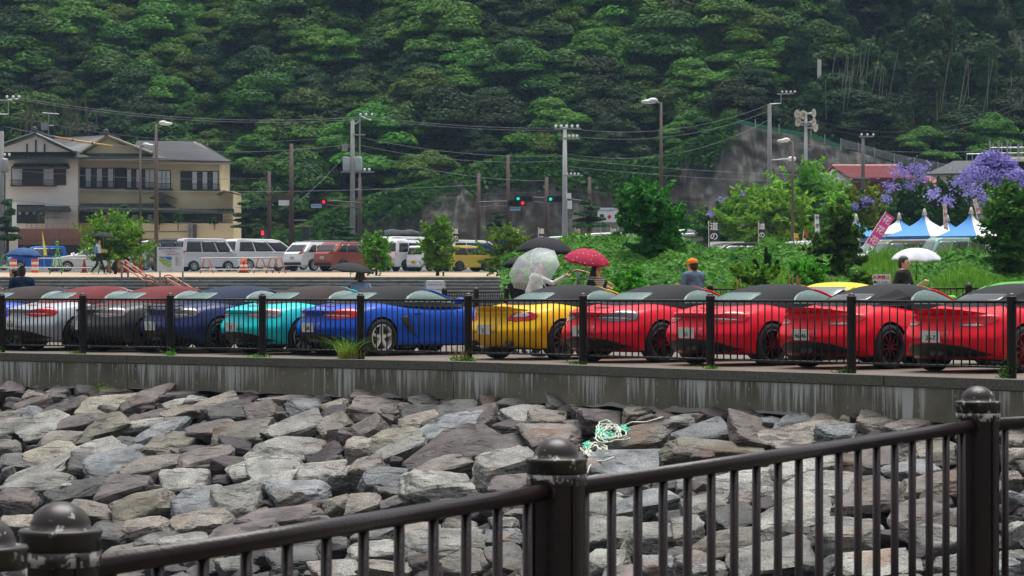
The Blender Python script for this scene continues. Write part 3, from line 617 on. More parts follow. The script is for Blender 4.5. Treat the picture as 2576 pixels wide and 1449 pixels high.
def patch(bvh, outline, view, rows=8, cols=10, off=.004, thick=.006, mirror=False):
    """surface panel: outline (u, z) seen along view (a, b) in plan, projected on to the body"""
    if view == 'top': d = Vector((0,0,-1)); u = Vector((1,0,0)); w = Vector((0,1,0))
    else: d = Vector((view[0], view[1], 0)).normalized(); u = d.cross(Vector((0,0,1))); w = Vector((0,0,1))
    zs = [p[1] for p in outline]; z0, z1 = min(zs), max(zs); grid = []; k = len(outline)
    for r in range(rows+1):
        z = lerp(z0+1e-4, z1-1e-4, r/rows); xs = []
        for i in range(k):
            (xa,za),(xb,zb) = outline[i], outline[(i+1)%k]
            if (za-z)*(zb-z) <= 0 and za != zb: xs.append(xa+(xb-xa)*(z-za)/(zb-za))
        if not xs: continue
        a, b = min(xs), max(xs); row = []
        for c in range(cols+1):
            o = u*lerp(a, b, c/cols) + w*z - d*4
            hit = bvh.ray_cast(o, d)
            row.append((hit[0], hit[1] if hit[1] is None or hit[1].dot(d) < 0 else -hit[1]))
        grid.append(row)
    vs = []; ok = []
    for row in grid:
        for h, nn in row:
            if h is None: vs += [Vector((0,0,0))]*2; ok.append(False)
            else: vs += [h+nn*off, h+nn*(off-thick)]; ok.append(True)
    C = cols+1; fs = []
    for r in range(len(grid)-1):
        for c in range(cols):
            q = (r*C+c, r*C+c+1, (r+1)*C+c+1, (r+1)*C+c)
            if not all(ok[i] for i in q): continue
            if max((vs[2*q[i]]-vs[2*q[(i+1)%4]]).length for i in range(4)) > .35: continue
            fs.append(tuple(2*i for i in q)); fs.append(tuple(2*i+1 for i in q[::-1]))
            if r == 0: fs.append((2*q[0],2*q[0]+1,2*q[1]+1,2*q[1]))
            if r == len(grid)-2: fs.append((2*q[3],2*q[2],2*q[2]+1,2*q[3]+1))
            if c == 0: fs.append((2*q[0],2*q[3],2*q[3]+1,2*q[0]+1))
            if c == cols-1: fs.append((2*q[1],2*q[1]+1,2*q[2]+1,2*q[2]))
    if mirror: vs = [Vector((v.x,-v.y,v.z)) for v in vs]; fs = [f[::-1] for f in fs]
    m = MB(); m.add(vs, fs); return m
PM = {}
def pmesh(key, mk, m, smooth=True):
    k = (key, m.name)
    if k not in PM: PM[k] = mk().mesh(key, m, smooth)
    return PM[k]
DG = (.707, .707)   # looking forwards and to the left on to the right rear corner
def du(x, y): return x*.707 - y*.707
LIGHT981 = [(-1.27,.755),(-1.10,.80),(-.90,.855),(-.76,.875),(-.64,.845),(-.565,.775),(-.62,.705),(-.78,.672),(-1.0,.668),(-1.16,.695),(-1.26,.735)]
LIGHT987 = [(-1.16,.70),(-1.05,.80),(-.90,.825),(-.74,.83),(-.62,.765),(-.66,.705),(-.80,.665),(-1.0,.655),(-1.14,.66)]
LIGHTSPY = [(-1.22,.70),(-1.05,.745),(-.85,.82),(-.72,.84),(-.60,.80),(-.62,.745),(-.76,.70),(-.95,.68),(-1.1,.672)]
M['lens_red'] = mat('red lamp lens', (.60,.004,.010), .25, coat=.3, var=.2, scale=8)
M['lens_clear'] = mat('smoked clear lamp lens', (.33,.25,.26), .12, coat=1, var=.25, scale=9)
M['lens_smoke'] = mat('smoked lamp lens', (.16,.14,.15), .12, coat=1, var=.3, scale=9)
M['rim_silver'] = mat('silver wheel', (.74,.74,.72), .4, metal=.2)
M['rim_black'] = mat('gloss black wheel', (.012,.012,.013), .2, coat=1)
M['rim_dark'] = mat('dark silver wheel', (.14,.14,.145), .3, metal=.5)
M['plate'] = mat('white number plate', (.68,.70,.68), .4, var=.03)
M['plate_y'] = mat('yellow number plate', (.80,.55,.03), .4, var=.03)
M['ink_green'] = mat('dark green plate ink', (.01,.06,.03), .5)
M['ink'] = mat('black ink', (.012,.012,.014), .6)
def textmesh(s, size, m, ext=.002, name='lettering', bold=0.0):
    c = bpy.data.curves.new(name, 'FONT'); c.body = s; c.size = size; c.extrude = ext; c.align_x = 'CENTER'; c.align_y = 'CENTER'; c.offset = bold
    c.resolution_u = 2
    o = link('tmp_text', c); dg = bpy.context.evaluated_depsgraph_get(); dg.update()
    me = bpy.data.meshes.new_from_object(o.evaluated_get(dg)); bpy.data.objects.remove(o); me.materials.clear(); me.materials.append(m); me.name = name
    return me
def text(s, size, m, parent, loc, rot=(pi/2,0,0), bold=0.0, name='lettering'):
    return link(name, textmesh(s, size, m, name=name, bold=bold), parent, loc, rot)
WHC = {}
def wheel(root, x, y, style, r=.335, wd=.25, rimr=.245, name='wheel'):
    key = (style, r, wd, rimr)
    if key not in WHC:
        rm = {'five':M['rim_silver'],'ten':M['rim_black'],'tendark':M['rim_dark'],'steel':M['rim_dark'],'alloy':M['rim_silver'],'red':M.get('rim_red') or M['rim_black'],'fine':M['rim_silver']}[style]
        h = wd/2; t = MB()
        t.lathe([(rimr,h-.02),(rimr+.02,h),(r-.02,h-.005),(r,h-.035),(r,-h+.035),(r-.02,-h+.005),(rimr+.02,-h),(rimr,-h+.02)], 32, caps=False)
        ty = t.mesh('tyre', M['rubber'], True)
        w = MB()
        w.lathe([(rimr+.002,-h+.02),(rimr+.002,h-.02),(rimr-.018,h-.012),(rimr-.024,h-.05),(rimr-.03,-h+.02)], 32, caps=False)
        w.lathe([(.001,h-.03),(.045,h-.03),(.05,h-.045),(.05,0)], 14)
        ns, w0, w1 = {'five':(5,.075,.05),'ten':(10,.028,.022),'tendark':(10,.028,.022),'steel':(8,.05,.05),'alloy':(7,.045,.03),'red':(10,.026,.03),'fine':(10,.026,.02)}[style]
        for k in range(ns):
            a = 2*pi*k/ns + .3; R = Matrix.Rotation(a, 3, 'Z'); z0, z1 = h-.045, h-.03
            pts = [(.03,-w0/2,z0-.03),(rimr-.01,-w1/2,z0-.03),(rimr-.01,w1/2,z0-.03),(.03,w0/2,z0-.03),(.03,-w0/2*.8,z0+.012),(rimr-.01,-w1/2*.8,z1),(rimr-.01,w1/2*.8,z1),(.03,w0/2*.8,z0+.012)]
            w.hexa([R @ Vector(p) for p in pts])
        wm = w.mesh('wheel', rm, False)
        q = MB(); q.lathe([(.001,.03),(.17,.03),(.175,.022),(.175,-.02),(.001,-.02)], 20); q.lathe([(rimr-.03,-h+.03),(.001,-h+.03)], 20)
        WHC[key] = (wm, ty, q.mesh('brake_disc', M['rubber'], True))
    wm, ty, bd = WHC[key]
    sgn = 1 if y < 0 else -1
    o = link(name, wm, root, (x, y, r), (pi/2*sgn, rnd.uniform(0, 6), 0) if False else (pi/2*sgn, 0, 0))
    link('tyre', ty, o); link('brake_disc', bd, o)
    return o
def sports_car(label, cx_p, D, heading, paintm, roofm, light, wheelst, plate='46', spoiler='lip', hard=False, kind='981', coord='rr', lettering=None, z=0.0, cat='sports car', group=None):
    hd = R_(heading); rr = Vector((WX[0], -.79, 0)); rot = Matrix.Rotation(hd, 3, 'Z')
    base = at(cx_p, HY, D); base.z = z
    loc = base - rot @ (rr if coord == 'rr' else Vector((0,0,0)))
    car = thing('sports_car', label, cat, loc, hd, group)
    b = link('body', BODY, car); b.material_slots[0].link = 'OBJECT'; b.material_slots[0].material = paintm
    # lower rear valance, side sills
    if kind != '987':
        link('rear_valance', pmesh('rear_valance', lambda: patch(BODY_BVH, [(-.80,.26),(-.70,.30),(-.50,.385),(-.25,.42),(.25,.42),(.50,.385),(.70,.30),(.80,.26),(.6,.235),(-.6,.235)], (1,0), 6, 26, .006), M['black']), car)
    for s in (False, True):
        sy = 1 if s else -1
        lg = {'981':LIGHT981,'987':LIGHT987,'spyder':LIGHTSPY}[kind]
        key = 'taillight'
        lm = {'red':M['lens_red'],'clear':M['lens_clear'],'smoke':M['lens_smoke']}[light]
        k = ('tl', kind, s, light)
        if k not in PM: PM[k] = patch(BODY_BVH, lg, DG, 10, 16, .006, .01, s).mesh('taillight', lm, True)
        o = link('taillight', PM[k], car)
        if kind == '981':
            k = ('bl', s)
            if k not in PM: PM[k] = patch(BODY_BVH, [(-1.27,.745),(-1.1,.752),(-.85,.738),(-.72,.73),(-.85,.722),(-1.1,.735)], DG, 5, 12, .011, .006, s).mesh('light_blade', M['white'], True)
            link('light_blade', PM[k], o)
        else:
            k = ('bl2', kind, s)
            ol = [(-1.06,.735),(-.98,.80),(-.84,.815),(-.76,.775),(-.82,.735)] if kind == '987' else [(-1.19,.69),(-.95,.70),(-.80,.685),(-.95,.665),(-1.1,.668)]
            if k not in PM: PM[k] = patch(BODY_BVH, ol, DG, 5, 10, .010, .005, s).mesh('reversing_lens', M['white'] if kind=='987' else M['lens_clear'], True)
            link('reversing_lens', PM[k], o)
        # door with handle, window seam and intake behind the door
        V = (0, 1)
        k = ('door', s, paintm.name)
        if k not in PM: PM[k] = patch(BODY_BVH, [(-.52,.88),(-.50,.60),(-.42,.40),(-.25,.30),(.60,.29),(.68,.50),(.62,.90),(.1,.905)], V, 12, 16, .0055, .007, s).mesh('door', paintm, True)
        dr = link('door', PM[k], car)
        k = ('handle', s, paintm.name)
        if k not in PM: PM[k] = patch(BODY_BVH, [(-.36,.755),(-.20,.765),(-.20,.79),(-.36,.785)], V, 3, 8, .028, .02, s).mesh('handle', paintm, True)
        link('handle', PM[k], dr)
        k = ('intake', s)
        if k not in PM: PM[k] = patch(BODY_BVH, [(-.74,.70),(-.54,.735),(-.50,.60),(-.43,.46),(-.33,.36),(-.50,.43),(-.66,.57)], V, 8, 4, .0065, .004, s).mesh('side_intake', M['black'], True)
        link('side_intake', PM[k], car)
        mr = MB(); mr.ell((.60, sy*.97, 1.00), (.075,.12,.065)); mr.box((.58, sy*.86, .95), (.05,.12,.03)); mr.build('mirror', paintm, car, True)
    # deck shut line, third brake light, badge lettering
    k = ('lip', spoiler, paintm.name)
    if spoiler == 'lip':
        if k not in PM:
            q = MB(); pts = [(-2.115+.40*abs(i/10)**3*.75, i/10*.60, .822-.045*abs(i/10)**4) for i in range(-10, 11)]
            q.tube(pts, [.006+.010*(1-abs(i/10)) for i in range(-10, 11)], 6); PM[k] = q.mesh('spoiler', paintm, True)
        link('spoiler', PM[k], car)
        link('shut_line', pmesh('shut_line', lambda: patch(BODY_BVH, [(-.62,.765),(.62,.765),(.62,.777),(-.62,.777)], (1,0), 1, 24, .004, .004), M['black']), car)
    elif spoiler == 'up':
        q = MB()
        for j in range(-8, 8):
            a, b2 = j/8, (j+1)/8
            P1 = lambda t, z: Vector((-2.10+.12*abs(t)**3, t*.58, z-.03)); P2 = lambda t, z: Vector((-1.93+.10*abs(t)**3, t*.58, z-.02))
            q.hexa([P1(a,.915),P2(a,.925),P2(b2,.925),P1(b2,.915),P1(a,.935),P2(a,.955),P2(b2,.955),P1(b2,.935)])
        q.box((-2.02,.3,.89),(.05,.04,.07)); q.box((-2.02,-.3,.89),(.05,.04,.07)); q.build('spoiler', M['black'], car)
    else:
        q = MB()
        for j in range(-12, 12):
            a, b2 = j/12, (j+1)/12
            lowp = lambda t: Vector((-1.93+.16*abs(t)**3, t*.66, .850-.03*abs(t)**3)); tip = lambda t: Vector((-2.12+.34*abs(t)**3, t*.66, .925-.065*abs(t)**2.4)); und = lambda t: Vector((-2.10+.34*abs(t)**3, t*.66, .905-.065*abs(t)**2.4)); bt = lambda t: Vector((-1.99+.16*abs(t)**3, t*.655, .82-.03*abs(t)**3))
            q.hexa([bt(a),bt(b2),und(b2),und(a),lowp(a),lowp(b2),tip(b2),tip(a)])
        q.build('spoiler', paintm, car)
    link('brake_light', pmesh('brake_light', lambda: patch(BODY_BVH, [(-1.74,-.16),(-1.70,-.18),(-1.70,.18),(-1.74,.16)], 'top', 3, 10, .012, .012), M['lens_red'] if light != 'smoke' else M['black']), car)
    # number plate recess, its shade put in as darker body paint, and plate
    link('shaded_plate_recess', pmesh('shaded_plate_recess'+('s' if kind=='spyder' else ''), lambda: patch(BODY_BVH, [(-.30,.46),(-.26,.61),(.26,.61),(.30,.46)], (1,0), 4, 10, .004, .004), M.setdefault('recess '+paintm.name, mat('plate recess '+paintm.name, tuple(x*.6 for x in paintm['base']), .4))), car)
    pz = .52
    q = MB(); q.box((-2.205, 0, pz), (.008,.33,.165), Matrix.Rotation(R_(-6), 3, 'Y')); pl = q.build('number_plate', M['plate'], car)
    k = ('pt', plate)
    if k not in PM: PM[k] = textmesh(plate, .10, M['ink_green'], .001, 'plate_number', .002)
    link('plate_number', PM[k], pl, (-2.211, 0, pz-.02), (pi/2-R_(0), 0, -pi/2))
    q = MB(); q.lathe([(.045,-.12),(.045,.02),(.038,.02),(.038,-.02)], 12, (-2.07,-.06 if kind!='987' else -.45,.285), Matrix.Rotation(-pi/2,3,'Y')); q.lathe([(.045,-.12),(.045,.02),(.038,.02),(.038,-.02)], 12, (-2.07,.06 if kind!='987' else .45,.285), Matrix.Rotation(-pi/2,3,'Y')); q.build('tailpipe', M['chrome'], car, True)
    if lettering:
        o = link('lettering', textmesh('BOXSTER', .075, lettering, .001, 'lettering', .001), car, (-1.90, 0, .872), (R_(16), 0, -pi/2))
    # roof
    r = link('roof' if hard else 'soft_top', ROOF, car)
    if not r.data.materials: r.data.materials.append(None)
    r.material_slots[0].link = 'OBJECT'; r.material_slots[0].material = roofm
    sidew = [(-.52,.95),(-.50,1.01),(-.40,1.085),(-.22,1.155),(.02,1.19),(.22,1.175),(.42,1.09),(.62,.985),(.66,.945)]
    if hard: sidew = [(-.95,.975),(-.7,1.07),(-.45,1.14),(-.2,1.185),(.02,1.20),(.22,1.18),(.42,1.09),(.62,.985),(.66,.95)]
    rw = [(-.36,1.0),(.36,1.0),(.43,1.03),(.41,1.125),(.34,1.15),(-.34,1.15),(-.41,1.125),(-.43,1.03)]
    if kind == 'spyder': rw = [(-.42,1.03),(.42,1.03),(.42,1.09),(.36,1.13),(-.36,1.13),(-.42,1.09)]
    gm = M['glass_teal']
    for s in (False, True):
        k = ('sw', hard, s)
        if k not in PM: PM[k] = patch(ROOF_BVH, sidew, (0,1), 9, 14, .007, .008, s).mesh('side_window', gm, True)
        link('side_window', PM[k], car)
    k = ('rw', kind == 'spyder')
    if k not in PM: PM[k] = patch(ROOF_BVH, rw, (1,0), 7, 14, .007, .008).mesh('rear_window', gm if kind != 'spyder' else M['glass_dark'], True)
    link('rear_window', PM[k], car)
    k = ('ws',)
    if k not in PM: PM[k] = patch(ROOF_BVH, [(-.64,.93),(.64,.93),(.60,1.06),(.52,1.20),(-.52,1.20),(-.60,1.06)], (-1,0), 8, 14, .007, .008).mesh('windscreen', M['glass_car'], True)
    link('windscreen', PM[k], car)
    k = ('fr', paintm.name)
    if k not in PM:
        q = MB()
        for sy in (-1, 1):
            pts = []
            for i in range(12):
                x = lerp(.22, 1.0, i/11); zt = smoothi(GT, x); zb = smoothi(T_DECK, x)-.05; Bw = smoothi(GB, x)
                th = R_(lerp(47, 30, i/11)); s_ = sin(th)**(2/2.5); y = cos(th)**(2/2.9)
                pts.append((x, sy*y*Bw*(1-.16*s_)*1.01, zb+(zt-zb)*s_+.006))
            q.tube(pts, .021, 8)
        pts = []
        for j in range(-8, 9):
            th = pi/2 - j/8*(pi/2-R_(47)); x = .24; zt = smoothi(GT, x); zb = smoothi(T_DECK, x)-.05; Bw = smoothi(GB, x); s_ = sin(th)**(2/2.5); y = abs(cos(th))**(2/2.9)*(1 if cos(th)>0 else -1)
            pts.append((x, y*Bw*(1-.16*s_), zb+(zt-zb)*s_+.004))
        q.tube([(x_-.0,y_,z_-.012) for x_,y_,z_ in pts], .012, 8); PM[k] = q.mesh('windscreen_frame', paintm, True)
    link('windscreen_frame', PM[k], car)
    if kind == 'spyder':   # twin buttress flaps of the tent-like top
        for sy in (-1, 1):
            q = MB(); q.hexa([(-1.25,sy*.50,.955),(-.55,sy*.52,1.0),(-.50,sy*.755,.955),(-1.30,sy*.66,.945),(-1.15,sy*.48,1.02),(-.60,sy*.54,1.21),(-.52,sy*.70,1.10),(-1.22,sy*.63,.975)]); q.build('buttress', roofm, car)
    for w in WX:
        for y in (-.79, .79): wheel(car, w, y*(1 if w < 0 else .985), wheelst)
    return car
def P_(name, c, **k):
    m = paint(name, c, **k); m['base'] = c; return m
PN = {'blue': P_('metallic blue paint', (.003,.075,.50)), 'silver': P_('silver paint', (.42,.46,.50)), 'grey': P_('graphite grey paint', (.060,.062,.066)),
      'navy': P_('dark blue paint', (.022,.035,.13)), 'cyan': P_('miami cyan paint', (.01,.62,.66)), 'yellow': P_('racing yellow paint', (.86,.50,.004)),
      'red': P_('guards red paint', (.76,.006,.030)), 'green': P_('lime green paint', (.08,.40,.035)), 'dblue': P_('sapphire blue paint', (.015,.09,.38)), 'lemon': P_('lemon yellow paint', (.78,.60,.01)), 'red2': P_('scarlet paint', (.78,.006,.024))}
def fabric(name, c): return mat(name, c, .85, bump=.3, bscale=300, var=.15, scale=3, spec=.3)
RFM = {'brown': fabric('brown black soft top fabric', (.032,.022,.022)), 'wine': fabric('wine red soft top fabric', (.135,.018,.022)), 'navy': fabric('navy soft top fabric', (.013,.022,.055)), 'black': fabric('black soft top fabric', (.014,.015,.018))}
M['rim_red'] = mat('red rimmed black wheel', (.25,.008,.01), .3)
def Dq(x):            # depth of the row of rear wheels: a bit behind the railing
    h = interp(FP, x); return EYE*F/h + 2.9
SG = 'convertibles parked nose in along the quay railing'
CARS = [
 ('blue convertible with brown soft top cut off by the left edge', 32, 'blue','brown','red','fine','32','lip','981'),
 ('silver convertible with wine red soft top and red taillights', 192, 'silver','wine','red','ten','92-62','lip','981'),
 ('graphite grey convertible with wine red soft top', 368, 'grey','wine','clear','tendark','11','lip','981'),
 ('dark navy convertible with navy soft top and raised black spoiler', 549, 'navy','navy','smoke','ten','2','up','981'),
 ('bright cyan convertible with brown soft top', 757, 'cyan','brown','clear','fine','72','lip','981'),
 ('bright blue convertible with five spoke silver wheels and a whole side in view', 953, 'blue','black','red','five','348','lip','981'),
 ('yellow convertible with black soft top behind the railing', 1407, 'yellow','black','red','tendark','31','none','987'),
 ('red convertible with smoked taillights next to the yellow one', 1655, 'red','black','smoke','ten','0','lip','981'),
 ('red convertible with red taillights, middle of the red row', 1932, 'red','black','red','ten','61','lip','981'),
 ('red convertible with ducktail spoiler and tent like black top', 2228, 'red2','black','red','ten','46-46','duck','spyder'),
 ('red convertible with ducktail spoiler and red wheels at the right edge', 2565, 'red2','black','red','red','35-7','duck','spyder'),
]
for i, (lab, x, p, rf, lt, ws, pl, sp, kd) in enumerate(CARS):
    sports_car(lab, x, Dq(x), 41 if i < 6 else 42, PN[p], RFM[rf], lt, ws, pl, sp, kind=kd, group=SG, lettering=M['white'] if p in ('silver','blue') and i in (1,5) else (M['ink'] if p in ('red','grey') else None))
sports_car('lemon yellow coupe facing the camera behind the red convertibles', 2105, 50.5, 228, PN['lemon'], PN['lemon'], 'red', 'alloy', '11', 'lip', hard=True, coord='c', z=.05, group=None)
sports_car('lime green coupe facing the camera at the right edge', 2570, 46.5, 222, PN['green'], PN['green'], 'red', 'alloy', '12', 'lip', hard=True, coord='c', z=.05, group=None)
# ---------------------------------------------------------------- people
SKIN = mat('skin', (.56,.35,.27), .5, var=.08)
def cloth(name, c, **k): return mat(name, c, .8, bump=.25, bscale=60, var=.18, scale=5, spec=.25, **k)
HAIR = mat('black hair', (.012,.010,.010), .45, bump=.4, bscale=150)
def ik(a, b, l1, l2, hint):
    d = b-a; L = min(d.length, (l1+l2)*.995); d = d.normalized(); x = (l1*l1-l2*l2+L*L)/(2*L); h = sqrt(max(0, l1*l1-x*x))
    hv = hint - d*hint.dot(d); hv.normalize(); return a+d*x+hv*h, a+d*L
def person(label, loc, heading, H, top, bottom, hands, sleeve='long', lean=0.0, walk=0.0, shoe=(.6,.6,.6), head=(0,0), hair='short', fingers=None, group=None, facecol=None, skirt=False, undercol=None):
    s = H/1.72; V = Vector
    P = thing('person', label, 'person', loc, R_(heading), group)
    segs = []      # (p0, p1, r0, r1, material index)
    def sg(a, b, r0, r1, m): segs.append((V(a)*1.0, V(b)*1.0, r0, r1, m))
    lx = lean
    hipz = .92; ch = V((lx*.8, 0, 1.37)); nk = V((lx, 0, 1.445)); hd = V((lx+.02+head[0]*.03, head[1]*.03, 1.572))
    TOP, SK, BOT, SH = 0, 1, 2, 3
    sg((0,.045,.93),(0,-.045,.93),.135,.135,BOT)
    sg((lx*.3,.04,1.06),(lx*.3,-.04,1.06),.118,.118,TOP); sg((lx*.6,.06,1.2),(lx*.6,-.06,1.2),.122,.122,TOP)
    sg(ch+V((0,.085,0)), ch+V((0,-.085,0)), .112,.112,TOP); sg((0,0,.97),(lx*.8,0,1.3),.125,.13,TOP)
    sg(ch+V((0,.168,.03)), ch+V((0,-.168,.03)), .064,.064,TOP)
    sg(nk-V((0,0,.04)), nk+V((.01,0,.07)), .055,.05,SK)
    for sy, wv in ((1, walk), (-1, -walk)):
        hip = V((0, sy*.09, .90)); foot = V((wv*.34, sy*.10, .085+max(0,-wv)*.06)); kn, ft = ik(hip, foot, .43, .42, V((1,0,.1)))
        sg(hip, kn, .092,.060,BOT); sg(kn, ft, .060,.042,BOT); sg(ft+V((-.03,0,-.03)), ft+V((.15,0,-.05)), .042,.034,SH)
    hd_dirs = []
    for sy, hnd in zip((1,-1), hands):
        sh = ch + V((0, sy*.20, .025)); tgt = V(hnd[:3]); el, wr = ik(sh, tgt, .29, .255, V((-.3, sy*.35, -.9)))
        sg(sh, el, .056,.043,TOP)
        if sleeve == 'long': sg(el, wr, .043,.032,TOP)
        elif sleeve == 'short': sg(el.lerp(sh,.3), el, .042,.04,SK); sg(el, wr, .040,.027,SK)
        elif sleeve == 'under': sg(el, wr, .040,.030,4)
        d = (wr-el).normalized(); sg(wr, wr+d*.07, .026,.034,SK); hd_dirs.append((wr+d*.06, d, sy))
    mb = MB()
    def cap(a, b, r0, r1):
        mb.tube([a, b], [r0, r1], 12); mb.ell(a, (r0,)*3, n=12, m=8); mb.ell(b, (r1,)*3, n=12, m=8)
    for a, b, r0, r1, m in segs: cap(a, b, r0, r1)
    mb.ell(hd, (.092,.074,.112), n=16, m=12); mb.ell(hd+V((.035,0,-.055)), (.058,.050,.058), n=12, m=8)
    mb.ell(hd+V((.100,0,-.008)), (.018,.013,.026), n=8, m=6)
    for sy in (1,-1): mb.ell(hd+V((-.004, sy*.077, -.005)), (.018,.010,.030), n=8, m=6)
    mb.ell(hd+V((.088,0,-.058)), (.013,.024,.010), n=8, m=6)
    o = mb.build('body', [top, SKIN, bottom, mat('shoe', shoe, .5), undercol or top], P)
    r = o.modifiers.new('r','REMESH'); r.mode = 'VOXEL'; r.voxel_size = .014
    sm = o.modifiers.new('s','SMOOTH'); sm.iterations = 2; sm.factor = .5; bake(o)
    for m in [top, SKIN, bottom, mat('shoe', shoe, .5), undercol or top]:
        if len(o.data.materials) < 5: o.data.materials.append(m)
    A = np.array([s_[0][:] for s_ in segs]); B = np.array([s_[1][:] for s_ in segs]); R0 = np.array([s_[2] for s_ in segs]); R1 = np.array([s_[3] for s_ in segs]); MI = np.array([s_[4] for s_ in segs])
    C = np.array([p.center[:] for p in o.data.polygons]); AB = B-A; LL = (AB**2).sum(1)+1e-9
    t = np.clip(((C[:,None,:]-A[None])*AB[None]).sum(2)/LL[None], 0, 1); d = np.linalg.norm(C[:,None,:]-(A[None]+t[:,:,None]*AB[None]), axis=2) - (R0+(R1-R0)*t)
    mi = MI[d.argmin(1)]; mi[(C[:,2] > 1.465)] = 1 if True else mi[(C[:,2] > 1.465)]
    # anything above the chin that belongs to a raised arm keeps its sleeve
    hdist = np.linalg.norm(C-np.array(hd[:]), axis=1); up = (C[:,2] > 1.465) & (hdist > .17); mi[up] = MI[d.argmin(1)][up]
    o.data.polygons.foreach_set('material_index', mi.astype(int)); o.data.polygons.foreach_set('use_smooth', [True]*len(mi)); o.data.update()
    fm = MB()
    for k, (pw, dd, sy) in enumerate(hd_dirs):
        style = (fingers or ('curl','curl'))[k]; up = V((0,0,1)); side = dd.cross(up); side = side.normalized() if side.length > .1 else V((0,1,0)); pal = side.cross(dd).normalized()
        for f in range(4):
            b0 = pw + side*(f-1.5)*.019 + dd*.02; ln = (.040,.047,.044,.034)[f]
            if style == 'curl' or (style == 'point' and f != 0): pts = [b0, b0+dd*ln*.7-pal*.01, b0+dd*ln*.7-pal*.035, b0+dd*.005-pal*.042]
            else: pts = [b0, b0+dd*ln, b0+dd*ln*1.7-pal*.004]
            fm.tube(pts, [.0105]+[.0095]*(len(pts)-2)+[.007], 6)
        fm.tube([pw-dd*.02-side*.025*sy, pw-side*.045*sy+dd*.015-pal*.01, pw-side*.04*sy+dd*.045-pal*.02], [.013,.0105,.008], 6)
    fo = fm.build('fingers', SKIN, P, True)
    # eyes, brows, mouth
    em = MB()
    for sy in (1,-1): em.ell(hd+V((.084, sy*.031, .008)), (.007,.012,.006), n=8, m=6); em.box(hd+V((.088, sy*.031, .028)), (.006,.028,.005))
    em.build('eyes', HAIR, P, True)
    mm = MB(); mm.ell(hd+V((.099,0,-.058)), (.004,.022,.006), n=8, m=6); mm.build('mouth', mat('lip', (.35,.10,.09), .5), P, True)
    hm = MB(); hc = hd+V((-.012,0,.022))
    if hair in ('short','cap','hat'):
        hm.ell(hc, (.098,.086,.108), n=16, m=12); hm.ell(hd+V((-.045,0,-.03)), (.062,.074,.075), n=12, m=8)
    elif hair == 'long':
        hm.ell(hc, (.103,.092,.112), n=16, m=12); hm.tube([hd+V((-.03,0,.02)), hd+V((-.06,0,-.12)), hd+V((-.05,0,-.26)), hd+V((-.02,0,-.40))], [.09,.10,.095,.06], 12)
        for sy in (1,-1): hm.tube([hd+V((.01,sy*.075,.03)), hd+V((.03,sy*.085,-.12)), hd+V((.05,sy*.08,-.28)), hd+V((.06,sy*.07,-.38))], [.03,.035,.035,.015], 8)
    ho = hm.build('hair', HAIR, P, True)
    # cut the face out of the hair by pushing the front back
    for v in ho.data.vertices:
        if hair != 'long' or v.co.z > hd.z-.13:
            fx = v.co.x-hd.x
            if fx > .035 and v.co.z < hd.z+.062: v.co.x = hd.x+.035-(fx-.035)*.3
    for c in P.children: c.scale = (s, s, s)
    P['hd'] = [x*s for x in hd]
    return P, hd*s
def world(P, v):
    return Vector(P.location) + Matrix.Rotation(P.rotation_euler.z, 3, 'Z') @ Vector(v)
def umbrella(label, tip, axis, R, h, m, grip=.72, ribs=8, hook=True, cover=None, roll=.2, thick=True, shaftm=None, group='umbrellas held against the rain', print_=None):
    """tip: world position of the canopy top; axis: direction from the handle to the tip"""
    ax = Vector(axis).normalized(); q = ax.to_track_quat('Z', 'Y')
    U = thing('umbrella', label, 'umbrella', tip, 0, group); U.rotation_mode = 'QUATERNION'; U.rotation_quaternion = q
    nr = 9; ns = ribs*6; vs = []
    for i in range(nr+1):
        r = i/nr
        for j in range(ns):
            ph = j/6; k = ph-math.floor(ph); a = 2*pi*ph/ribs+roll
            c = cos(pi/ribs)/cos(2*pi/ribs*(k-.5)); flat = lerp(1, c, .8)
            rr = R*sin(r*1.15)/sin(1.15)*flat; sag = -4*k*(1-k)*.0
            z = -h*(1-cos(r*1.15))/(1-cos(1.15)) + 4*k*(1-k)*r**3*h*.10
            vs.append((rr*cos(a), rr*sin(a), z))
    fs = [(i*ns+j, (i+1)*ns+j, (i+1)*ns+(j+1)%ns, i*ns+(j+1)%ns) for i in range(nr) for j in range(ns)]
    c = MB(); c.add(vs, fs); can = c.build('canopy', m, U, True, recalc=False)
    if thick:
        md = can.modifiers.new('s','SOLIDIFY'); md.thickness = .003; md.offset = -1; bake(can)
    sm = shaftm or M['steel']
    rb = MB()
    for k in range(ribs):
        a = 2*pi*k/ribs+roll
        pts = [(R*sin(i/6*1.15)/sin(1.15)*cos(a), R*sin(i/6*1.15)/sin(1.15)*sin(a), -h*(1-cos(i/6*1.15))/(1-cos(1.15))-.008) for i in range(7)]
        q_ = MB(); q_.tube(pts, .003, 5); q_.tube([(0,0,-h*1.25), pts[3]], .0025, 5); q_.build('rib', sm, U)
    s_ = MB(); s_.tube([(0,0,.05), (0,0,-grip)], [.005,.006], 6); s_.build('shaft', sm, U)
    g = MB()
    if hook:
        g.tube([(0,0,-grip+.04),(0,0,-grip-.06),(.015,0,-grip-.09),(.045,0,-grip-.10),(.07,0,-grip-.08),(.075,0,-grip-.05)], .011, 8)
    else: g.tube([(0,0,-grip+.05),(0,0,-grip-.05)], .016, 8)
    g.build('handle', M['white'] if cover == 'white' else M['black'], U, True)
    return U
UM = {'black': cloth('black umbrella cloth', (.012,.013,.016)), 'blue': cloth('blue umbrella cloth', (.025,.075,.20)), 'silver': cloth('silver white umbrella cloth', (.62,.64,.70)),
      'white': cloth('white shirt cloth', (.70,.70,.71))}
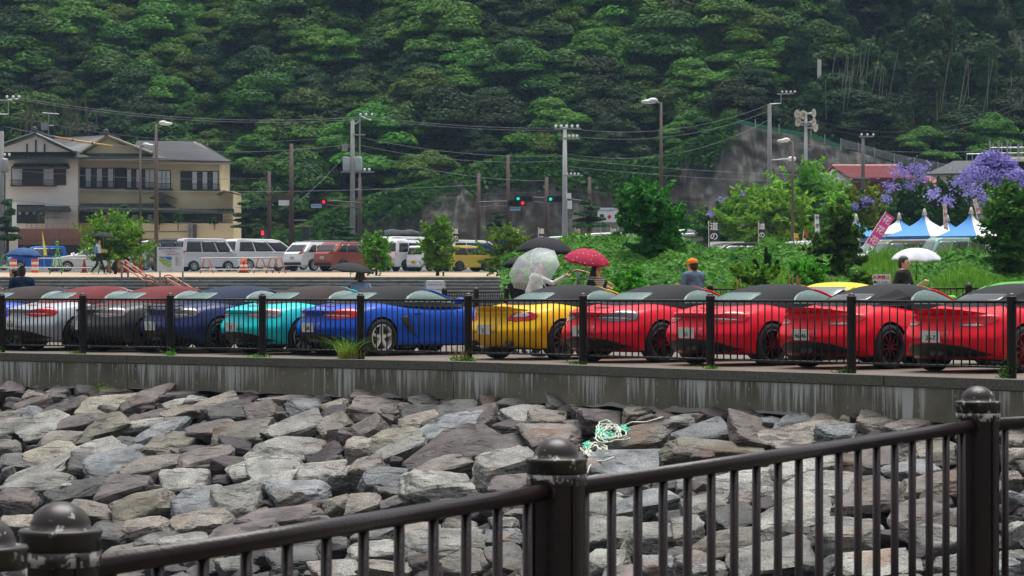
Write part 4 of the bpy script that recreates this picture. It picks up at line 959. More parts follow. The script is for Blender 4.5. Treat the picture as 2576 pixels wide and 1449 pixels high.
def dotted():
    m = cloth('crimson umbrella cloth with white dots', (.36,.012,.05)); nt = m.node_tree; L = nt.links.new; b = nt.nodes['Principled BSDF']; src = b.inputs['Base Color'].links[0].from_socket
    tc = nd(nt,'ShaderNodeTexCoord'); v = nd(nt,'ShaderNodeTexVoronoi'); v.inputs['Scale'].default_value = 16; v.inputs['Randomness'].default_value = .25; L(tc.outputs['Object'], v.inputs['Vector'])
    l = nd(nt,'ShaderNodeMath'); l.operation = 'LESS_THAN'; l.inputs[1].default_value = .15; L(v.outputs['Distance'], l.inputs[0])
    sp = nd(nt,'ShaderNodeSeparateXYZ'); L(tc.outputs['Object'], sp.inputs[0])
    gN = nd(nt,'ShaderNodeNewGeometry'); bf = nd(nt,'ShaderNodeMath'); bf.operation='SUBTRACT'; bf.inputs[0].default_value = 1; L(gN.outputs['Backfacing'], bf.inputs[1])
    mx = nd(nt,'ShaderNodeMix'); mx.data_type = 'RGBA'; L(l.outputs[0], mx.inputs['Factor']); L(src, mx.inputs['A']); mx.inputs['B'].default_value = (.75,.55,.6,1); L(mx.outputs['Result'], b.inputs['Base Color'])
    return m
UM['red'] = dotted()
def clearm():
    m = bpy.data.materials.new('clear vinyl'); m.use_nodes = True; nt = m.node_tree; L = nt.links.new; b = nt.nodes['Principled BSDF']; out = nt.nodes['Material Output']
    b.inputs['Base Color'].default_value = (.80,.84,.88,1); b.inputs['Roughness'].default_value = .25
    tr = nd(nt,'ShaderNodeBsdfTransparent'); mx = nd(nt,'ShaderNodeMixShader'); tc = nd(nt,'ShaderNodeTexCoord'); n = nd(nt,'ShaderNodeTexNoise'); n.inputs['Scale'].default_value = 28; n.inputs['Detail'].default_value = 6
    L(tc.outputs['Object'], n.inputs['Vector']); mr = nd(nt,'ShaderNodeMapRange'); mr.inputs['From Min'].default_value = .3; mr.inputs['From Max'].default_value = .72; mr.inputs['To Min'].default_value = .30; mr.inputs['To Max'].default_value = .42
    L(n.outputs['Fac'], mr.inputs['Value']); L(mr.outputs[0], mx.inputs[0]); L(tr.outputs[0], mx.inputs[1]); L(b.outputs[0], mx.inputs[2]); L(mx.outputs[0], out.inputs['Surface'])
    return m
UM['clear'] = clearm()
def ground(v, z=0): return Vector((v.x, v.y, z))
def torso_stripes():
    m = cloth('black and white striped top', (.02,.02,.02)); nt = m.node_tree; L = nt.links.new; b = nt.nodes['Principled BSDF']
    tc = nd(nt,'ShaderNodeTexCoord'); sp = nd(nt,'ShaderNodeSeparateXYZ'); L(tc.outputs['Object'], sp.inputs[0])
    w = nd(nt,'ShaderNodeMath'); w.operation='MULTIPLY'; w.inputs[1].default_value = 28; L(sp.outputs['Z'], w.inputs[0]); f = nd(nt,'ShaderNodeMath'); f.operation='FRACT'; L(w.outputs[0], f.inputs[0])
    r = nd(nt,'ShaderNodeValToRGB'); r.color_ramp.interpolation='CONSTANT'; r.color_ramp.elements[0].color=(.015,.015,.018,1); r.color_ramp.elements[1].position=.5; r.color_ramp.elements[1].color=(.6,.58,.56,1); L(f.outputs[0], r.inputs['Fac']); L(r.outputs[0], b.inputs['Base Color'])
    return m
CB = cloth('black clothes', (.016,.016,.018)); CN = cloth('navy jacket cloth', (.012,.025,.065)); CW = UM['white']; CLB = cloth('pale blue shirt cloth', (.28,.40,.62)); CD = cloth('denim blue jersey', (.085,.15,.24)); CJ = cloth('dark trousers', (.02,.022,.03))
PG = 'visitors standing among the sports cars'
# 1-2: couple under the blue umbrella
L1 = at(55, HY, 60.5)
p, hd = person('person in navy jacket seen from behind under the blue umbrella', ground(L1), 105, 1.74, CN, CJ, [(.22,.16,1.18),(.2,-.2,1.0)], hair='short', shoe=(.02,.02,.02), group=PG)
q = MB(); q.tube([(.12,.12,1.42),(-.10,.10,1.40),(-.17,-.02,1.25),(-.14,-.14,1.02)], .014, 6); q.build('bag_strap', CB, p)
p2, _ = person('person with a paper cup beside the navy jacket, facing left', ground(at(38, HY, 61.3)), 170, 1.70, CB, CJ, [(.28,.10,1.16),(.30,-.12,1.22)], hair='short', shoe=(.02,.02,.02), group=PG)
cp = thing('paper_cup', 'small white paper cup held by the person facing left', 'cup', world(p2, (.36,-.06,1.20)))
q = MB(); q.lathe([(.028,0),(.038,.10),(.040,.102),(.036,.102),(.03,.01)], 12); q.build('cup', M['white'], cp, True)
umbrella('large blue umbrella over the couple at the left edge', at(60, 623, 60.8), (.03,.02,1), .415, .20, UM['blue'], .72)
# 3: sun hat and black umbrella
p, hd = person('person in pale blue shirt and brown bucket hat seen from behind', ground(at(906, HY, 63)), 95, 1.61, CLB, CJ, [(.2,.24,1.12),(.15,-.24,1.05)], hair='hat', shoe=(.02,.02,.02), group=PG)
q = MB(); s = 1.61/1.72; hc = hd; q.lathe([(.001,.14),(.07,.13),(.098,.10),(.108,.03),(.15,-.045),(.152,-.05),(.105,.02)], 18, hc, caps=False); q.lathe([(.111,.035),(.112,.0)], 18, hc, caps=False)
q.build('bucket_hat', cloth('brown hat cloth', (.17,.12,.075)), p, True)
umbrella('small black folding umbrella over the brown bucket hat', at(885, 661, 62.8), (.10,-.05,1), .525, .20, UM['black'], .55, hook=False)
# 4: clear umbrella, white shirt, pointing right
p, hd = person('person in white shirt pointing right from behind a clear umbrella', ground(at(1346, HY, 51.5)), -12, 1.76, CW, CJ, [(.50,.10,1.40),(.16,-.26,1.05)], hair='short', fingers=('point','curl'), shoe=(.02,.02,.02), lean=.02, group=PG)
umbrella('clear vinyl umbrella tilted towards the camera beside the pointing person', at(1333, 661, 51.15), (-.42,-.72,.62), .50, .20, UM['clear'], .66, cover='white', thick=False, shaftm=M['white'])
# 5-6: black umbrellas behind
p, _ = person('person in black standing behind the clear umbrella', ground(at(1306, HY, 54)), -70, 1.58, CB, CJ, [(.2,.2,1.0),(.3,-.02,1.06)], hair='short', shoe=(.02,.02,.02), group=PG)
umbrella('small black umbrella half hidden left of the clear umbrella', at(1300, 648, 54), (-.05,.1,1), .30, .17, UM['black'], .6)
p, _ = person('person hidden beneath the large black umbrella', ground(at(1366, HY, 56)), -80, 1.68, CB, CJ, [(.2,.2,1.2),(.25,-.05,1.2)], hair='short', shoe=(.02,.02,.02), group=PG)
umbrella('large black umbrella above the clear one', at(1374, 596, 56), (.06,.02,1), .60, .34, UM['black'], .78)
# 7: woman under the dotted umbrella
STR = torso_stripes()
p, hd = person('person with long black hair and striped top under the crimson umbrella', ground(at(1499, HY, 52)), -38, 1.69, STR, CJ, [(.20,.14,1.10),(.20,-.20,1.12)], hair='long', shoe=(.02,.02,.02), group=PG)
s = 1.69/1.72; q = MB()
for sy in (1,-1):
    q.tube([(.05*s,sy*.19*s,1.39*s),(-.04*s,sy*.24*s,1.2*s),(.02*s,sy*.25*s,1.05*s)], [.07,.066,.058], 10)
    q.tube([(.0,sy*.13*s,1.40*s),(.05,sy*.15*s,1.2*s),(.07,sy*.16*s,.92*s)], [.075,.072,.07], 10)
q.ell((-.03,0,1.2*s), (.125,.19,.26)); q.build('jacket', CB, p, True)
umbrella('crimson umbrella with white dots over the long haired person', at(1480, 627, 52), (.14,-.22,1), .44, .24, UM['red'], .80, shaftm=M['black'], cover='white')
# 8: orange cap
p, hd = person('person in orange cap and denim blue jersey looking down at a phone', ground(at(1749, HY, 51.5)), 128, 1.80, CD, CJ, [(.26,.16,1.13),(.30,-.06,1.12)], hair='cap', lean=.05, sleeve='long', shoe=(.02,.02,.02), group=PG)
q = MB(); q.ell(hd+Vector((-.005,0,.045)), (.108,.094,.090), n=18, m=12)
q.hexa([hd+Vector(v) for v in ((.08,-.07,.035),(.19,-.05,.015),(.19,.05,.015),(.08,.07,.035),(.08,-.07,.045),(.19,-.05,.025),(.19,.05,.025),(.08,.07,.045))])
q.build('cap', cloth('orange cap cloth', (.70,.20,.015)), p, True)
ph = thing('phone', 'white phone held by the person in the orange cap', 'phone', at(1706, 716, 51.7)); q = MB(); q.box((0,0,0), (.075,.012,.04), Matrix.Rotation(R_(25),3,'Y')); q.build('phone_case', M['white'], ph)
# 9: white umbrella
WU = cloth('pale grey arm cover', (.50,.46,.47))
p, hd = person('person in black polo shirt and headset ear cover under the silver umbrella', ground(at(2272, HY, 51.5)), -28, 1.84, CB, CJ, [(.30,.14,1.24),(.12,-.26,.98)], hair='short', sleeve='under', undercol=WU, shoe=(.02,.02,.02), group=PG)
q = MB(); q.box((.135,.05,1.13), (.006,.075,.06)); q.build('name_badge', mat('pale blue badge', (.35,.62,.85), .4), p)
q = MB(); q.box((.135,-.06,1.30), (.006,.035,.03)); q.box((.02,-.25,1.25),(.05,.004,.04)); q.build('shirt_emblem', M['white'], p)
q = MB(); q.ell((-.17,.05,1.22), (.09,.15,.17)); q.build('backpack', cloth('olive grey bag', (.08,.09,.07)), p, True)
uu = umbrella('silver white umbrella printed with small letters near the right edge', at(2306, 624, 53), (.0,-.12,1), .485, .215, UM['silver'], .55, shaftm=M['black'], hook=False)
# 10: walker on the plaza
p, hd = person('person in blue vest and white shirt walking right across the plaza', ground(at(247, HY, 133), 1.985), 8, 1.72, CW, CB, [(.30,.14,1.08),(.32,-.16,1.14)], hair='short', walk=.9, sleeve='short', shoe=(.75,.75,.75))
q = MB(); q.ell((-.045,0,1.17), (.125,.185,.27)); q.build('vest', mat('bright blue vest', (.02,.25,.70), .6), p, True)
umbrella('black umbrella over the walker in the blue vest', at(261, 584, 133), (.05,0,1), .57, .27, UM['black'], .7)
# ---------------------------------------------------------------- plaza, steps
PZ = lambda D: 1.81 + (D-119)*.0121 if D > 119 else 1.81
mb = MB()
for a, b in ((119.4,150),(150,200),(200,330)):
    for X0, X1 in ((-90,-20),(-20,20),(20,90)): mb.quad((X0,a,PZ(a)),(X1,a,PZ(a)),(X1,b,PZ(b)),(X0,b,PZ(b)))
tag(mb.build('plaza', M['plaza'], recalc=False), kind='structure')
mb = MB(); mb.quad((-90,156,PZ(156)+.01),(90,156,PZ(156)+.01),(90,215,PZ(215)+.01),(-90,215,PZ(215)+.01))
tag(mb.build('car_park', mat('wet car park asphalt', (.10,.10,.105), .35, var=.2, scale=.5), recalc=False), kind='structure')
stp = thing('stone_steps', 'wide flight of grey stone seating steps below the plaza', 'steps', (0,0,0))
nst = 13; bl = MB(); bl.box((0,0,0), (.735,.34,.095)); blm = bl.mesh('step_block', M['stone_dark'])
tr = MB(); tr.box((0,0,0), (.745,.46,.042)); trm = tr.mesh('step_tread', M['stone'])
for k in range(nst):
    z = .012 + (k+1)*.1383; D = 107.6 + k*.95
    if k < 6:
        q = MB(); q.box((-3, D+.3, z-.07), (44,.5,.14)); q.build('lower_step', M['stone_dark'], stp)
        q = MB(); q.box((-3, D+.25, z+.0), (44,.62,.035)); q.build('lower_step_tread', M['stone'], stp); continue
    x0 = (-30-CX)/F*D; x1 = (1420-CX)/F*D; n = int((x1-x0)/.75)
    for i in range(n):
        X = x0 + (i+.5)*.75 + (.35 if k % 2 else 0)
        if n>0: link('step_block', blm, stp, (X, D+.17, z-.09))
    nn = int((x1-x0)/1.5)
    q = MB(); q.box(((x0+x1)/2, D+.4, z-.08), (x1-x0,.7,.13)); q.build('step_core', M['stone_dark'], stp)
    q = MB()
    for i in range(int((x1-x0)/.75)): q.box((x0+(i+.5)*.75+rnd.uniform(-.004,.004), D+.42, z-.021+rnd.uniform(-.003,.003)), (.742,.93,.042))
    tag(q.build('step_tread', M['stone'], stp), kind='stuff')
q = MB(); q.box((-3,113,-.3), (46,14,.4)); q.build('step_base', M['stone_dark'], stp)
# ---------------------------------------------------------------- parked cars beyond the plaza
PR = {
 'kei': (3.4,1.48,1.89,[(-.5,.13),(-.502,.35),(-.498,.55),(-.478,.93),(-.455,.985),(-.40,1),(.22,.995),(.28,.96),(.40,.60),(.485,.52),(.5,.40),(.5,.13)],.56),
 'minivan': (4.85,1.84,1.89,[(-.5,.14),(-.505,.40),(-.495,.56),(-.465,.92),(-.44,.985),(-.38,1),(.05,.99),(.15,.95),(.34,.62),(.46,.54),(.495,.44),(.5,.14)],.58),
 'suv': (4.6,1.86,1.67,[(-.49,.18),(-.50,.34),(-.485,.60),(-.46,.66),(-.36,.94),(-.34,.99),(-.05,1),(.06,.97),(.24,.66),(.42,.60),(.49,.48),(.5,.18)],.62),
 'hatch': (3.4,1.48,1.47,[(-.49,.16),(-.50,.36),(-.485,.56),(-.455,.94),(-.42,.99),(-.1,1),(.08,.96),(.26,.64),(.44,.55),(.49,.42),(.5,.16)],.60),
 'sedan': (4.5,1.76,1.36,[(-.49,.20),(-.50,.45),(-.48,.66),(-.36,.70),(-.22,.97),(-.05,1),(.06,.97),(.22,.70),(.44,.58),(.49,.46),(.5,.2)],.66),
}
def prof_x(pr, z, side):   # x where the profile crosses height z, rear or front
    xs = []
    for (xa,za),(xb,zb) in zip(pr[:-1], pr[1:]):
        if (za-z)*(zb-z) <= 0 and za != zb: xs.append(xa+(xb-xa)*(z-za)/(zb-za))
    return (min(xs) if side < 0 else max(xs)) if xs else 0
BC = {}
def base_car(kind):
    if kind in BC: return BC[kind]
    L, Wd, H, pr, belt = PR[kind]; pts = []
    full = pr
    for (a, b) in zip(full[:-1], full[1:]):
        n = max(1, int(hypot((b[0]-a[0])*L, (b[1]-a[1])*H)/.12))
        for i in range(n): pts.append((lerp(a[0],b[0],i/n)*L, lerp(a[1],b[1],i/n)*H))
    pts.append((full[-1][0]*L, full[-1][1]*H))
    n = len(pts); cxm, czm = 0, H*.45; vs = []
    bs = [(-1,.07),(-.985,.03),(-.93,.006),(-.5,0),(0,0),(.5,0),(.93,.006),(.985,.03),(1,.07)]
    for b, ins in bs:
        for x, z in pts:
            d = Vector((cxm-x, 0, czm-z)); dl = d.length; d = d/dl if dl else d
            zz = z + d.z*ins; xx = x + d.x*ins*(1.6 if abs(x) > L*.35 else 1)
            t = max(0, (z/H-belt)/(1-belt)); w = Wd/2*(1-.17*t) * (1-.03*max(0,(.3-z/H)/.3))
            nosew = 1-.16*max(0,(abs(x)/L-.40)/.10)**2*(abs(b)**4)
            vs.append((xx, b*w*nosew, zz))
    fs = []
    for j in range(len(bs)-1):
        for i in range(n): fs.append((j*n+i, j*n+(i+1)%n, (j+1)*n+(i+1)%n, (j+1)*n+i))
    # side skins: strips between lower and upper profile by fan to a belt-line spine
    for j, sg in ((0,1),(len(bs)-1,-1)):
        base = j*n; half = n//2
        i0, i1 = 0, n-1
        while i1-i0 > 1:
            if i1-i0 == 2: fs.append((base+i0, base+i0+1, base+i1) if sg>0 else (base+i1, base+i0+1, base+i0)); break
            q = (base+i0, base+i0+1, base+i1-1, base+i1); fs.append(q if sg > 0 else q[::-1]); i0 += 1; i1 -= 1
    me = bpy.data.meshes.new('body'); me.from_pydata(vs, [], fs); b = bmesh.new(); b.from_mesh(me); bmesh.ops.recalc_face_normals(b, faces=b.faces)
    for e in b.edges: e.smooth = not (len(e.link_faces)==2 and e.calc_face_angle(0) > R_(38))
    b.to_mesh(me); b.free(); me.polygons.foreach_set('use_smooth', [True]*len(me.polygons)); me.materials.append(None)
    BC[kind] = (me, bvh_of(me)); return BC[kind]
def parked(label, kind, x, D, heading, pm, light='tall', wst='alloy', plate=None, roof=None, dark_low=False, group='cars parked beyond the plaza', z=None, sx=1.0, front=False, cat='car', trim=None, nm=None):
    me, bv = base_car(kind); L, Wd, H, pr, belt = PR[kind]
    g = PZ(D)+.02 if z is None else z
    c = thing({'kei':'kei_van','minivan':'minivan','suv':'suv','hatch':'hatchback','sedan':'sedan'}[kind] if nm is None else nm, label, cat, (at(x, HY, D).x, D, g), R_(heading), group)
    b = link('body', me, c); b.material_slots[0].link = 'OBJECT'; b.material_slots[0].material = pm
    def pt(key, ol, view, rows, cols, off, m, mir=False, name=None, par=None):
        k = ('pk', kind, key, mir, m.name)
        if k not in PM: PM[k] = patch(bv, ol, view, rows, cols, off, .02, mir).mesh(name or key, m, True)
        return link(name or key, PM[k], par or c)
    zb, zt = belt*H+.02, H*.93
    xr0, xr1 = prof_x(pr, zb/H, -1)*L, prof_x(pr, zt/H, -1)*L; xf0, xf1 = prof_x(pr, zb/H, 1)*L, prof_x(pr, zt/H, 1)*L
    # side glass cut in three lights
    def xr(z): return prof_x(pr, z/H, -1)*L + .16
    def xf(z): return prof_x(pr, z/H, 1)*L - .12
    z0, z1 = zb+.03, H*.905
    a0, a1, b0, b1 = xr(z0)+(.08 if kind != 'kei' else 0), xr(z1)+.05, xf(z0), xf(z1)
    splits = {'kei':(.0,.36,.70,1),'minivan':(0,.30,.64,1),'suv':(0,.22,.6,1),'hatch':(0,.45,1),'sedan':(0,.12,.55,1)}[kind]
    for s in (False, True):
        for i in range(len(splits)-1):
            s0, s1 = splits[i]+.012, splits[i+1]-.012
            ol = [(lerp(a0,b0,s0),z0),(lerp(a1,b1,s0),z1),(lerp(a1,b1,s1),z1),(lerp(a0,b0,s1),z0)]
            pt('side_window%d' % i, ol, (0,1), 5, 6, .012, M['glass_dark'] if i < len(splits)-2 or not front else M['glass_car'], s, 'side_window')
        sy = 1 if s else -1
        ll = {'tall': [(.40,.50),(.46,.50),(.46,.86),(.40,.84)] if kind in ('kei',) else [(.34,.60),(.48,.57),(.48,.64),(.36,.66)], 'wide': [(.22,.60),(.45,.57),(.45,.655),(.30,.655)], 'low': [(.30,.27),(.45,.27),(.45,.34),(.30,.34)], 'up': [(.40,.46),(.475,.44),(.475,.66),(.42,.66)]}[light]
        pt('taillight'+light, [(sy*-u*Wd, zz*H) for u, zz in ll], (1,0), 5, 6, .012, M['lens_red'] if light != 'wide' or kind == 'suv' else M['lens_clear'], False, 'taillight')
        pt('headlight', [(sy*.28*Wd, .46*H),(sy*.46*Wd,.50*H),(sy*.47*Wd,.57*H),(sy*.32*Wd,.53*H)], (-1,0), 5, 6, .012, M['lens_clear'], False)
        for w in (-.305*L, .315*L):
            rr = .33 if kind in ('suv','minivan') else .28
            pt('arch%.2f' % w, [(w+(rr+.07)*cos(t), rr+(rr+.07)*sin(t)) for t in [i*2*pi/16-.01 for i in range(16)]], (0,1), 8, 8, .006, M['black'], s, 'wheel_arch')
            wheel(c, w, sy*(Wd/2-.085), wst, rr, .20, rr*.68)
        q = MB(); q.ell((.24*L if kind != 'kei' else .34*L, sy*(Wd/2+.07), belt*H+.08), (.06,.10,.09), n=8, m=6); q.build('mirror', pm, c, True)
        if trim: pt('side_trim', [(-.35*L,.17*H),(-.35*L,.24*H),(.36*L,.24*H),(.36*L,.17*H)], (0,1), 2, 10, .012, trim, s)
    pt('rear_window', [(-.40*Wd,zb+.06),(.40*Wd,zb+.06),(.345*Wd,zt-.03),(-.345*Wd,zt-.03)], (1,0), 6, 8, .012, M['glass_dark'])
    pt('windscreen', [(-.44*Wd,zb+.04),(.44*Wd,zb+.04),(.37*Wd,zt),(-.37*Wd,zt)], (-1,0), 6, 8, .012, M['glass_car'])
    pt('bumper', [(-.47*Wd,.16*H),(.47*Wd,.16*H),(.48*Wd,.30*H),(-.48*Wd,.30*H)], (1,0), 3, 10, .025, M['black'] if dark_low else pm)
    pt('grille', [(-.3*Wd,.30*H),(.3*Wd,.30*H),(.32*Wd,.44*H),(-.32*Wd,.44*H)], (-1,0), 3, 8, .012, M['black'])
    ym = kind in ('kei','hatch')
    for sx_, zz in ((-1,.36 if kind != 'suv' else .46),(1,.26)):
        q = MB(); q.box((sx_*(L/2+.02), 0, zz*H), (.02,.33,.165)); pl = q.build('number_plate', M['plate_y'] if ym and plate != 'w' else M['plate'], c)
    k = ('pn', str(plate)); 
    if plate and plate != 'w':
        if k not in PM: PM[k] = textmesh(plate, .10, M['ink_green'], .001, 'plate_number', .002)
        link('plate_number', PM[k], c, (-L/2-.034, 0, (.36 if kind != 'suv' else .46)*H-.02), (pi/2, 0, -pi/2))
    if roof:
        q = MB(); q.box((-.05*L, Wd*.36, H+.035), (L*.5,.04,.05)); q.box((-.05*L,-Wd*.36,H+.035),(L*.5,.04,.05)); q.build('roof_rail', M['steel'] if roof == 'rail' else M['black'], c)
    return c
BP = {'white': P_('pearl white paint', (.86,.87,.88)), 'silverv': P_('light silver van paint', (.70,.72,.76)), 'dgrey': P_('blue grey van paint', (.10,.13,.15)), 'copper': P_('copper rose paint', (.36,.105,.085)),
      'sage': P_('sage grey van paint', (.16,.20,.20)), 'yel': P_('pale yellow paint', (.75,.56,.09)), 'ink': P_('black van paint', (.02,.022,.026)), 'olive': P_('olive beige paint', (.24,.23,.18)), 'aqua': P_('pale aqua paint', (.33,.56,.56)), 'redc': P_('rust red paint', (.45,.09,.05)), 'bluec': P_('bright blue hatch paint', (.02,.15,.6))}
parked('blue compact car at the far left behind the barriers', 'hatch', 92, 165, 200, BP['bluec'], front=True)
parked('white low coupe facing left beside the round bush', 'sedan', 232, 160, 192, BP['white'], 'wide', front=True)
parked('white minivan facing the camera behind the round bush', 'minivan', 398, 176, 222, BP['white'], 'up', front=True)
parked('blue grey small van behind the beach sign', 'kei', 442, 172, 40, BP['dgrey'], 'up', 'steel', plate='11')
parked('silver small van with its whole side in view', 'kei', 520, 165, 27, BP['silverv'], 'up', 'alloy', plate='11')
parked('white large minivan between the silver van and the grey van', 'minivan', 662, 170, 36, BP['white'], 'wide', 'alloy', plate='9')
parked('sage grey high roof van facing the camera behind the white suv', 'minivan', 790, 182, 222, BP['sage'], 'up', front=True)
parked('white suv with red taillights and black lower bumper', 'suv', 808, 167, 47, BP['white'], 'wide', 'alloy', dark_low=True, plate='2-36', roof='rail')
parked('copper coloured suv behind the black folding umbrella', 'suv', 888, 163, 44, BP['copper'], 'wide', 'tendark', dark_low=True, plate='90-99')
parked('white small van behind the left crape myrtle', 'kei', 978, 166, 42, BP['white'], 'up', 'alloy')
v1 = parked('tall white van with a wrapped load on its roof', 'minivan', 1040, 182, 38, BP['white'], 'up', z=PZ(182)+.25)
parked('white compact minivan with black wheels behind the two shrubs', 'minivan', 1036, 166, 46, BP['white'], 'up', 'tendark', plate='42-03').scale = (.82,.92,.95)
parked('small white hatchback with low taillights by the middle shrub', 'hatch', 1094, 165, 46, BP['white'], 'low', 'steel', plate='30-17')
parked('pale yellow hatchback beside the blue truck', 'hatch', 1178, 162, 36, BP['yel'], 'up', 'steel', plate='33-67', trim=None)
parked('white van half hidden behind the yellow hatchback', 'minivan', 1190, 180, 40, BP['white'], 'up')
ld = thing('roof_load', 'grey tarpaulin bundle tied on the tall white van roof', 'bundle', (at(1010,HY,182).x, 182, PZ(182)+2.15)); q = MB()
q.tube([(-1.1,-.2,.2),(-.6,-.1,.26),(0,.05,.2),(.6,0,.24),(1.1,.2,.18)], [.16,.22,.18,.22,.13], 9); q.tube([(-1,.3,.15),(0,.4,.2),(1,.5,.13)], [.14,.2,.13], 8); q.build('tarpaulin', cloth('grey tarpaulin', (.10,.11,.12)), ld); q = MB(); q.box((0,.2,.02),(2.3,1,.05)); q.build('roof_rack', M['black'], ld)
# blue dump truck
tk = thing('dump_truck', 'dark blue small truck partly hidden by the green shrub', 'truck', (at(1248,HY,163).x, 163, PZ(163)+.02), R_(30), 'cars parked beyond the plaza')
dk = P_('dark blue truck paint', (.015,.06,.25)); q = MB(); q.box((-.5,0,1.05),(1.9,1.4,.08)); q.box((-1.45,0,1.3),(.06,1.4,.62)); q.box((-.5,.7,1.25),(1.9,.05,.4)); q.box((-.5,-.7,1.25),(1.9,.05,.4)); q.build('truck_bed', dk, tk)
q = MB(); q.hexa([(.5,-.7,.5),(1.6,-.7,.5),(1.6,.7,.5),(.5,.7,.5),(.55,-.64,1.8),(1.3,-.64,1.8),(1.3,.64,1.8),(.55,.64,1.8)]); q.build('cab', dk, tk)
q = MB(); q.box((-.1,0,.75),(3.0,.9,.2)); q.box((-.6,.3,.5),(.5,.3,.4)); q.build('chassis', M['black'], tk)
q = MB(); q.hexa([(.8,-.71,1.2),(1.3,-.71,1.2),(1.3,-.70,1.2),(.8,-.70,1.2),(.8,-.675,1.65),(1.2,-.675,1.65),(1.2,-.66,1.65),(.8,-.66,1.65)]); q.build('cab_window', M['glass_dark'], tk)
for w in (-1.0, 1.05):
    for sy in (-1, 1): wheel(tk, w, sy*.66, 'steel', .36, .22, .23)
q = MB(); q.box((-1.5,.1,.95),(.02,.33,.165)); q.build('number_plate', M['plate_y'], tk)
# right hand car park, seen over the green bank
RG = 'vehicles parked behind the green bank'
RV = [('black minivan with pale windscreen right of the middle tree','minivan',1845,140,205,'ink'),('silver minivan between the flags','minivan',2020,138,205,'silverv'),('black wagon with a roof rack under the yellow green tree','suv',1935,136,200,'ink'),
      ('white van with a rolled awning left of the olive van','minivan',2232,142,200,'white'),('olive beige small van in front of the tents','kei',2268,133,200,'olive'),('pale aqua small van in front of the tents','kei',2392,131,198,'aqua'),('rust red car low behind the pale aqua van','suv',2475,138,200,'redc')]
for lab, k, x, D, h, pc in RV:
    zz = {'ink':1.72,'silverv':1.78,'white':1.9,'olive':1.72,'aqua':1.78,'redc':1.85}[pc]
    parked(lab, k, x, D, h, BP[pc], 'up', group=RG, z=zz, front=True, roof='black' if k=='suv' and pc=='ink' else None)
bx = thing('box_truck', 'white box truck body behind the middle tree', 'truck', (at(1838,HY,152).x, 152, 1.9), 0, RG)
q = MB(); q.box((-.2,0,1.2),(1.7,1.5,1.5)); q.build('cargo_box', M['white'], bx); q = MB(); q.box((1.3,0,.95),(1.1,1.4,1.3)); q.build('cab', BP['white'], bx); q = MB(); q.box((0,0,.45),(3.6,1.3,.3)); q.build('chassis', M['black'], bx)
for w in (-.8,1.9):
    for sy in (-1,1): wheel(bx, w, sy*.68, 'steel', .34, .2, .22)
cn = thing('cargo_container', 'beige container box beside the pale aqua van', 'container', (at(2316,HY,137).x, 137, 1.9), R_(12), RG)
q = MB(); q.box((0,0,.95),(1.7,1.6,1.6)); q.build('box_shell', mat('beige box paint', (.40,.38,.34), .6), cn)
q = MB()
for i in range(9): q.box((-.8+i*.2, -.81, .95), (.06,.03,1.5))
tag(q.build('corrugation', mat('beige rib', (.33,.31,.27), .6), cn), kind='stuff')
# ---------------------------------------------------------------- signs, barriers, cones, handrails
sb = thing('beach_sign', 'white beach manners notice board with a blue and green map on two grey posts', 'sign', at(428, 722, 100) )
k = 100/F
q = MB(); q.box((0,0,(722-652)*k),(.92,.03,.85)); bd = q.build('board', M['white'], sb); q = MB(); q.box((-.50,.03,(722-652)*k),(.10,.05,.86)); q.build('board_edge', M['stone_dark'], sb)
for sx_ in (-.36,.44): q = MB(); q.tube([(sx_,.04,-.3),(sx_,.04,.98)], .033, 8); q.build('sign_post', M['steel'], sb, True)
def tx(s, sz, m, par, x, z, y=-.018, bold=.0): return text(s, sz, m, par, (x, y, z), bold=bold)
IB = mat('blue ink', (.01,.22,.62), .5); IR = mat('red ink', (.65,.02,.02), .5)
cz = (722-652)*k
tx('長浜海水浴場喫煙マナー', .074, IB, bd, .0, cz+.36, bold=.002)
tx('この海水浴場は喫煙場所以外', .042, IR, bd, -.05, cz+.27); tx('所定の場所以外ではご遠慮ください', .036, IR, bd, .10, cz+.205); tx('喫煙所は下の図のとおりです', .036, M['ink'], bd, .12, cz+.15)
for i in range(5): tx('喫煙所はこちら', .030, M['ink'] if i < 4 else IB, bd, .29, cz+.06-i*.065)
tx('ご利用の皆様へ　ご協力をお願いします', .022, M['stone'], bd, -.1, cz-.30); tx('熱海市 長浜海水浴場', .026, IB, bd, 0, cz-.385)
q = MB(); q.slab([(-.40,-.017,cz+.09),(.06,-.017,cz+.09),(.06,-.017,cz-.02),(-.03,-.017,cz-.05),(-.12,-.017,cz+.0),(-.20,-.017,cz+.07),(-.33,-.017,cz+.04)], (0,-1,0), .003); q.build('map_sea', IB, sb)
q = MB(); q.slab([(-.41,-.017,cz-.0),(-.33,-.017,cz+.035),(-.2,-.017,cz-.09),(-.1,-.017,cz-.14),(.06,-.017,cz-.15),(.05,-.017,cz-.25),(-.08,-.017,cz-.28),(-.25,-.017,cz-.19)], (0,-1,0), .003); q.build('map_land', mat('lime map ink', (.30,.62,.10), .5), sb)
q = MB(); q.slab([(-.32,-.016,cz+.03),(-.24,-.016,cz+.075),(-.12,-.016,cz-.03),(-.02,-.016,cz-.08),(.055,-.016,cz-.06),(.055,-.016,cz-.12),(-.09,-.016,cz-.13),(-.2,-.016,cz-.08)], (0,-1,0), .003); q.build('map_beach', mat('tan map ink', (.55,.42,.25), .5), sb)
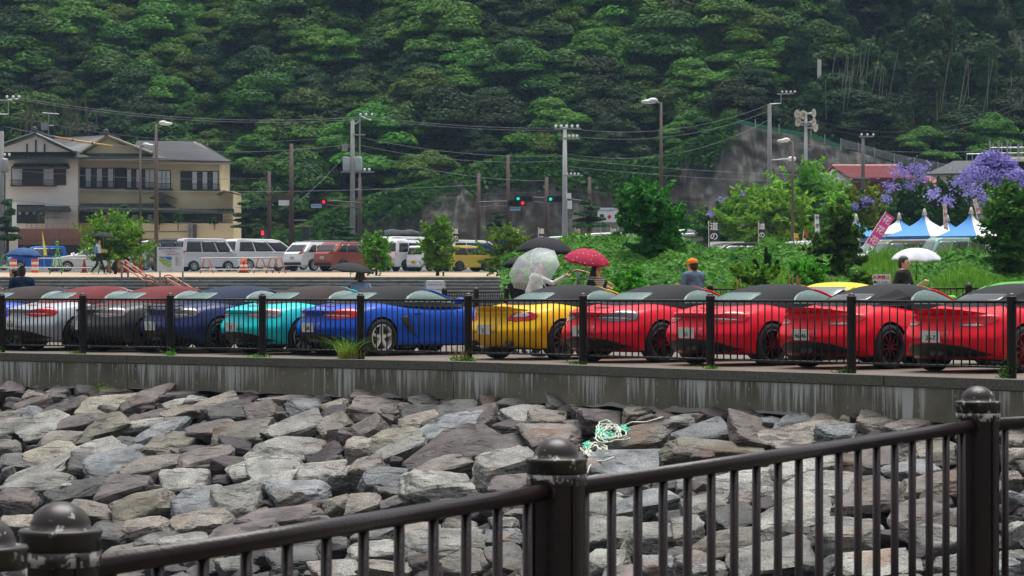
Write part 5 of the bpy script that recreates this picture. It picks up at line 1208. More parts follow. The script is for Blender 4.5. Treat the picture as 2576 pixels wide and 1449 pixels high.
# warning notice behind the cars
ws = thing('warning_sign', 'white warning notice with red heading beside the silver umbrella', 'sign', at(2217, 760, 57.5)); k = 57.5/F
q = MB(); q.box((0,0,(760-711)*k),(.37,.02,.34)); wb = q.build('board', M['white'], ws); q = MB(); q.tube([(0,.03,-.3),(0,.03,.4)], .02, 8); q.build('sign_post', M['steel'], ws)
cz2 = (760-711)*k; tx('水遊禁止', .088, IR, wb, .0, cz2+.10, -.012, .002); tx('はしらない', .058, M['ink'], wb, .03, cz2-.0, -.012, .001); tx('自転車バイク', .054, M['ink'], wb, .0, cz2-.10, -.012, .001)
ib = thing('small_notice', 'small white bordered notice board behind the blue convertible', 'sign', at(1095, 760, 68)); q = MB(); q.box((0,0,.30),(.44,.03,.34)); b_ = q.build('board', M['white'], ib); q = MB(); q.tube([(-.24,0,-.3),(-.24,0,.45),(-.2,0,.49),(.2,0,.49),(.24,0,.45),(.24,0,-.3)], .018, 6); q.build('frame', M['steel'], ib); tx('長浜海水浴場のご案内', .036, IB, b_, 0, .41, -.017); tx('お知らせ　利用時間', .03, M['stone_dark'], b_, 0, .3, -.017)
# salmon handrails on the steps
SAL = mat('salmon handrail paint', (.46,.165,.10), .45); 
def handrail(label, pts_list, D0, D1, posts):
    h = thing('handrail', label, 'handrail', (0,0,0), 0, 'salmon pink handrails on the stone steps')
    for pts in pts_list:
        q = MB(); q.tube([at(x, y, D) for x, y, D in pts], .028, 8); q.build('rail', SAL, h, True)
    for x, y, D, b in posts: q = MB(); q.tube([at(x,y,D), at(x,b,D)], .04, 8); q.build('post', M['stone_dark'], h, True)
    return h
handrail('salmon pink double handrail descending the steps left of the beach sign', [[(300,670,118),(300,661,118),(303,656,118),(316,655,118),(366,690,111),(388,696,109),(394,702,109)],[(298,674,118),(303,669,118),(310,669,118),(362,705,111),(382,708,109),(389,714,109)],[(318,665,118),(366,697,111),(390,705,109),(401,716,109)]], 0,0, [(306,665,118,700),(322,660,118,702),(368,692,111,722),(384,698,109.5,726)])
handrail('salmon pink double handrail descending the steps right of the beach sign', [[(410,706,112),(414,694,112),(420,692,112),(429,692,112),(494,731,104),(520,745,101)],[(404,714,112),(410,705,112),(420,704,112),(470,735,105),(490,748,102)],[(420,700,112),(480,735,104)]], 0,0, [(419,697,112,724),(445,704,109,730)])
handrail('salmon pink handrail descending behind the crimson umbrella', [[(1440,684,78),(1450,680,78),(1462,681,78),(1486,688,77),(1520,706,75),(1550,720,74),(1570,728,73)],[(1510,712,75),(1540,727,74),(1566,737,73)]], 0,0, [(1455,684,78,740),(1520,708,75,750)])
# barrier frames with pipes
def barrier(label, x, D, h=.78, m=SAL, w=.34, grp='pipe barrier frames along the car park'):
    b = thing('crowd_barrier', label, 'barrier', (at(x,HY,D).x, D, PZ(D)), 0, grp)
    q = MB(); q.tube([(-w,0,0),(-w*.35,0,h*.9),(0,0,h),(w*.35,0,h*.9),(w,0,0)], .035, 8); q.build('frame', m, b, True)
    q = MB(); q.tube([(-w*.72,0,h*.42),(w*.72,0,h*.42)], .028, 6); q.build('crossbar', m, b, True)
    q = MB(); q.ell((-w*.1,-.05,h*.3),(.2,.14,.12), n=8, m=6); q.build('weight', M['black'], b, True); return b
for x, lab in ((520,'orange barrier frame nearest the beach sign'),(655,'orange barrier frame left of the pair of cones'),(686,'orange barrier frame, middle of the three by the white minivan'),(702,'orange barrier frame, right one of the three by the white minivan')): barrier(lab, x, 148, .82, SAL)
GRN = mat('green barrier paint', (.02,.28,.16), .5)
for x, lab in ((12,'green barrier frame at the left edge'),(140,'green barrier frame left of the white coupe'),(262,'green barrier frame beside the walker')): barrier(lab, x, 142, .95, GRN, .30)
def pipe(lab, pts): 
    t = thing('barrier_pipe', lab, 'pipe'); q = MB(); q.tube([at(*p) for p in pts], .03, 6); q.build('pipe', M['steel'], t)
pipe('long grey upper pipe laid across the left barrier frames', [(95,650,141.5),(240,651,141.5)]); pipe('long grey lower pipe laid across the left barrier frames', [(0,673,141.5),(240,674,141.5)])
pipe('grey upper pipe laid across the orange barrier frames', [(505,650,147.5),(700,648,147.5)]); pipe('grey lower pipe laid across the orange barrier frames', [(505,678,147.5),(690,678,147.5)])
def cone(lab, x, D, c, h=.7):
    t = thing('traffic_cone', lab, 'traffic cone', (at(x,HY,D).x, D, PZ(D)+.01), 0, 'traffic cones around the car park'); q = MB(); q.box((0,0,.02),(.38,.38,.04)); q.build('base', M['black'] if c == 'o' else CMR, t)
    q = MB(); q.lathe([(.14,.04),(.03,h),(.02,h)], 14); q.build('cone', CO if c == 'o' else CMR, t, True); q = MB(); q.lathe([(.104,h*.38),(.072,h*.62)], 14, caps=False)
    if c == 'o': q.build('reflective_band', M['white'], t, True)
CO = mat('orange cone plastic', (.75,.10,.02), .4); CMR = mat('faded maroon cone plastic', (.22,.02,.025), .5)
for x, c, lab in ((608,'o','orange cone behind the pipe, left of the tall pair'),(618,'o','orange cone with white band nearest the white minivan'),(212,'m','maroon cone in front of the white coupe door'),(274,'m','maroon cone right of the walker'),(299,'m','maroon cone at the left end of the row by the bush'),(316,'m','maroon cone second in the row by the bush'),(338,'m','maroon cone third in the row by the bush'),(354,'m','maroon cone at the right end of the row by the bush')): cone(lab, x, 150, c, .85)
for x in (33, 88):
    t = thing('warning_light_stand', 'red and white striped marker beneath the %s of the blue umbrella' % ('left half' if x < 50 else 'right edge'), 'marker', (at(x,HY,146).x, 146, PZ(146)), 0, None)
    for i in range(5): q = MB(); q.box((0,0,.1+i*.14),(.34,.2,.13)); q.build('stripe', CO if i % 2 == 0 else M['white'], t)
yf = thing('yellow_banner', 'narrow yellow banner leaning at the left behind the barriers', 'banner', at(112, 676, 150)); q = MB(); q.slab([(-.02,0,.7),(.14,0,.7),(-.10,0,1.85),(-.13,0,1.85)], (0,1,0), .01); q.build('cloth', mat('yellow banner cloth', (.8,.75,.05), .7), yf); q = MB(); q.tube([(0,.03,0),(-.13,.03,2)], .015, 5); q.build('pole', M['steel'], yf)
gs = thing('green_trestle', 'tall bright green folded trestle by the blue compact car', 'trestle', at(146, 680, 145)); q = MB()
for a, b in (((-.25,0,0),(.02,0,1.45)),((.28,0,0),(-.12,0,1.45)),((-.12,0,1.45),(.02,0,1.45)),((-.14,0,.6),(.16,0,.6))): q.tube([a,b], .03, 6)
q.build('frame', mat('bright green paint', (.06,.40,.08), .5), gs)
# ---------------------------------------------------------------- the inn
def bxp(mb, x0, y0, x1, y1, D, depth, z1off=0):     # box whose front face covers picture rectangle at distance D
    a = at(x0, y1, D); b = at(x1, y0, D); mb.box(((a.x+b.x)/2, D+depth/2, (a.z+b.z)/2), (b.x-a.x, depth, b.z-a.z)); return mb
CREAM = mat('cream inn plaster', (.60,.53,.35), .8, var=.12, scale=.5, bump=.2, bscale=6)
OFFW = mat('off white inn plaster', (.80,.78,.74), .8, var=.13, scale=.35)
WOODD = mat('dark stained wood', (.022,.018,.017), .6); WOODB = mat('brown shutter wood', (.06,.035,.025), .6)
TILE = mat('dark grey roof tile', (.055,.056,.062), .4, var=.25, scale=2); TILEG = mat('mossy grey eaves tile', (.05,.065,.055), .5, var=.3, scale=2)
CURT = mat('pale curtain behind glass', (.68,.70,.73), .6, var=.12, scale=6); PANE = mat('dark window pane', (.035,.04,.048), .1, spec=.8)
inn = thing('inn', 'old two storey japanese inn with cream and white walls and grey tiled roofs', 'inn', (0,0,0))
D0 = 226.0
def wallp(x0,y0,x1,y1,D,dep,m): return bxp(MB(), x0,y0,x1,y1,D,dep).build('wall', m, inn)
wallp(14,398,196,640,D0,9,OFFW); wallp(196,398,553,640,D0+1.2,8,CREAM); wallp(553,480,586,640,D0+1.2,7,CREAM)
def roofslope(a, b, c, d, m, name='roof', ribs=0, parent=None):   # quad a(lower left) b(lower right) c(upper right) d(upper left) with thickness and tile rolls
    a,b,c,d = [Vector(v) for v in (a,b,c,d)]; n = (b-a).cross(d-a).normalized()
    q = MB(); q.hexa([a,b,c,d]+[v+n*.12 for v in (a,b,c,d)]); o = q.build(name, m, parent or inn)
    if ribs:
        q = MB()
        for i in range(ribs+1):
            t = i/ribs; p0 = a.lerp(b,t)+n*.13; p1 = d.lerp(c,t)+n*.13; q.tube([p0,p1], .07, 5)
        for i in range(1, 12): 
            t = i/12; p0 = a.lerp(d,t)+n*.12; p1 = b.lerp(c,t)+n*.12; q.tube([p0,p1], .035, 4)
        tag(q.build('roof_tiles', m, o), kind='stuff')
    return o
A = at
# main roofs: right long hip, centre gable, left gable
roofslope(A(330,404,D0), A(580,411,D0), A(480,362,D0+5), A(345,360,D0+5), TILE, ribs=46)
roofslope(A(560,408,D0+.4), A(582,411,D0+9), A(500,362,D0+5.2), A(478,362,D0+5), TILE, ribs=10)
roofslope(A(345,360,D0+5), A(480,362,D0+5), A(560,404,D0+10), A(330,404,D0+10), TILE)
q = MB(); q.tube([A(345,359,D0+5), A(482,361,D0+5)], .16, 8); q.tube([A(482,361,D0+5), A(578,410,D0+.1)], .13, 8); q.build('ridge', TILE, inn)
# centre gable facing us
def gable(xl, xr, xa, ye, ya, D, dep, m, wallm, xe0, xe1, ribsn):
    pk0, pk1 = A(xa,ya,D), A(xa,ya,D)+Vector((0,dep,0))
    for xs, sgn in ((xl,-1),(xr,1)):
        e0 = A(xs,ye,D); e1 = e0+Vector((0,dep,0))
        if sgn < 0: roofslope(e0+Vector((0,-.5,0)), pk0+Vector((0,-.5,0)), pk1, e1, m, ribs=0)
        else: roofslope(pk0+Vector((0,-.5,0)), e0+Vector((0,-.5,0)), e1, pk1, m, ribs=0)
        q = MB(); q.tube([pk0+Vector((0,-.55,.05)), e0+Vector((0,-.55,.05))], .12, 6); q.build('verge', TILE if wallm is OFFW else mat('cream verge board', (.25,.21,.14), .7), inn)
    q = MB(); q.slab([A(lerp(xa,xl,.86),ye-2,D), A(lerp(xa,xr,.86),ye-2,D), A(xa,ya+6,D)], (0,1,0), .2); g = q.build('gable_wall', wallm, inn)
    q = MB(); q.tube([pk0+Vector((0,-.6,.2)), pk1+Vector((0,0,.2))], .15, 6); q.ell(pk0+Vector((0,-.7,.3)), (.25,.15,.3)); q.build('ridge', TILE, inn)
    return g
g1 = gable(203, 385, 270, 388, 344, D0-.4, 7, TILE, CREAM, 0, 0, 0)
g2 = gable(-45, 190, 90, 384, 338, D0-1.2, 8, TILE, OFFW, 0, 0, 0)
for x in (68, 90, 112): q = MB(); a = A(x, 384, D0-1.28); b = A(x, 352 if x==90 else 362, D0-1.28); q.box(((a.x+b.x)/2, a.y, (a.z+b.z)/2), (.12,.1,b.z-a.z)); q.build('timber', WOODD, g2)
roofslope(A(125,390,D0-.2), A(215,399,D0-.2), A(266,345,D0+6), A(138,352,D0+6), TILE, ribs=22)
# eaves bands below the gables
roofslope(A(8,404,D0-1.6), A(225,400,D0-1.6), A(180,384,D0), A(25,384,D0), TILEG, ribs=30)
roofslope(A(206,401,D0-1.2), A(420,404,D0-1.2), A(378,388,D0), A(212,386,D0), TILEG, ribs=30)
q = MB(); bxp(q, 206,400,422,403,D0-1.3,.1); bxp(q, 330,409,582,412,D0-.5,.1); q.build('gutter', mat('pale gutter', (.28,.28,.27), .5), inn)
roofslope(A(32,425,D0-1.3), A(175,425,D0-1.3), A(170,417,D0), A(37,417,D0), TILEG, 'canopy', ribs=20)
roofslope(A(36,533,D0-1.3), A(178,533,D0-1.3), A(172,523,D0), A(42,523,D0), TILEG, 'canopy', ribs=20)
roofslope(A(197,530,D0-2.2), A(450,532,D0-2.2), A(420,517,D0+1.2), A(205,517,D0+1.2), TILEG, 'lower_roof', ribs=34)
roofslope(A(440,535,D0-.6), A(588,537,D0-.6), A(586,530,D0+1.2), A(450,530,D0+1.2), TILEG, 'lower_roof', ribs=18)
def minigable(xl, xr, xa, ye, ya, D):
    for s in ((xl,xa),(xa,xr)):
        y0, y1 = (ye,ya) if s[0]==xl else (ya,ye)
        q = MB(); q.hexa([A(s[0],y0+3,D),A(s[1],y1+3,D),A(s[1],y1+3,D)+Vector((0,2.5,0)),A(s[0],y0+3,D)+Vector((0,2.5,0)),A(s[0],y0,D),A(s[1],y1,D),A(s[1],y1,D)+Vector((0,2.5,0)),A(s[0],y0,D)+Vector((0,2.5,0))]); q.build('porch_roof', TILE, inn)
minigable(378,438,402,497,482,D0-1.5); minigable(545,602,562,488,478,D0-1.0)
q = MB(); q.slab([A(384,496,D0-1.3),A(432,496,D0-1.3),A(402,485,D0-1.3)], (0,1,0), .2); q.build('porch_gable', mat('porch gable boards', (.10,.08,.06), .7), inn)
# windows
def window(x0,y0,x1,y1,D,panes,lights, rail=True, m=WOODD, pm=None):
    f = bxp(MB(), x0-2,y0-2,x1+2,y1+2,D-.02,.3).build('window', m, inn); n = len(panes)
    for i, c in enumerate(panes):
        a = lerp(x0,x1,i/n)+.7; b = lerp(x0,x1,(i+1)/n)-.7
        bxp(MB(), a,y0,b,y1,D-.06,.03).build('pane', CURT if c=='c' else PANE, f)
    q = MB()
    for i in range(1,n): bxp(q, lerp(x0,x1,i/n)-.5,y0,lerp(x0,x1,i/n)+.5,y1,D-.1,.05)
    q.build('mullion', m, f)
    if rail:
        q = MB(); bxp(q, x0-5,y1-1,x1+5,y1+1,D-.75,.08); bxp(q, x0-5,y1-15,x1+5,y1-13.5,D-.75,.06)
        k = int((x1-x0+10)/3)
        for i in range(k+1): bxp(q, x0-5+i*3-.4, y1-14, x0-5+i*3+.4, y1, D-.73, .04)
        bxp(q, x0-5,y1-1,x1+5,y1+1.5,D-.7,.7); tag(q.build('balcony_rail', m, f), kind='stuff')
    return f
window(30,420,135,467,D0,'cddc',0,True,WOODB); bxp(MB(),137,420,166,466,D0-.08,.08).build('shutter', WOODB, inn)
window(215,424,285,471,D0+1.2,'cdcdc',0); bxp(MB(),197,421,213,472,D0+1.1,.1).build('shutter', WOODD, inn)
bxp(MB(),288,422,317,474,D0+1.1,.1).build('shutter', WOODD, inn)
window(319,426,388,473,D0+1.2,'cdcdcc',0); window(396,430,428,476,D0+1.2,'ccc',0)
bxp(MB(),454,430,481,478,D0+1.1,.1).build('shutter', WOODD, inn); window(483,432,548,477,D0+1.2,'cdcdc',0)
window(40,517,111,560,D0,'dddd',0,False); sh = bxp(MB(),112,517,168,574,D0-.09,.08).build('sheeting', mat('white building sheet', (.62,.64,.67), .6, var=.05), inn)
for i in range(3):
    for xx in (128,155): text('防水シート', .28, M['stone'], sh, tuple(A(xx, 524+i*12, D0-.13)))
for x in (44,62,80,98): q = bxp(MB(), x+2,532,x+9,540,D0-.09,.02).build('window_sticker', mat('pale blue sticker', (.35,.5,.7), .5), inn)
# shaded ground floor with sliding doors
bxp(MB(), 200,534,440,560,D0+.9,.4).build('ground_floor_screen', WOODD, inn)
for x0,x1,c in ((205,219,'d'),(262,276,'c'),(333,347,'c'),(372,392,'c'),(437,457,'c'),(480,512,'d'),(515,548,'d')): bxp(MB(), x0,540,x1,562,D0+.8,.05).build('sliding_door', CURT if c=='c' else PANE, inn)
bxp(MB(), 440,538,560,558,D0+1.15,.1).build('ground_floor_screen', WOODD, inn)
q = MB(); bxp(q,240,553,586,554.2,D0-3.4,.08); bxp(q,240,560,586,561,D0-3.4,.08)
for i in range(60): bxp(q, 240+i*5.8, 553, 240.8+i*5.8, 561, D0-3.38, .04)
tag(q.build('terrace_rail', WOODD, inn), kind='stuff')
# podium walls, terracotta fascia, ochre rail
ter = wallp(300,562,588,600,D0-3.5,6,CREAM); q = bxp(MB(), 300,582,480,583.2,D0-3.56,.05).build('groove', WOODD, ter)
wallp(455,565,588,640,D0-3.2,6,CREAM)
fa = bxp(MB(), 45,575,335,610,D0-5.6,3).build('terracotta_fascia', mat('terracotta ribbed tile', (.26,.13,.10), .6, var=.15), inn)
q = MB()
for i in range(int(290/3.2)): bxp(q, 45+i*3.2, 576, 46.4+i*3.2, 604, D0-5.68, .06)
tag(q.build('fascia_ribs', mat('terracotta rib', (.32,.17,.13), .6), fa), kind='stuff')
bxp(MB(), 45,604,335,616,D0-5.75,.3).build('fascia_band', mat('dull red band', (.12,.055,.045), .6), inn); bxp(MB(), 45,616,335,640,D0-5,.3).build('undercroft', M['black'], inn)
OCH = mat('ochre rail paint', (.42,.25,.08), .5); q = MB(); bxp(q,65,562,240,563.5,D0-5.3,.06); bxp(q,65,567.5,240,568.5,D0-5.3,.06); bxp(q,65,572,240,573,D0-5.3,.06)
for i in range(14): bxp(q, 65+i*13.2, 562, 66+i*13.2, 576, D0-5.28, .05)
tag(q.build('ochre_rail', OCH, inn), kind='stuff')
sn = bxp(MB(), 472,564,484,600,D0-3.9,.3).build('name_pillar', mat('grey name pillar', (.30,.30,.30), .6), inn); bxp(MB(),484.5,564,494,600,D0-3.85,.25).build('pillar_side', mat('dark grey pillar', (.07,.065,.07), .6), inn)
for i, ch in enumerate('旅館やとろ'): text(ch, .30 if i > 1 else .18, M['ink'], sn, tuple(A(478, 568+i*6.6 if i else 567, D0-3.95)))
gn = thing('green_sign', 'tall green and white sign pillar left of the inn', 'sign', (0,0,0)); bxp(MB(), 16,500,30,575,D0-6,.3).build('green_panel', mat('deep green sign', (.01,.16,.07), .5), gn); bxp(MB(), 30.2,510,40,575,D0-6,.3).build('white_panel', M['white'], gn)
for i, ch in enumerate('ミヤコ'): text(ch, .32, M['white'], gn, tuple(A(23, 512+i*16, D0-6.05)))
an = thing('tv_antenna', 'tv aerial on a mast above the inn roofs', 'antenna', (0,0,0)); q = MB(); q.tube([A(122,352,D0+4),A(122,286,D0+4)], .05, 6); q.build('mast', M['steel'], an); q = MB(); q.tube([A(107,284,D0+4),A(148,287,D0+4)], .04, 5)
for i in range(9): x = 109+i*4.6; q.tube([A(x,284+i*.3,D0+3.4),A(x,284+i*.3,D0+4.6)], .025, 4)
q.tube([A(110,316,D0+4),A(136,316,D0+4)], .04, 5); q.box(tuple(A(112,318,D0+4)), (.5,.6,.6)); q.build('aerial', M['steel'], an)
# red roofed house on the right
rh = thing('red_roof_house', 'low house with a rust red metal roof behind the jacarandas', 'house', (0,0,0)); D2 = 214
def q4(a,b,c,d,th=.12):
    a,b,c,d = [Vector(v) for v in (a,b,c,d)]; n = (b-a).cross(d-a).normalized(); m = MB(); m.hexa([a,b,c,d]+[v+n*th for v in (a,b,c,d)]); return m
REDR = mat('rust red metal roof', (.25,.04,.042), .45, var=.12, scale=1)
rf = q4(A(2140,451,D2), A(2300,451,D2), A(2258,421,D2+4), A(2094,421,D2+4)).build('roof', REDR, rh)
q = MB(); 
for i in range(40): t = i/39; q.tube([A(2140,451,D2).lerp(A(2300,451,D2),t)+Vector((0,-.05,.13)), A(2094,421,D2+4).lerp(A(2258,421,D2+4),t)+Vector((0,-.05,.13))], .035, 4)
tag(q.build('roof_seams', REDR, rf), kind='stuff')
q4(A(2300,464,D2-1), A(2386,464,D2-1), A(2340,447,D2+2), A(2270,449,D2+2)).build('side_roof', REDR, rh)
bxp(MB(),2140,451,2292,457,D2-.1,.3).build('fascia', mat('dark red fascia', (.10,.02,.02), .5), rh); bxp(MB(),2146,457,2300,520,D2+.5,5).build('wall', mat('dull pink wall', (.17,.06,.055), .8), rh)
q = MB(); q.slab([A(2075,451,D2+3.8),A(2140,455,D2+1),A(2094,424,D2+3.9)], (0,1,0), 2); q.slab([A(2072,449,D2+3.8),A(2140,455,D2+1),A(2140,500,D2+1),A(2072,500,D2+3.8)], (0,1,0), 2); q.build('gable_wall', mat('pale grey house wall', (.40,.42,.44), .7), rh)
q = MB(); q.tube([A(2094,419,D2+4),A(2262,419,D2+4)], .16, 6); q.tube([A(2094,419,D2+4),A(2070,447,D2+4)], .1, 6); q.build('ridge', REDR, rh)
w_ = bxp(MB(),2300,464,2372,510,D2,4).build('side_wall', mat('pale grey side wall', (.36,.38,.40), .7), rh); bxp(MB(),2342,468,2354,486,D2-.05,.05).build('side_window', PANE, rh)
bb = thing('teal_billboard', 'teal painted board leaning beside the red roofed house', 'sign', (0,0,0)); b2 = bxp(MB(),2058,436,2086,474,D2-5,.15).build('board', mat('teal board', (.20,.36,.33), .6, var=.2), bb); q = MB(); bxp(q,2056,434,2088,436.5,D2-5.05,.2); bxp(q,2086,434,2088,476,D2-5.05,.2); q.build('frame', mat('yellow frame', (.5,.42,.12), .6), bb)
gh = thing('flat_roof_house', 'grey walled house with a dark sloping roof behind the purple tree', 'house', (0,0,0)); q4(A(2330,441,225), A(2470,438,225), A(2480,408,231), A(2400,408,231)).build('roof', TILE, gh); bxp(MB(),2340,440,2480,500,225.3,6).build('wall', mat('blue grey wall', (.34,.37,.40), .7), gh)
sc_ = thing('rooftop_scaffold', 'grey pipe scaffold and tank on the roof at the right edge', 'scaffold', (0,0,0)); q = MB(); D3 = 232
for x in (2490,2512,2534,2562): q.tube([A(x,402,D3),A(x,352 if x!=2562 else 362,D3)], .09, 5); q.tube([A(x+8,402,D3+2),A(x+8,360,D3+2)], .07, 5)
for y in (372,386,400): q.tube([A(2490,y,D3),A(2576,y-1,D3)], .06, 5)
for x in range(2432,2490,14): q.tube([A(x,404,D3),A(x,388,D3)], .05, 5)
q.tube([A(2432,388,D3),A(2492,387,D3)], .06, 5); q.build('pipe_frame', M['steel'], sc_); q = MB()
for i in range(7): bxp(q,2540+i*5.5,398,2543.5+i*5.5,406,D3-1,.2)
bxp(q,2538,394,2580,397,D3-1,.3); q.build('parapet', M['white'], sc_)
# ---------------------------------------------------------------- poles, lamps, wires
WOODP = mat('reddish brown pole paint', (.085,.045,.04), .6); CONC = mat('concrete utility pole', (.26,.26,.25), .7, var=.12); LAMPP = mat('brown lamp post', (.085,.062,.05), .5)
def pole(label, x, y0, y1, D, m, r0, r1, cat='pole', name='utility_pole', grp=None):
    p = thing(name, label, cat, tuple(A(x,y1,D)), 0, grp); q = MB(); h = (y1-y0)*D/F; q.tube([(0,0,-.5),(0,0,h)], [r0,r1], 10); q.build('shaft', m, p, True); p['h'] = h; return p
def insul(q, x, z, k=3, dx=.45, s=.10):
    for i in range(k): q.ell((x+i*dx,0,z), (s,s,s*1.1), n=8, m=6)
def arm(p, z, x0, x1, m=None, ins=None):
    q = MB(); q.box(((x0+x1)/2,-.1,z), (x1-x0,.1,.1)); q.build('crossarm', m or M['steel'], p)
    if ins: q = MB(); insul(q, ins[0], z+.16, ins[1], ins[2]); q.build('insulators', M['white'], p, True)
def lamp(label, x, ytop, ybot, D, sgn, r=.08):
    p = pole(label, x, ytop, ybot, D, LAMPP, r*1.1, r*.7, 'street lamp', 'street_lamp', 'tall brown street lamps'); h = p['h']
    q = MB(); q.tube([(0,0,h-.05),(sgn*.25,0,h+.02)], .05, 6); q.build('arm', LAMPP, p); q = MB(); q.ell((sgn*.50,0,h+.04), (.33,.15,.09)); q.ell((sgn*.34,0,h+.08), (.22,.15,.12)); q.build('lamp_head', mat('white lamp head', (.62,.64,.66), .35), p, True); return p
lamp('brown street lamp rising in front of the inn', 393, 313, 652, 145, 1, .11); lamp('shorter brown street lamp left of the tall one', 353, 367, 650, 172, 1, .09)
lamp('tallest brown street lamp above the middle tree', 1663, 258, 640, 118, -1, .075); lamp('brown street lamp left of the loudspeaker mast', 1994, 356, 625, 150, -1, .08)
for x0, y0, yb, D, lab in ((677,430,640,205,'reddish brown pole left of the crossing with a box arm'),(733,362,640,190,'tall reddish brown pole with signal arms left of centre'),(905,445,640,205,'reddish brown pole beside the transformer pole'),(1204,435,640,200,'reddish brown pole right of the shrubs'),(1278,390,640,205,'thin tall reddish brown pole by the traffic lights'),(1375,445,640,195,'reddish brown pole carrying the traffic light arm'),(1483,445,620,205,'short dark pole right of the white utility pole')):
    p = pole(lab, x0, y0, yb, D, WOODP, .17 if x0 != 1278 else .13, .12, grp='reddish brown poles along the road')
    if x0 == 677: arm(p, p['h']-(490-430)*D/F, -1.0, 1.3, WOODP); arm(p, p['h']-(506-430)*D/F, -.6,.6, WOODP)
    if x0 == 1483: arm(p, p['h']-(490-445)*D/F, -.6, .9, WOODP)
p = pole('grey utility pole with two transformers left of centre', 887, 303, 640, 200, CONC, .20, .14, grp='grey utility poles'); h = p['h']; s = 200/F
q = MB(); q.tube([(0,0,h-.3),(.3,0,h-.2),(.55,0,h+.1)], .05, 5); q.tube([(.5,0,h+.2),(.5,0,h-5.6*.85),(.0,0,h-4.9)], .06, 6); q.tube([(.5,0,h+.3),(1.3,0,h-.0)], .05,5); q.build('bracket', M['steel'], p)
q = MB(); insul(q, .55, h+.42, 3, .4, .09); q.build('insulators', M['white'], p, True)
for sx_ in (-.42,.42): q = MB(); q.lathe([(.24,h-3.55),(.26,h-3.4),(.26,h-2.65),(.22,h-2.55)], 14, (sx_,-.15,0)); q.build('transformer', mat('pale grey transformer', (.42,.46,.48), .5), p, True)
arm(p, h-3.6, -.8, 1.5, None, (.2,4,.32)); q = MB(); q.box((-.9*.6,-.1,h-1.9),(.4,.3,.5)); q.build('switch_box', M['steel'], p); arm(p, h-1.0, 0,.9)
p = pole('white concrete utility pole right of centre with many insulators', 1421, 320, 640, 190, mat('white concrete pole', (.42,.43,.42), .7, var=.08), .20, .13, grp='grey utility poles'); h = p['h']
arm(p, h-.1, -.7, 1.1, None, (-.6,5,.36)); arm(p, h-.75, -.2, 1.0, None, (.3,3,.25)); arm(p, h-3.2, -.2,1.2); q = MB(); insul(q,.15,h-3.1,4,.25,.07); q.build('insulators', M['white'], p, True)
q = MB(); q.box((.25,-.12,h-4.55),(.35,.06,.35)); q.box((.32,-.12,h-5.15),(.3,.06,.55)); q.build('notice_plate', M['white'], p)
p = pole('dark utility pole in front of the bare slope on the right', 1936, 262, 640, 225, mat('weathered pole', (.19,.19,.19), .8), .22, .15, grp='grey utility poles'); h = p['h']; q = MB(); q.tube([(0,0,h+.0),(.9,0,h+.05),(.9,0,h+.75),(.6,0,h+.8),(1.9,0,h+.85)], .05, 5); q.build('bracket', M['steel'], p); q = MB(); insul(q, 1.0, h+.98, 4, .33, .08); q.build('insulators', M['white'], p, True); q = MB(); q.ell((1.75,0,h-4.3), (.35,.2,.2)); q.tube([(0,0,h-4.4),(1.5,0,h-4.3)], .04, 5); q.build('side_lamp', M['white'], p, True)
p = pole('tall grey utility pole standing at the edge of the green net fence', 2061, 150, 362, 250, mat('old grey pole', (.20,.205,.21), .8), .24, .17, grp='grey utility poles')
p = pole('short wooden utility pole in front of the red roof', 2171, 342, 500, 205, mat('grey brown pole', (.15,.13,.12), .8), .15, .11, grp='grey utility poles'); h = p['h']; arm(p, h-.05, -.3, .75); q = MB(); insul(q,-.1,h+.1,3,.42,.08); q.build('insulators', M['white'], p, True); arm(p, h-3.0, -.7,.5)
p = pole('grey utility pole cut off by the left edge', 4, 330, 640, 188, CONC, .20, .15, grp='grey utility poles'); h = p['h']; q = MB(); q.tube([(-.5,0,h+1.1),(.45,0,h+1.1),(.45,0,h+2.0),(-.4,0,h+2.05)], .06, 5); q.tube([(.3,0,h+2.05),(1.2,0,h+2.12)], .05, 5); q.build('bracket', M['steel'], p)
q = MB(); insul(q,.35,h+2.25,3,.4,.09); insul(q,.2,h-1.55,2,.3,.09); q.build('insulators', M['white'], p, True); q = MB(); q.lathe([(.24,h-2.7),(.26,h-2.6),(.26,h-1.9),(.2,h-1.8)], 12, (.22,-.2,0)); q.build('transformer', M['steel'], p, True)
# loudspeaker mast
p = pole('grey mast carrying five white horn loudspeakers', 2027, 282, 640, 160, M['steel'], .13, .09, 'loudspeaker mast', 'loudspeaker_mast'); h = p['h']; s = 160/F
for dx, y, dr, nm_ in ((-18,288,-1,0),(-6,290,-.3,0),(14,286,1,0),(-16,308,-1,0),(14,308,1,0),(18,322,.8,0)):
    c = Vector((dx*s, -.25, (640-y)*s)); d = Vector((dr, -.7, .0)).normalized(); rot = d.to_track_quat('Z','Y').to_matrix(); q = MB(); q.lathe([(.04,-.22),(.06,-.12),(.10,.02),(.17,.10),(.25,.14),(.245,.15),(.15,.10),(.05,0)], 16, c, rot, caps=False); q.tube([Vector((0,0,c.z)), c-d*.15], .03, 5); q.build('horn', mat('cream horn', (.55,.54,.50), .4), p, True)
arm(p, h-(314-282)*s, -.6, .7)
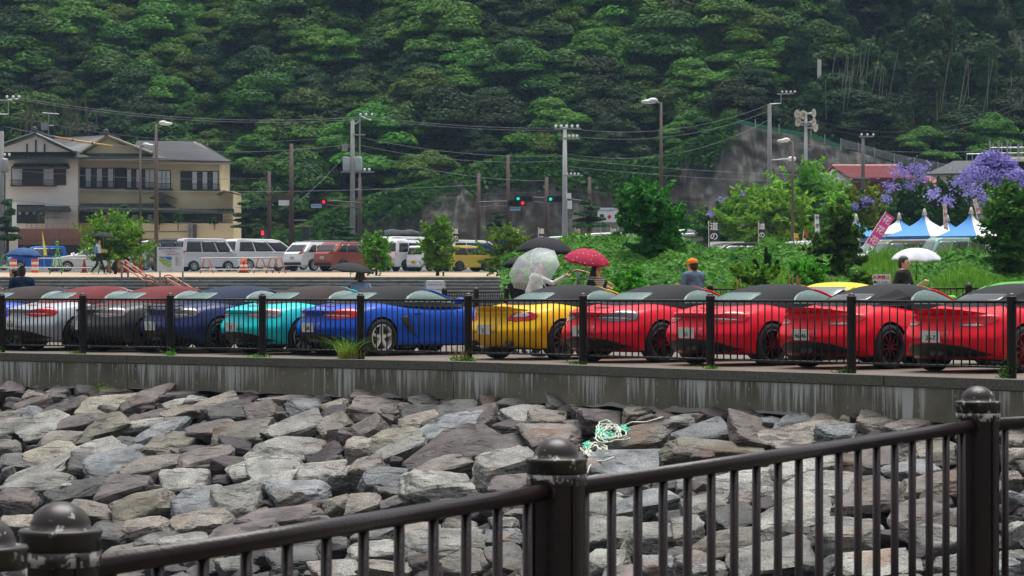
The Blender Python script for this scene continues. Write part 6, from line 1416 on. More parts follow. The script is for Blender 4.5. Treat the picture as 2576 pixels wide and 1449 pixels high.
# traffic lights
LG = mat('green signal light', (.02,.6,.4), .4, emit=((.02,.75,.5), .8)); LR = mat('red signal light', (.8,.02,.02), .4, emit=((1,.02,.03), 1.2)); SHD = mat('dark signal housing', (.03,.03,.032), .5)
def signal(label, x, y, D, lit, n=3, pole_x=None, yarm=None):
    t = thing('traffic_light', label, 'traffic light', tuple(A(x,y,D)), 0, 'traffic lights over the road'); q = MB(); q.box((0,0,0),(1.25,.2,.42)); hs_ = q.build('housing', SHD, t)
    for i in range(3):
        q = MB(); q.lathe([(.001,0),(.105,0),(.11,.03)], 14, (-.4+i*.4,-.11,0), Matrix.Rotation(pi/2,3,'X')); k = LG if lit=='g' and i==0 else (LR if lit=='r' and i==2 else M['black']); q.build('lens', k, t)
        q = MB(); q.lathe([(.18,0),(.19,.28)], 12, (-.4+i*.4,-.1,.02), Matrix.Rotation(pi/2,3,'X'), caps=False); q.build('hood', SHD, t)
    if pole_x is not None:
        q = MB(); e = A(pole_x, yarm or y, D)-A(x,y,D); q.tube([(0,.1,.15),(e.x,.1,e.z+.1)], .05, 5); q.tube([(0,.1,-.15),(e.x,.1,e.z-.25)], .035, 5); q.build('mast_arm', WOODP, t)
    return t
signal('red traffic light left of centre above a small blue and white plate', 800, 508, 198, 'r', pole_x=905, yarm=514)
signal('green traffic light on the arm between the brown poles', 1318, 500, 196, 'g', pole_x=1375, yarm=502); signal('lower red traffic light on the arm between the brown poles', 1300, 511, 195, 'r', pole_x=1204, yarm=512)
signal('green traffic light beside the white utility pole', 1400, 501, 192, 'g', pole_x=1483, yarm=512)
for x, y, D, lab in ((796,518,197.5,'small plate under the left red traffic light'),(1296,525,195,'small plate under the middle traffic lights')):
    t = thing('signal_plate', lab+' with blue characters', 'sign', tuple(A(x,y,D))); q = MB(); q.box((0,0,0),(.72,.04,.26)); b_ = q.build('plate', mat('pale blue plate', (.45,.55,.70), .5), t); text('夜間感応式', .135, IB, b_, (0,-.025,0), bold=.003)
t = thing('signal_plate', 'blank white plate hanging from the tall brown pole', 'sign', tuple(A(716,510,190))); q = MB(); q.box((0,0,0),(.8,.04,.36)); q.build('plate', M['white'], t); q = MB(); q.box((0,0,.38),(1.2,.2,.25)); q.build('lamp_box', WOODP, t)
t = thing('pedestrian_signal', 'red pedestrian light low beside the brown pole', 'traffic light', tuple(A(661,586,195))); q = MB(); q.box((0,0,0),(.4,.25,.5)); q.build('housing', SHD, t); q = MB(); q.box((0,-.14,0),(.18,.02,.3)); q.build('lens', LR, t)
t = thing('road_signal', 'dark signal boxes on brackets right of the tall brown pole', 'traffic light', tuple(A(768,585,190))); q = MB(); q.tube([(-.9,0,.8),(.1,0,.8)],.04,5); q.tube([(-.9,0,.4),(.5,0,.4)],.04,5); q.build('bracket', WOODP, t); q = MB(); q.box((.05,0,-.1),(.45,.3,.9)); q.box((.5,0,.2),(.25,.3,.4)); q.build('housing', SHD, t)
# wires
WIRE = mat('wire', (.16,.17,.18), .6); WIRED = mat('dark wire', (.03,.03,.035), .6)
wn_ = 0
def wire(label, a, b, sag, m=WIRE, r=.012, n=1, dz=.22):
    for i in range(n):
        t = thing('power_cable', (('lower of the two ', 'upper of the two ')[i] + label) if n == 2 else label, 'cable', (0,0,0), 0, 'overhead cables'); q = MB(); A0, B0 = A(*a), A(*b); pts = []
        for k in range(17): u = k/16; p_ = A0.lerp(B0,u); p_.z -= sag*4*u*(1-u) + i*dz; pts.append(p_)
        q.tube(pts, r, 4); q.build('strand', m, t)
wire('topmost cables from the left edge pole to the transformer pole', (45,245,188),(925,293,200), .75, n=2, dz=.15)
wire('topmost cables from the transformer pole to the white pole', (925,293,200),(1421,322,190), .25, n=2, dz=.15); wire('cable from the left edge across the inn gable', (22,292,188),(893,340,200), 1.0, WIRED); wire('cable from the left edge over the inn roof', (10,318,188),(890,362,200), 1.05)
wire('mid cables right of the transformer pole', (905,345,200),(1421,392,190), .45); wire('second mid cable right of the transformer pole', (905,365,200),(1421,404,190), .5)
wire('cable sloping down right from the transformer pole', (905,382,200),(1375,455,195), .5); wire('low cables past the inn to the centre', (0,470,188),(1204,465,200), .4, n=1); wire('low dark cable across the inn front', (0,425,188),(677,448,205), .3, WIRED); wire('cable from the brown pole up to the transformers', (745,510,190),(868,390,200), .2)
wire('cables from the white pole rising to the right hand dark pole', (1421,322,190),(1936,262,225), 1.0, n=2, dz=.5); wire('slack cable from the white pole to the dark pole', (1430,388,190),(1936,300,225), 1.3); wire('long cables from the white pole to the right edge', (1430,400,190),(2171,440,205), .3, n=2, dz=.5)
wire('cable from the dark pole towards the top right', (1936,262,225),(2640,215,240), 3.0, WIRED, n=2, dz=.4); wire('low cables across the bare slope', (1375,465,195),(1936,516,225), .3, WIRED, n=2, dz=.7)
wire('straight cable behind the red roofed house', (1936,350,225),(2640,365,240), .8); wire('cable over the red roof', (1936,430,225),(2171,430,205), .4); wire('cable leaving the short wooden pole to the right', (2171,430,205),(2640,442,215), .4); wire('distant cable high on the right slope', (2061,180,250),(2640,262,250), 1.2, WIRED)
wire('cable from the left edge to the signals', (0,500,188),(677,516,205), .5, WIRED); wire('cable between the brown poles', (905,470,205),(1375,482,195), .3, WIRED, n=2, dz=.6)
yc = thing('cable_guard', 'orange yellow guard sleeve around a cable in front of the inn roof', 'cable guard', (0,0,0)); q = MB(); q.tube([A(134,344,190),A(206,356,190),A(283,368,190)], .065, 8); q.build('sleeve', mat('orange yellow sleeve', (.62,.33,.03), .5), yc, True); q = MB()
for a_, b_ in (((132,344),(138,345)),((180,352),(185,352.6)),((230,359.5),(235,360.3))): q.tube([A(*a_,189.98),A(*b_,189.98)], .075, 8)
q.build('joint_band', mat('dark blue band', (.02,.06,.15), .5), yc)
# ---------------------------------------------------------------- tents, flags, road board
TB = mat('blue tent canvas', (.03,.24,.62), .6, var=.06); TW = mat('white tent canvas', (.68,.70,.72), .6, var=.04); TBV = mat('deep blue tent valance', (.02,.11,.34), .6)
def tent(label, xp, yp, xl, xr, ye, D, cl, cr_, z=1.9, ang=45):
    s = D/F; w = (xr-xl)*s/1.414; zc = A(0,yp,D).z; ze = A(0,ye,D).z
    t = thing('event_tent', label, 'tent', (A(xp,0,D).x, D+w*.7, z), R_(ang), 'blue and white peaked tents')
    pk = Vector((0, 0, zc-z)); cs = [Vector((-w/2,-w/2,ze-z)),Vector((w/2,-w/2,ze-z)),Vector((w/2,w/2,ze-z)),Vector((-w/2,w/2,ze-z))]
    for i in range(4):
        a, b = cs[i], cs[(i+1)%4]; m = cr_ if i in (0,2) else cl
        q = MB(); rows = 8; vs = []
        for r in range(rows+1):
            u = r/rows; hz = lerp(pk.z, a.z, u**.60)
            for p in (a, (a+b)/2, b): v = pk.lerp(p, u); v.z = hz; vs.append(v)
        q.add(vs, [(3*r+c, 3*r+c+1, 3*r+4+c, 3*r+3+c) for r in range(rows) for c in (0,1)]); q.build('canvas_panel', m, t, True, recalc=False)
        q = MB(); o_ = Vector((a.x+b.x, a.y+b.y, 0)).normalized()*.012; dz = Vector((0,0,.26)); q.hexa([a-dz, b-dz, b-dz+o_, a-dz+o_, a, b, b+o_, a+o_]); q.build('valance', TBV if m is TB else TW, t)
        q = MB(); q.tube([a, Vector((a.x,a.y,0))], .03, 6); q.build('leg', M['steel'], t)
    q = MB(); q.tube([pk-Vector((0,0,.10)), pk+Vector((0,0,.26))], [.15,.04], 8); q.build('peak_cap', mat('cream peak cap', (.55,.54,.45), .6), t, True); return t
tent('left tent with white left face and blue right face partly behind a dark bushy tree', 2163, 548, 2085, 2241, 594, 153, TW, TB)
tent('tent with white left half and blue right half behind the pink flag', 2272, 545, 2197, 2347, 587, 157, TW, TB)
tent('tallest tent in the middle, blue with a white right face', 2340, 534, 2240, 2440, 593, 150, TB, TW)
tent('small far tent peeking between the two big ones', 2391, 551, 2345, 2437, 583, 163, TW, TB)
tent('blue and white tent at the right behind the dark tree', 2457, 531, 2370, 2544, 593, 147, TB, TW)
def flag(label, xt, yt, xb, yb, D, w, h, m, txt, tm, tilt=0, ts=.3, grp='upright advertising flags', pc=None):
    t = thing('banner_flag', label, 'flag', tuple(A(xb, yb, D)), 0, grp); e = A(xt,yt,D)-A(xb,yb,D); q = MB(); q.tube([(0,0,0), e], .018, 5); q.build('pole', pc or M['white'], t)
    d = e.normalized(); sd = Vector((d.z,0,-d.x)); q = MB(); n = 8; vs = []
    for i in range(n+1):
        c = e - d*(h*i/n+.03); wv = .04*sin(i*1.3); vs += [c+Vector((0,wv*.3,0)), c+sd*w+Vector((0,wv,0)), c+sd*w+Vector((0,wv+.008,0)), c+Vector((0,wv*.3+.008,0))]
    q.add(vs, [(4*i+j,4*i+(j+1)%4,4*(i+1)+(j+1)%4,4*(i+1)+j) for i in range(n) for j in range(4)]+[(0,1,2,3),(4*n+3,4*n+2,4*n+1,4*n)]); f = q.build('cloth', m, t)
    ang = atan2(d.x, d.z)
    for i, ch in enumerate(txt): text(ch, ts, tm, f, tuple(e - d*(h*(i+.6)/len(txt)) + sd*w*.5 + Vector((0,-.05,0))), (pi/2, ang, 0), bold=.006)
    return t
NV = mat('navy flag cloth', (.02,.035,.07), .7); WH = mat('white flag cloth', (.66,.67,.68), .7, var=.05); PK = mat('hot pink flag cloth', (.75,.05,.38), .7); ORG = mat('orange flag cloth', (.55,.13,.05), .7)
for x, lab in ((1136,'first navy flag from the left above the shrubs'),(1290,'navy flag behind the shrub right of the yellow car'),(1352,'navy flag above the large black umbrella'),(1444,'navy flag above the crimson umbrella'),(1534,'navy flag left of the middle tree')):
    flag(lab, x+3, 572, x+3, 628, 150, .30, .72, NV, '道の', M['white'], ts=.30)
flag('navy flag right of the middle tree, largest of its kind', 1783, 556, 1783, 628, 138, .50, .95, NV, '道の', M['white'], ts=.42)
flag('navy flag left of the brown lamp post on the right', 1908, 558, 1908, 628, 145, .34, .85, NV, '道の', M['white'], ts=.34)
flag('orange striped flag leaning in front of the bare slope', 1854, 504, 1840, 560, 170, .42, 1.25, ORG, 'たこ焼', M['ink'], ts=.3)
flag('tilted hot pink flag with flower shapes in front of the tents', 2229, 532, 2170, 622, 140, .52, 1.75, PK, '花花花', M['white'], ts=.42)
flag('white flag with red letters between the tents', 2372, 512, 2376, 600, 160, .22, 1.6, WH, 'いかメシ', IR, ts=.26)
flag('short white flag leaning above the rightmost tent', 2447, 500, 2462, 560, 160, .22, .85, WH, 'いか', IR, ts=.22)
flag('tall white black and orange flag left of the dark right hand tree', 2050, 538, 2052, 620, 140, .20, 1.5, WH, 'やきそば', M['ink'], ts=.22)
flag('small yellow flag by the silver minivan', 1998, 586, 2000, 622, 145, .2, .6, mat('yellow flag cloth', (.7,.5,.05), .7), '祭', IR, ts=.2); flag('small red flag by the silver minivan', 2022, 580, 2018, 622, 145, .2, .7, mat('red flag cloth', (.5,.04,.02), .7), '氷', M['white'], ts=.2)
rb = thing('roadside_board', 'white roadside board with large black characters and a red dot', 'sign', tuple(A(1533,552,190))); q = MB(); q.box((0,0,.3),(1.55,.06,.95)); b_ = q.build('board', M['white'], rb); q = MB(); q.tube([(-.6,.05,-.2),(-.6,.05,-1.6)], .05, 5); q.tube([(.6,.05,-.2),(.6,.05,-1.6)], .05, 5); q.build('board_post', M['steel'], rb)
text('募', .34, M['ink'], b_, (-.5,-.04,.17), bold=.01); text('集', .34, M['ink'], b_, (.5,-.04,.17), bold=.01); q = MB(); q.lathe([(.001,0),(.13,0),(.13,.02)], 16, (0,-.03,.17), Matrix.Rotation(pi/2,3,'X')); q.build('red_dot', IR, b_); text('熱海市会場案内', .14, IB, b_, (-.3,-.04,.58)); text('駐車場ご利用の方', .10, M['ink'], b_, (.45,-.04,.62))
gr = thing('guard_rail', 'white guard rail along the road behind the bank', 'guard rail', (0,0,0)); q = MB()
q.tube([A(1380,600,190),A(1500,590,190),A(1660,585,190),A(1760,578,192)], .10, 6); q.tube([A(1380,610,190),A(1500,600,190),A(1760,588,192)], .08, 6); q.build('rail', M['white'], gr)
# ---------------------------------------------------------------- terrain
CL = [(640,640),(760,596),(830,560),(880,540),(960,515),(1100,480),(1200,440),(1290,420),(1400,425),(1560,440),(1660,420),(1760,375),(1830,312),(1900,322),(2000,345),(2110,378),(2250,420),(2400,440),(2700,470)]
TOE, ST = 236.0, .62     # cliff face: D grows with height
def cliff_D(x, y): return TOE + (600-y)*F**-1*TOE*ST
mb = MB(); nx, ny = 240, 60
for j in range(ny+1):
    for i in range(nx+1):
        x = lerp(600, 2720, i/nx); yt = interp(CL, x); y = lerp(660, yt-8, j/ny); D = cliff_D(x, y)
        p = at(x, y, D); w = noise.noise(Vector((p.x*.12, p.z*.12, 3)))*2.2 + noise.noise(Vector((p.x*.55, p.z*.22, 9)))*1.1 + noise.noise(Vector((p.x*1.3+p.z*.4, p.z*.9, 1)))*.5 + noise.noise(Vector((p.x*3.1, p.z*2.6, 1)))*.18
        p.y += w; mb.v.append(tuple(p))
for j in range(ny):
    for i in range(nx): a = j*(nx+1)+i; mb.f.append((a,a+1,a+nx+2,a+nx+1)); mb.mi.append(0)
def cliffmat():
    m = mat('sprayed grey rock slope', (.030,.029,.026), .9, col2=(.085,.082,.072), scale=1.1, detail=12, bump=1.0, bscale=2.2); nt = m.node_tree; L = nt.links.new; b = nt.nodes['Principled BSDF']; src = b.inputs['Base Color'].links[0].from_socket
    tc = nd(nt,'ShaderNodeTexCoord'); mp = nd(nt,'ShaderNodeMapping'); mp.inputs['Scale'].default_value = (1.5,.6,.35); mp.inputs['Rotation'].default_value = (0,.35,0); L(tc.outputs['Object'], mp.inputs['Vector'])
    n = nd(nt,'ShaderNodeTexNoise'); n.inputs['Scale'].default_value = 1.2; n.inputs['Detail'].default_value = 8; L(mp.outputs[0], n.inputs['Vector']); r = nd(nt,'ShaderNodeValToRGB'); r.color_ramp.elements[0].position = .52; r.color_ramp.elements[1].position = .60; L(n.outputs['Fac'], r.inputs['Fac'])
    f = nd(nt,'ShaderNodeMath'); f.operation='MULTIPLY'; f.inputs[1].default_value=.6; L(r.outputs['Color'], f.inputs[0]); mx = nd(nt,'ShaderNodeMix'); mx.data_type='RGBA'; L(f.outputs[0], mx.inputs['Factor']); L(src, mx.inputs['A']); mx.inputs['B'].default_value = (.15,.145,.13,1); L(mx.outputs['Result'], b.inputs['Base Color']); return m
tag(mb.build('rock_cliff', cliffmat(), smooth=True, recalc=False), kind='structure')
# wooded hillside behind
def hillD(x, y):       # distance of the hillside surface seen at picture point
    yt = interp(CL, x) if x > 700 else 640
    base = cliff_D(x, min(yt, 640)) + 2
    if x < 640: base = 243 + max(0, (640-x)*0)
    return base + max(0, (yt-y))*.062
mb = MB(); nx, ny = 90, 60
for j in range(ny+1):
    for i in range(nx+1):
        x = lerp(-900, 3500, i/nx); yt = interp(CL, x) if x > 700 else 640; y = lerp(yt+14, -900, (j/ny)**1.2); D = hillD(x, y)+3.5
        p = at(x, y, D); p.y += noise.noise(Vector((p.x*.07, p.z*.07, 5)))*3; mb.v.append(tuple(p))
for j in range(ny):
    for i in range(nx): a = j*(nx+1)+i; mb.f.append((a,a+1,a+nx+2,a+nx+1)); mb.mi.append(0)
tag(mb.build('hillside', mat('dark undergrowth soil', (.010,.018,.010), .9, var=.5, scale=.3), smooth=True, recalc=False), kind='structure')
# ---------------------------------------------------------------- leaves
def leaf_mesh(name, C, Nn, s, asp, m, seed=0, smooth=False):
    g = np.random.default_rng(seed); n = len(C); r = g.normal(0,1,(n,3)); Nn = Nn/np.linalg.norm(Nn,axis=1)[:,None]
    u = np.cross(Nn, r); u /= np.linalg.norm(u,axis=1)[:,None]; w = np.cross(Nn, u); s = s[:,None]
    V = np.empty((n,4,3)); V[:,0] = C+u*s; V[:,1] = C+w*s*asp; V[:,2] = C-u*s; V[:,3] = C-w*s*asp
    me = bpy.data.meshes.new(name); me.vertices.add(4*n); me.vertices.foreach_set('co', V.reshape(-1)); me.loops.add(4*n); me.loops.foreach_set('vertex_index', np.arange(4*n)); me.polygons.add(n); me.polygons.foreach_set('loop_start', np.arange(n)*4); me.polygons.foreach_set('loop_total', np.full(n,4)); me.materials.append(m); me.update(); me.validate(); return me
def lobe_points(g, lobes, n, shell=.35, upbias=.3):
    """points near the surfaces of flattened lobes with outward-and-up normals"""
    Cc, Rr = np.array([l[:3] for l in lobes]), np.array([l[3:6] for l in lobes]); wgt = Rr[:,0]*Rr[:,1]; k = g.choice(len(lobes), n, p=wgt/wgt.sum())
    d = g.normal(0,1,(n,3)); d[:,2] = np.abs(d[:,2])*1.0 - (g.random(n) < .25)*.9*np.abs(d[:,2]); d /= np.linalg.norm(d,axis=1)[:,None]
    rr = 1 - shell*g.random(n)**1.5; P = Cc[k]+d*Rr[k]*rr[:,None]
    N_ = d/Rr[k]; N_ /= np.linalg.norm(N_,axis=1)[:,None]; N_ = N_+g.normal(0,.33,(n,3)); N_[:,2] += upbias+.15; return P, N_
def tree_meshes(seed, R, H, nlobe, nleaf, leaf, m, flat=.45, style='broad', trunkm=None, tr=.2):
    g = np.random.default_rng(seed); lobes = []
    for i in range(nlobe):
        if style == 'broad':
            a = g.uniform(0,2*pi); t = g.uniform(0,1)**.7; rr = R*t*.8; z = H*(.95-.42*t**1.5)+g.uniform(-.10,.04)*H; r = R*g.uniform(.22,.42)
            lobes.append((rr*cos(a), rr*sin(a), z, r, r, r*flat*g.uniform(.7,1.3)))
        elif style == 'plume':
            a = g.uniform(0,2*pi); z = H*g.uniform(.35,1); rr = R*g.uniform(0,.7)*(1.15-z/H); r = R*g.uniform(.2,.38); lobes.append((rr*cos(a)+.12*z*sin(seed), rr*sin(a), z, r, r, r*1.5))
        elif style == 'cone':
            z = H*(.10+.86*(i/nlobe)); wd = R*(.25+1.5*(z/H)*(1-z/H)*1.7); a = i*2.4+g.uniform(-.5,.5); lobes.append((wd*.62*cos(a), wd*.62*sin(a), z, R*g.uniform(.16,.34), R*g.uniform(.16,.34), R*g.uniform(.14,.34)))
        elif style == 'pine':
            k = i % 5; z = H*(.34+.15*k); wd = R*(1.0-.14*k); a = 2*pi*(i*.382); lobes.append((wd*.55*cos(a), wd*.55*sin(a), z+g.uniform(-.03,.03)*H, wd*.48, wd*.48, H*.055))
        else:
            a = g.uniform(0,2*pi); t = g.uniform(0,.75); z = H*g.uniform(.08,.84); k = sqrt(max(.1,1-((z/H-.5)/.55)**2)); r = R*g.uniform(.14,.30); lobes.append((R*t*k*cos(a)*.95, R*t*k*sin(a)*.95, z, r, r, r*.62))
    P, N_ = lobe_points(g, lobes, nleaf)
    if style in ('bush','cone'):       # loose shoots that break the outline
        ex = [];
        for _ in range(int(nlobe*3.2)):
            l = lobes[int(g.integers(len(lobes)))]; c = np.array(l[:3]); d = np.array([c[0], c[1], (c[2]-H*.35)*.8]) + g.normal(0,.35*R,3); d[2] += .35*R; d /= np.linalg.norm(d)
            L2 = R*g.uniform(.25,.52)
            for t in np.linspace(.2,1,18): ex.append(c+d*(l[3]*.6+L2*t)+g.normal(0,.028*R,3))
        ex = np.array(ex); P = np.vstack([P, ex]); N_ = np.vstack([N_, g.normal(0,.6,ex.shape)+np.array((0,0,.6))])
    s = leaf*g.uniform(.6,1.35,len(P))
    cr = leaf_mesh('crown', P, N_, s, .55, m, seed)
    q = MB(); q.tube([(0,0,-.5),(R*.03,0,H*.3),(-R*.03,R*.02,H*.6),(0,0,H*.85)], [tr,tr*.8,tr*.5,tr*.2], 7)
    for l in lobes[::max(1,nlobe//7)]:
        b0 = Vector((0,0,H*.3+.3*l[2]*.5)); q.tube([b0, b0.lerp(Vector(l[:3]),.5)+Vector((0,0,-.1*H*.3)), Vector(l[:3])], [tr*.45,tr*.3,tr*.12], 5)
    return cr, q.mesh('trunk', trunkm or BARK, True)
BARK = mat('grey brown bark', (.06,.048,.038), .9, bump=.6, bscale=8, var=.3); BARKP = mat('pale bamboo culm', (.20,.21,.14), .6)
LM = {'bright': leafmat('bright broad leaves', (.026,.080,.005), (.072,.180,.012), (.15,.285,.026)), 'mid': leafmat('mid green leaves', (.015,.046,.005), (.042,.102,.009), (.090,.172,.018)),
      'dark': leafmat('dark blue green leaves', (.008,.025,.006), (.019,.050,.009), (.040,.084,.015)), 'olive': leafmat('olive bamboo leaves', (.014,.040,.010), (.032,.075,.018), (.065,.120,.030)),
      'lime': leafmat('lime shrub leaves', (.040,.14,.006), (.11,.31,.015), (.25,.48,.04)), 'pine': leafmat('pine needles', (.012,.045,.012), (.028,.085,.022), (.05,.13,.035)),
      'kudzu': leafmat('kudzu leaves', (.028,.11,.010), (.075,.25,.022), (.16,.38,.05), hue=0, scale=1.2), 'grass': leafmat('tall grass blades', (.045,.13,.010), (.12,.30,.02), (.25,.46,.05), hue=0),
      'jaca': leafmat('purple jacaranda blossom', (.13,.115,.34), (.23,.205,.52), (.38,.35,.72), hue=.01), 'yg': leafmat('yellow green feathery leaves', (.075,.17,.010), (.18,.34,.022), (.34,.52,.05)), 'deep': leafmat('glossy deep green leaves', (.022,.090,.010), (.058,.185,.020), (.14,.31,.04))}
VAR = {}
for k in ('bright','mid','dark'):
    VAR[k] = [tree_meshes(50+i+{'bright':0,'mid':10,'dark':20}[k], 4.4, 8.0, 38, 17000, .18, LM[k], .55) for i in range(3)]
VAR['olive'] = [tree_meshes(90+i, 2.6, 11.0, 24, 10000, .18, LM['olive'], style='plume', trunkm=BARKP, tr=.07) for i in range(3)]
VARP = VAR
def forest_tree(kind, x, y, sc, lab, grp, dD=0.0):
    D = hillD(x, y)+dD; p = at(x, y, D); H = 8.0 if kind != 'olive' else 11.0
    cr, tk_ = VAR[kind][rnd.randrange(3)]; nm = 'bamboo_clump' if kind == 'olive' else 'broadleaf_tree'
    t = thing(nm, lab, 'bamboo' if kind=='olive' else 'tree', (p.x, p.y, p.z-H*sc*.72), rnd.uniform(0,6.28), grp); t.scale = (sc, sc, sc*rnd.uniform(.85,1.1)); link('crown', cr, t); link('trunk', tk_, t); return t
def kindof(x, y):
    v = noise.noise(Vector((x*.0055, y*.0085, 2.2))) + .35*noise.noise(Vector((x*.014, y*.02, 7)))
    if x > 2060+rnd.uniform(-60,60) and y < 330: return 'olive' if rnd.random() < .75 else 'dark'
    if (x-700)**2/150**2 + (y-370)**2/60**2 < 1: return 'bright'
    if 520 < x < 1000 and 130 < y < 260 and v < .15: return 'dark'
    if 40 < x < 230 and y < 100: return 'bright'
    if (1350 < x < 1950) and y < 130: return 'bright' if v > -.15 else 'mid'
    if x < 420 and y > 170: return 'dark' if v < .1 else 'mid'
    return 'bright' if v > .16 else ('mid' if v > -.18 else 'dark')
REG = [(0,'behind the inn'),(620,'left of the transformer pole'),(960,'above the middle of the bare slope'),(1560,'above the tallest lamp post'),(2020,'on the right hand slope')]
KN = {'bright':'bright green spreading broadleaf tree','mid':'mid green broadleaf tree','dark':'dark blue green broadleaf tree','olive':'tall olive green bamboo clump with pale stems'}
cntt = 0; HT = []
for row in range(-3, 14):
    y = row*50+10
    n = 23
    for i in range(n):
        x = -140 + (i + .5*(row%2))*128 + rnd.uniform(-42,42); yy = y + rnd.uniform(-22,22)
        yt = interp(CL, x) if x > 740 else 650
        if yy > yt-30 - 10: continue
        if 1850 < x and yy > 250 + (x-1850)*.22: continue
        k = kindof(x, yy); sc = rnd.uniform(.70, 1.30) * (1.0 if k != 'dark' else .9)
        if yy > yt-90: sc *= .75
        low = 'high up' if yy < 150 else ('half way up' if yy < 320 else 'low down')
        rg = [r for a,r in REG if x >= a or a == 0][-1]
        HT.append((forest_tree(k, x, yy, sc, 'tree', 'trees of the wooded hillside', rnd.uniform(-1.6,1.2)), k, x, yy, sc)); cntt += 1
LMK = [(-200,'above the left edge'),(60,'above the left inn gable'),(190,'above the middle inn gable'),(320,'above the tall lamp by the inn'),(470,'above the right end of the inn'),(610,'right of the inn'),(730,'above the tall brown pole'),(840,'above the transformer pole'),(980,'right of the transformer pole'),(1130,'left of the traffic lights'),(1250,'above the traffic lights'),(1380,'above the white utility pole'),(1500,'right of the white utility pole'),(1610,'above the tallest lamp post'),(1740,'right of the tallest lamp post'),(1880,'above the dark utility pole'),(1990,'above the loudspeakers'),(2110,'above the red roof'),(2260,'right above the red roof'),(2400,'above the purple tree'),(2520,'at the right edge')]
def ordn(i, n):
    return ('leftmost' if i == 0 else ('rightmost' if i == n-1 else ('second from left' if i == 1 else 'third from left' if i == 2 else 'middle')))
BANDS = [(-999,'above the picture'),(0,'at the top'),(70,'high up'),(150,'fairly high up'),(230,'half way down'),(310,'low down'),(390,'lowest rows')]
bk = {}
for t, k, x, y, sc in HT:
    lm = [b for a, b in LMK if x >= a][-1]; bd_ = [b for a, b in BANDS if y >= a][-1]; sz = 'large ' if sc > 1.1 else ('small ' if sc < .8 else '')
    kn = {'bright':'bright green tree','mid':'mid green tree','dark':'dark blue green tree','olive':'olive bamboo clump'}[k]
    bk.setdefault('%s%s %s, %s' % (sz, kn, lm, bd_), []).append((x, t))
for lb, L_ in bk.items():
    L_.sort(key=lambda q: q[0])
    for i, (x, t) in enumerate(L_): t['label'] = lb if len(L_) == 1 else lb + ', ' + ordn(i, len(L_))
# undergrowth that closes the gaps
g = np.random.default_rng(5)
def hill_leaves(name, n, cond, m, s, seed, yr=(-60,640), lift=(0,2.4)):
    g = np.random.default_rng(seed); P = []
    xs = g.uniform(-80,2680,n); ys = g.uniform(*yr,n); ff = g.uniform(*lift,n)
    for x, y, f in zip(xs, ys, ff):
        yt = float(np.interp(x,[a for a,_ in CL],[b for _,b in CL])) if x > 700 else 640
        if y > yt+8 or not cond(x,y): continue
        P.append(tuple(at(x, y, hillD(x,y)+3.2-f)))
    P = np.array(P); N_ = g.normal(0,.6,P.shape); N_[:,1] -= .5; N_[:,2] += .7
    return tag(link(name, leaf_mesh(name, P, N_, s*g.uniform(.6,1.4,len(P)), .6, m, seed)), kind='stuff')
hill_leaves('undergrowth', 42000, lambda x,y: True, LM['dark'], .30, 1)  # dark leaf colour stands in for the shade between the crowns
hill_leaves('hanging_vines', 26000, lambda x,y: noise.noise(Vector((x*.01,y*.006,1))) > .05 and not (x>1900 and y > 380), LM['mid'], .26, 2, lift=(1,3.4))
# scrub on the upper right slope, under the bamboo
hill_leaves('slope_scrub', 22000, lambda x,y: x > 1850 and y > 240 and y < 335+(x-2000)*.20, LM['dark'], .22, 3, (230,460), (1.5,3.4))
# foliage spilling over the cliff edge
P = []
for i in range(26000):
    x = rnd.uniform(640, 1850); yt = interp(CL, x); y = yt - 30 + abs(rnd.gauss(0,1))*(26 + 26*max(0,noise.noise(Vector((x*.012,0,4))))); 
    if y > yt+ 60 + 60*noise.noise(Vector((x*.02,1,1))): continue
    P.append(tuple(at(x, y, cliff_D(x,y)-rnd.uniform(.1,1.5))))
P = np.array(P); N_ = nrg.normal(0,.6,P.shape); N_[:,1] -= .6; N_[:,2] += .6
tag(link('cliff_edge_creeper', leaf_mesh('cliff_edge_creeper', P, N_, .24*nrg.uniform(.6,1.4,len(P)), .6, LM['mid'], 3)), kind='stuff')
# bare bamboo and dead stems seen in the gaps
cu = thing('bamboo_grove', 'cluster of thin pale leaning stems below the bamboo on the right slope', 'bamboo', (0,0,0))
for i in range(46):
    x = rnd.choice([rnd.uniform(2075,2240), rnd.uniform(2350,2576), rnd.uniform(2090,2180)]); y0 = rnd.uniform(245,330)-20; L_ = rnd.uniform(60,150); D = hillD(x,y0)-2.2; q = MB(); q.tube([at(x,y0,D+.8), at(x+L_*rnd.uniform(-.02,.22), y0-L_, D+1.0)], [.035,.02], 5); q.build('stem', BARKP, cu)
cl = thing('bamboo_thicket', 'cluster of thin dark stems in the gap above the left inn roof', 'bamboo', (0,0,0))
for i in range(26):
    x = rnd.uniform(40,240); y0 = rnd.uniform(325,345); L_ = rnd.uniform(50,95); D = 243; q = MB(); q.tube([at(x,y0,D-1.5), at(x+rnd.uniform(-8,12), y0-L_, D-1.5)], .045, 5); q.build('stem', mat('dark stem', (.07,.06,.05), .8) if i == 0 else bpy.data.materials['dark stem'], cl)
dt = thing('dead_tree', 'bare pale forked branch on the right hand slope', 'tree', (0,0,0)); q = MB(); D = 262
for pts in ([(2375,262),(2392,225),(2430,190),(2470,160),(2505,118)],[(2420,200),(2418,175),(2408,150)],[(2440,182),(2470,176),(2490,160)],[(2400,222),(2420,214)]): q.tube([at(x,y,D-3) for x,y in pts], [.12]+[.08]*(len(pts)-2)+[.03], 6)
q.build('branch', mat('pale dead wood', (.22,.20,.18), .8), dt, True)
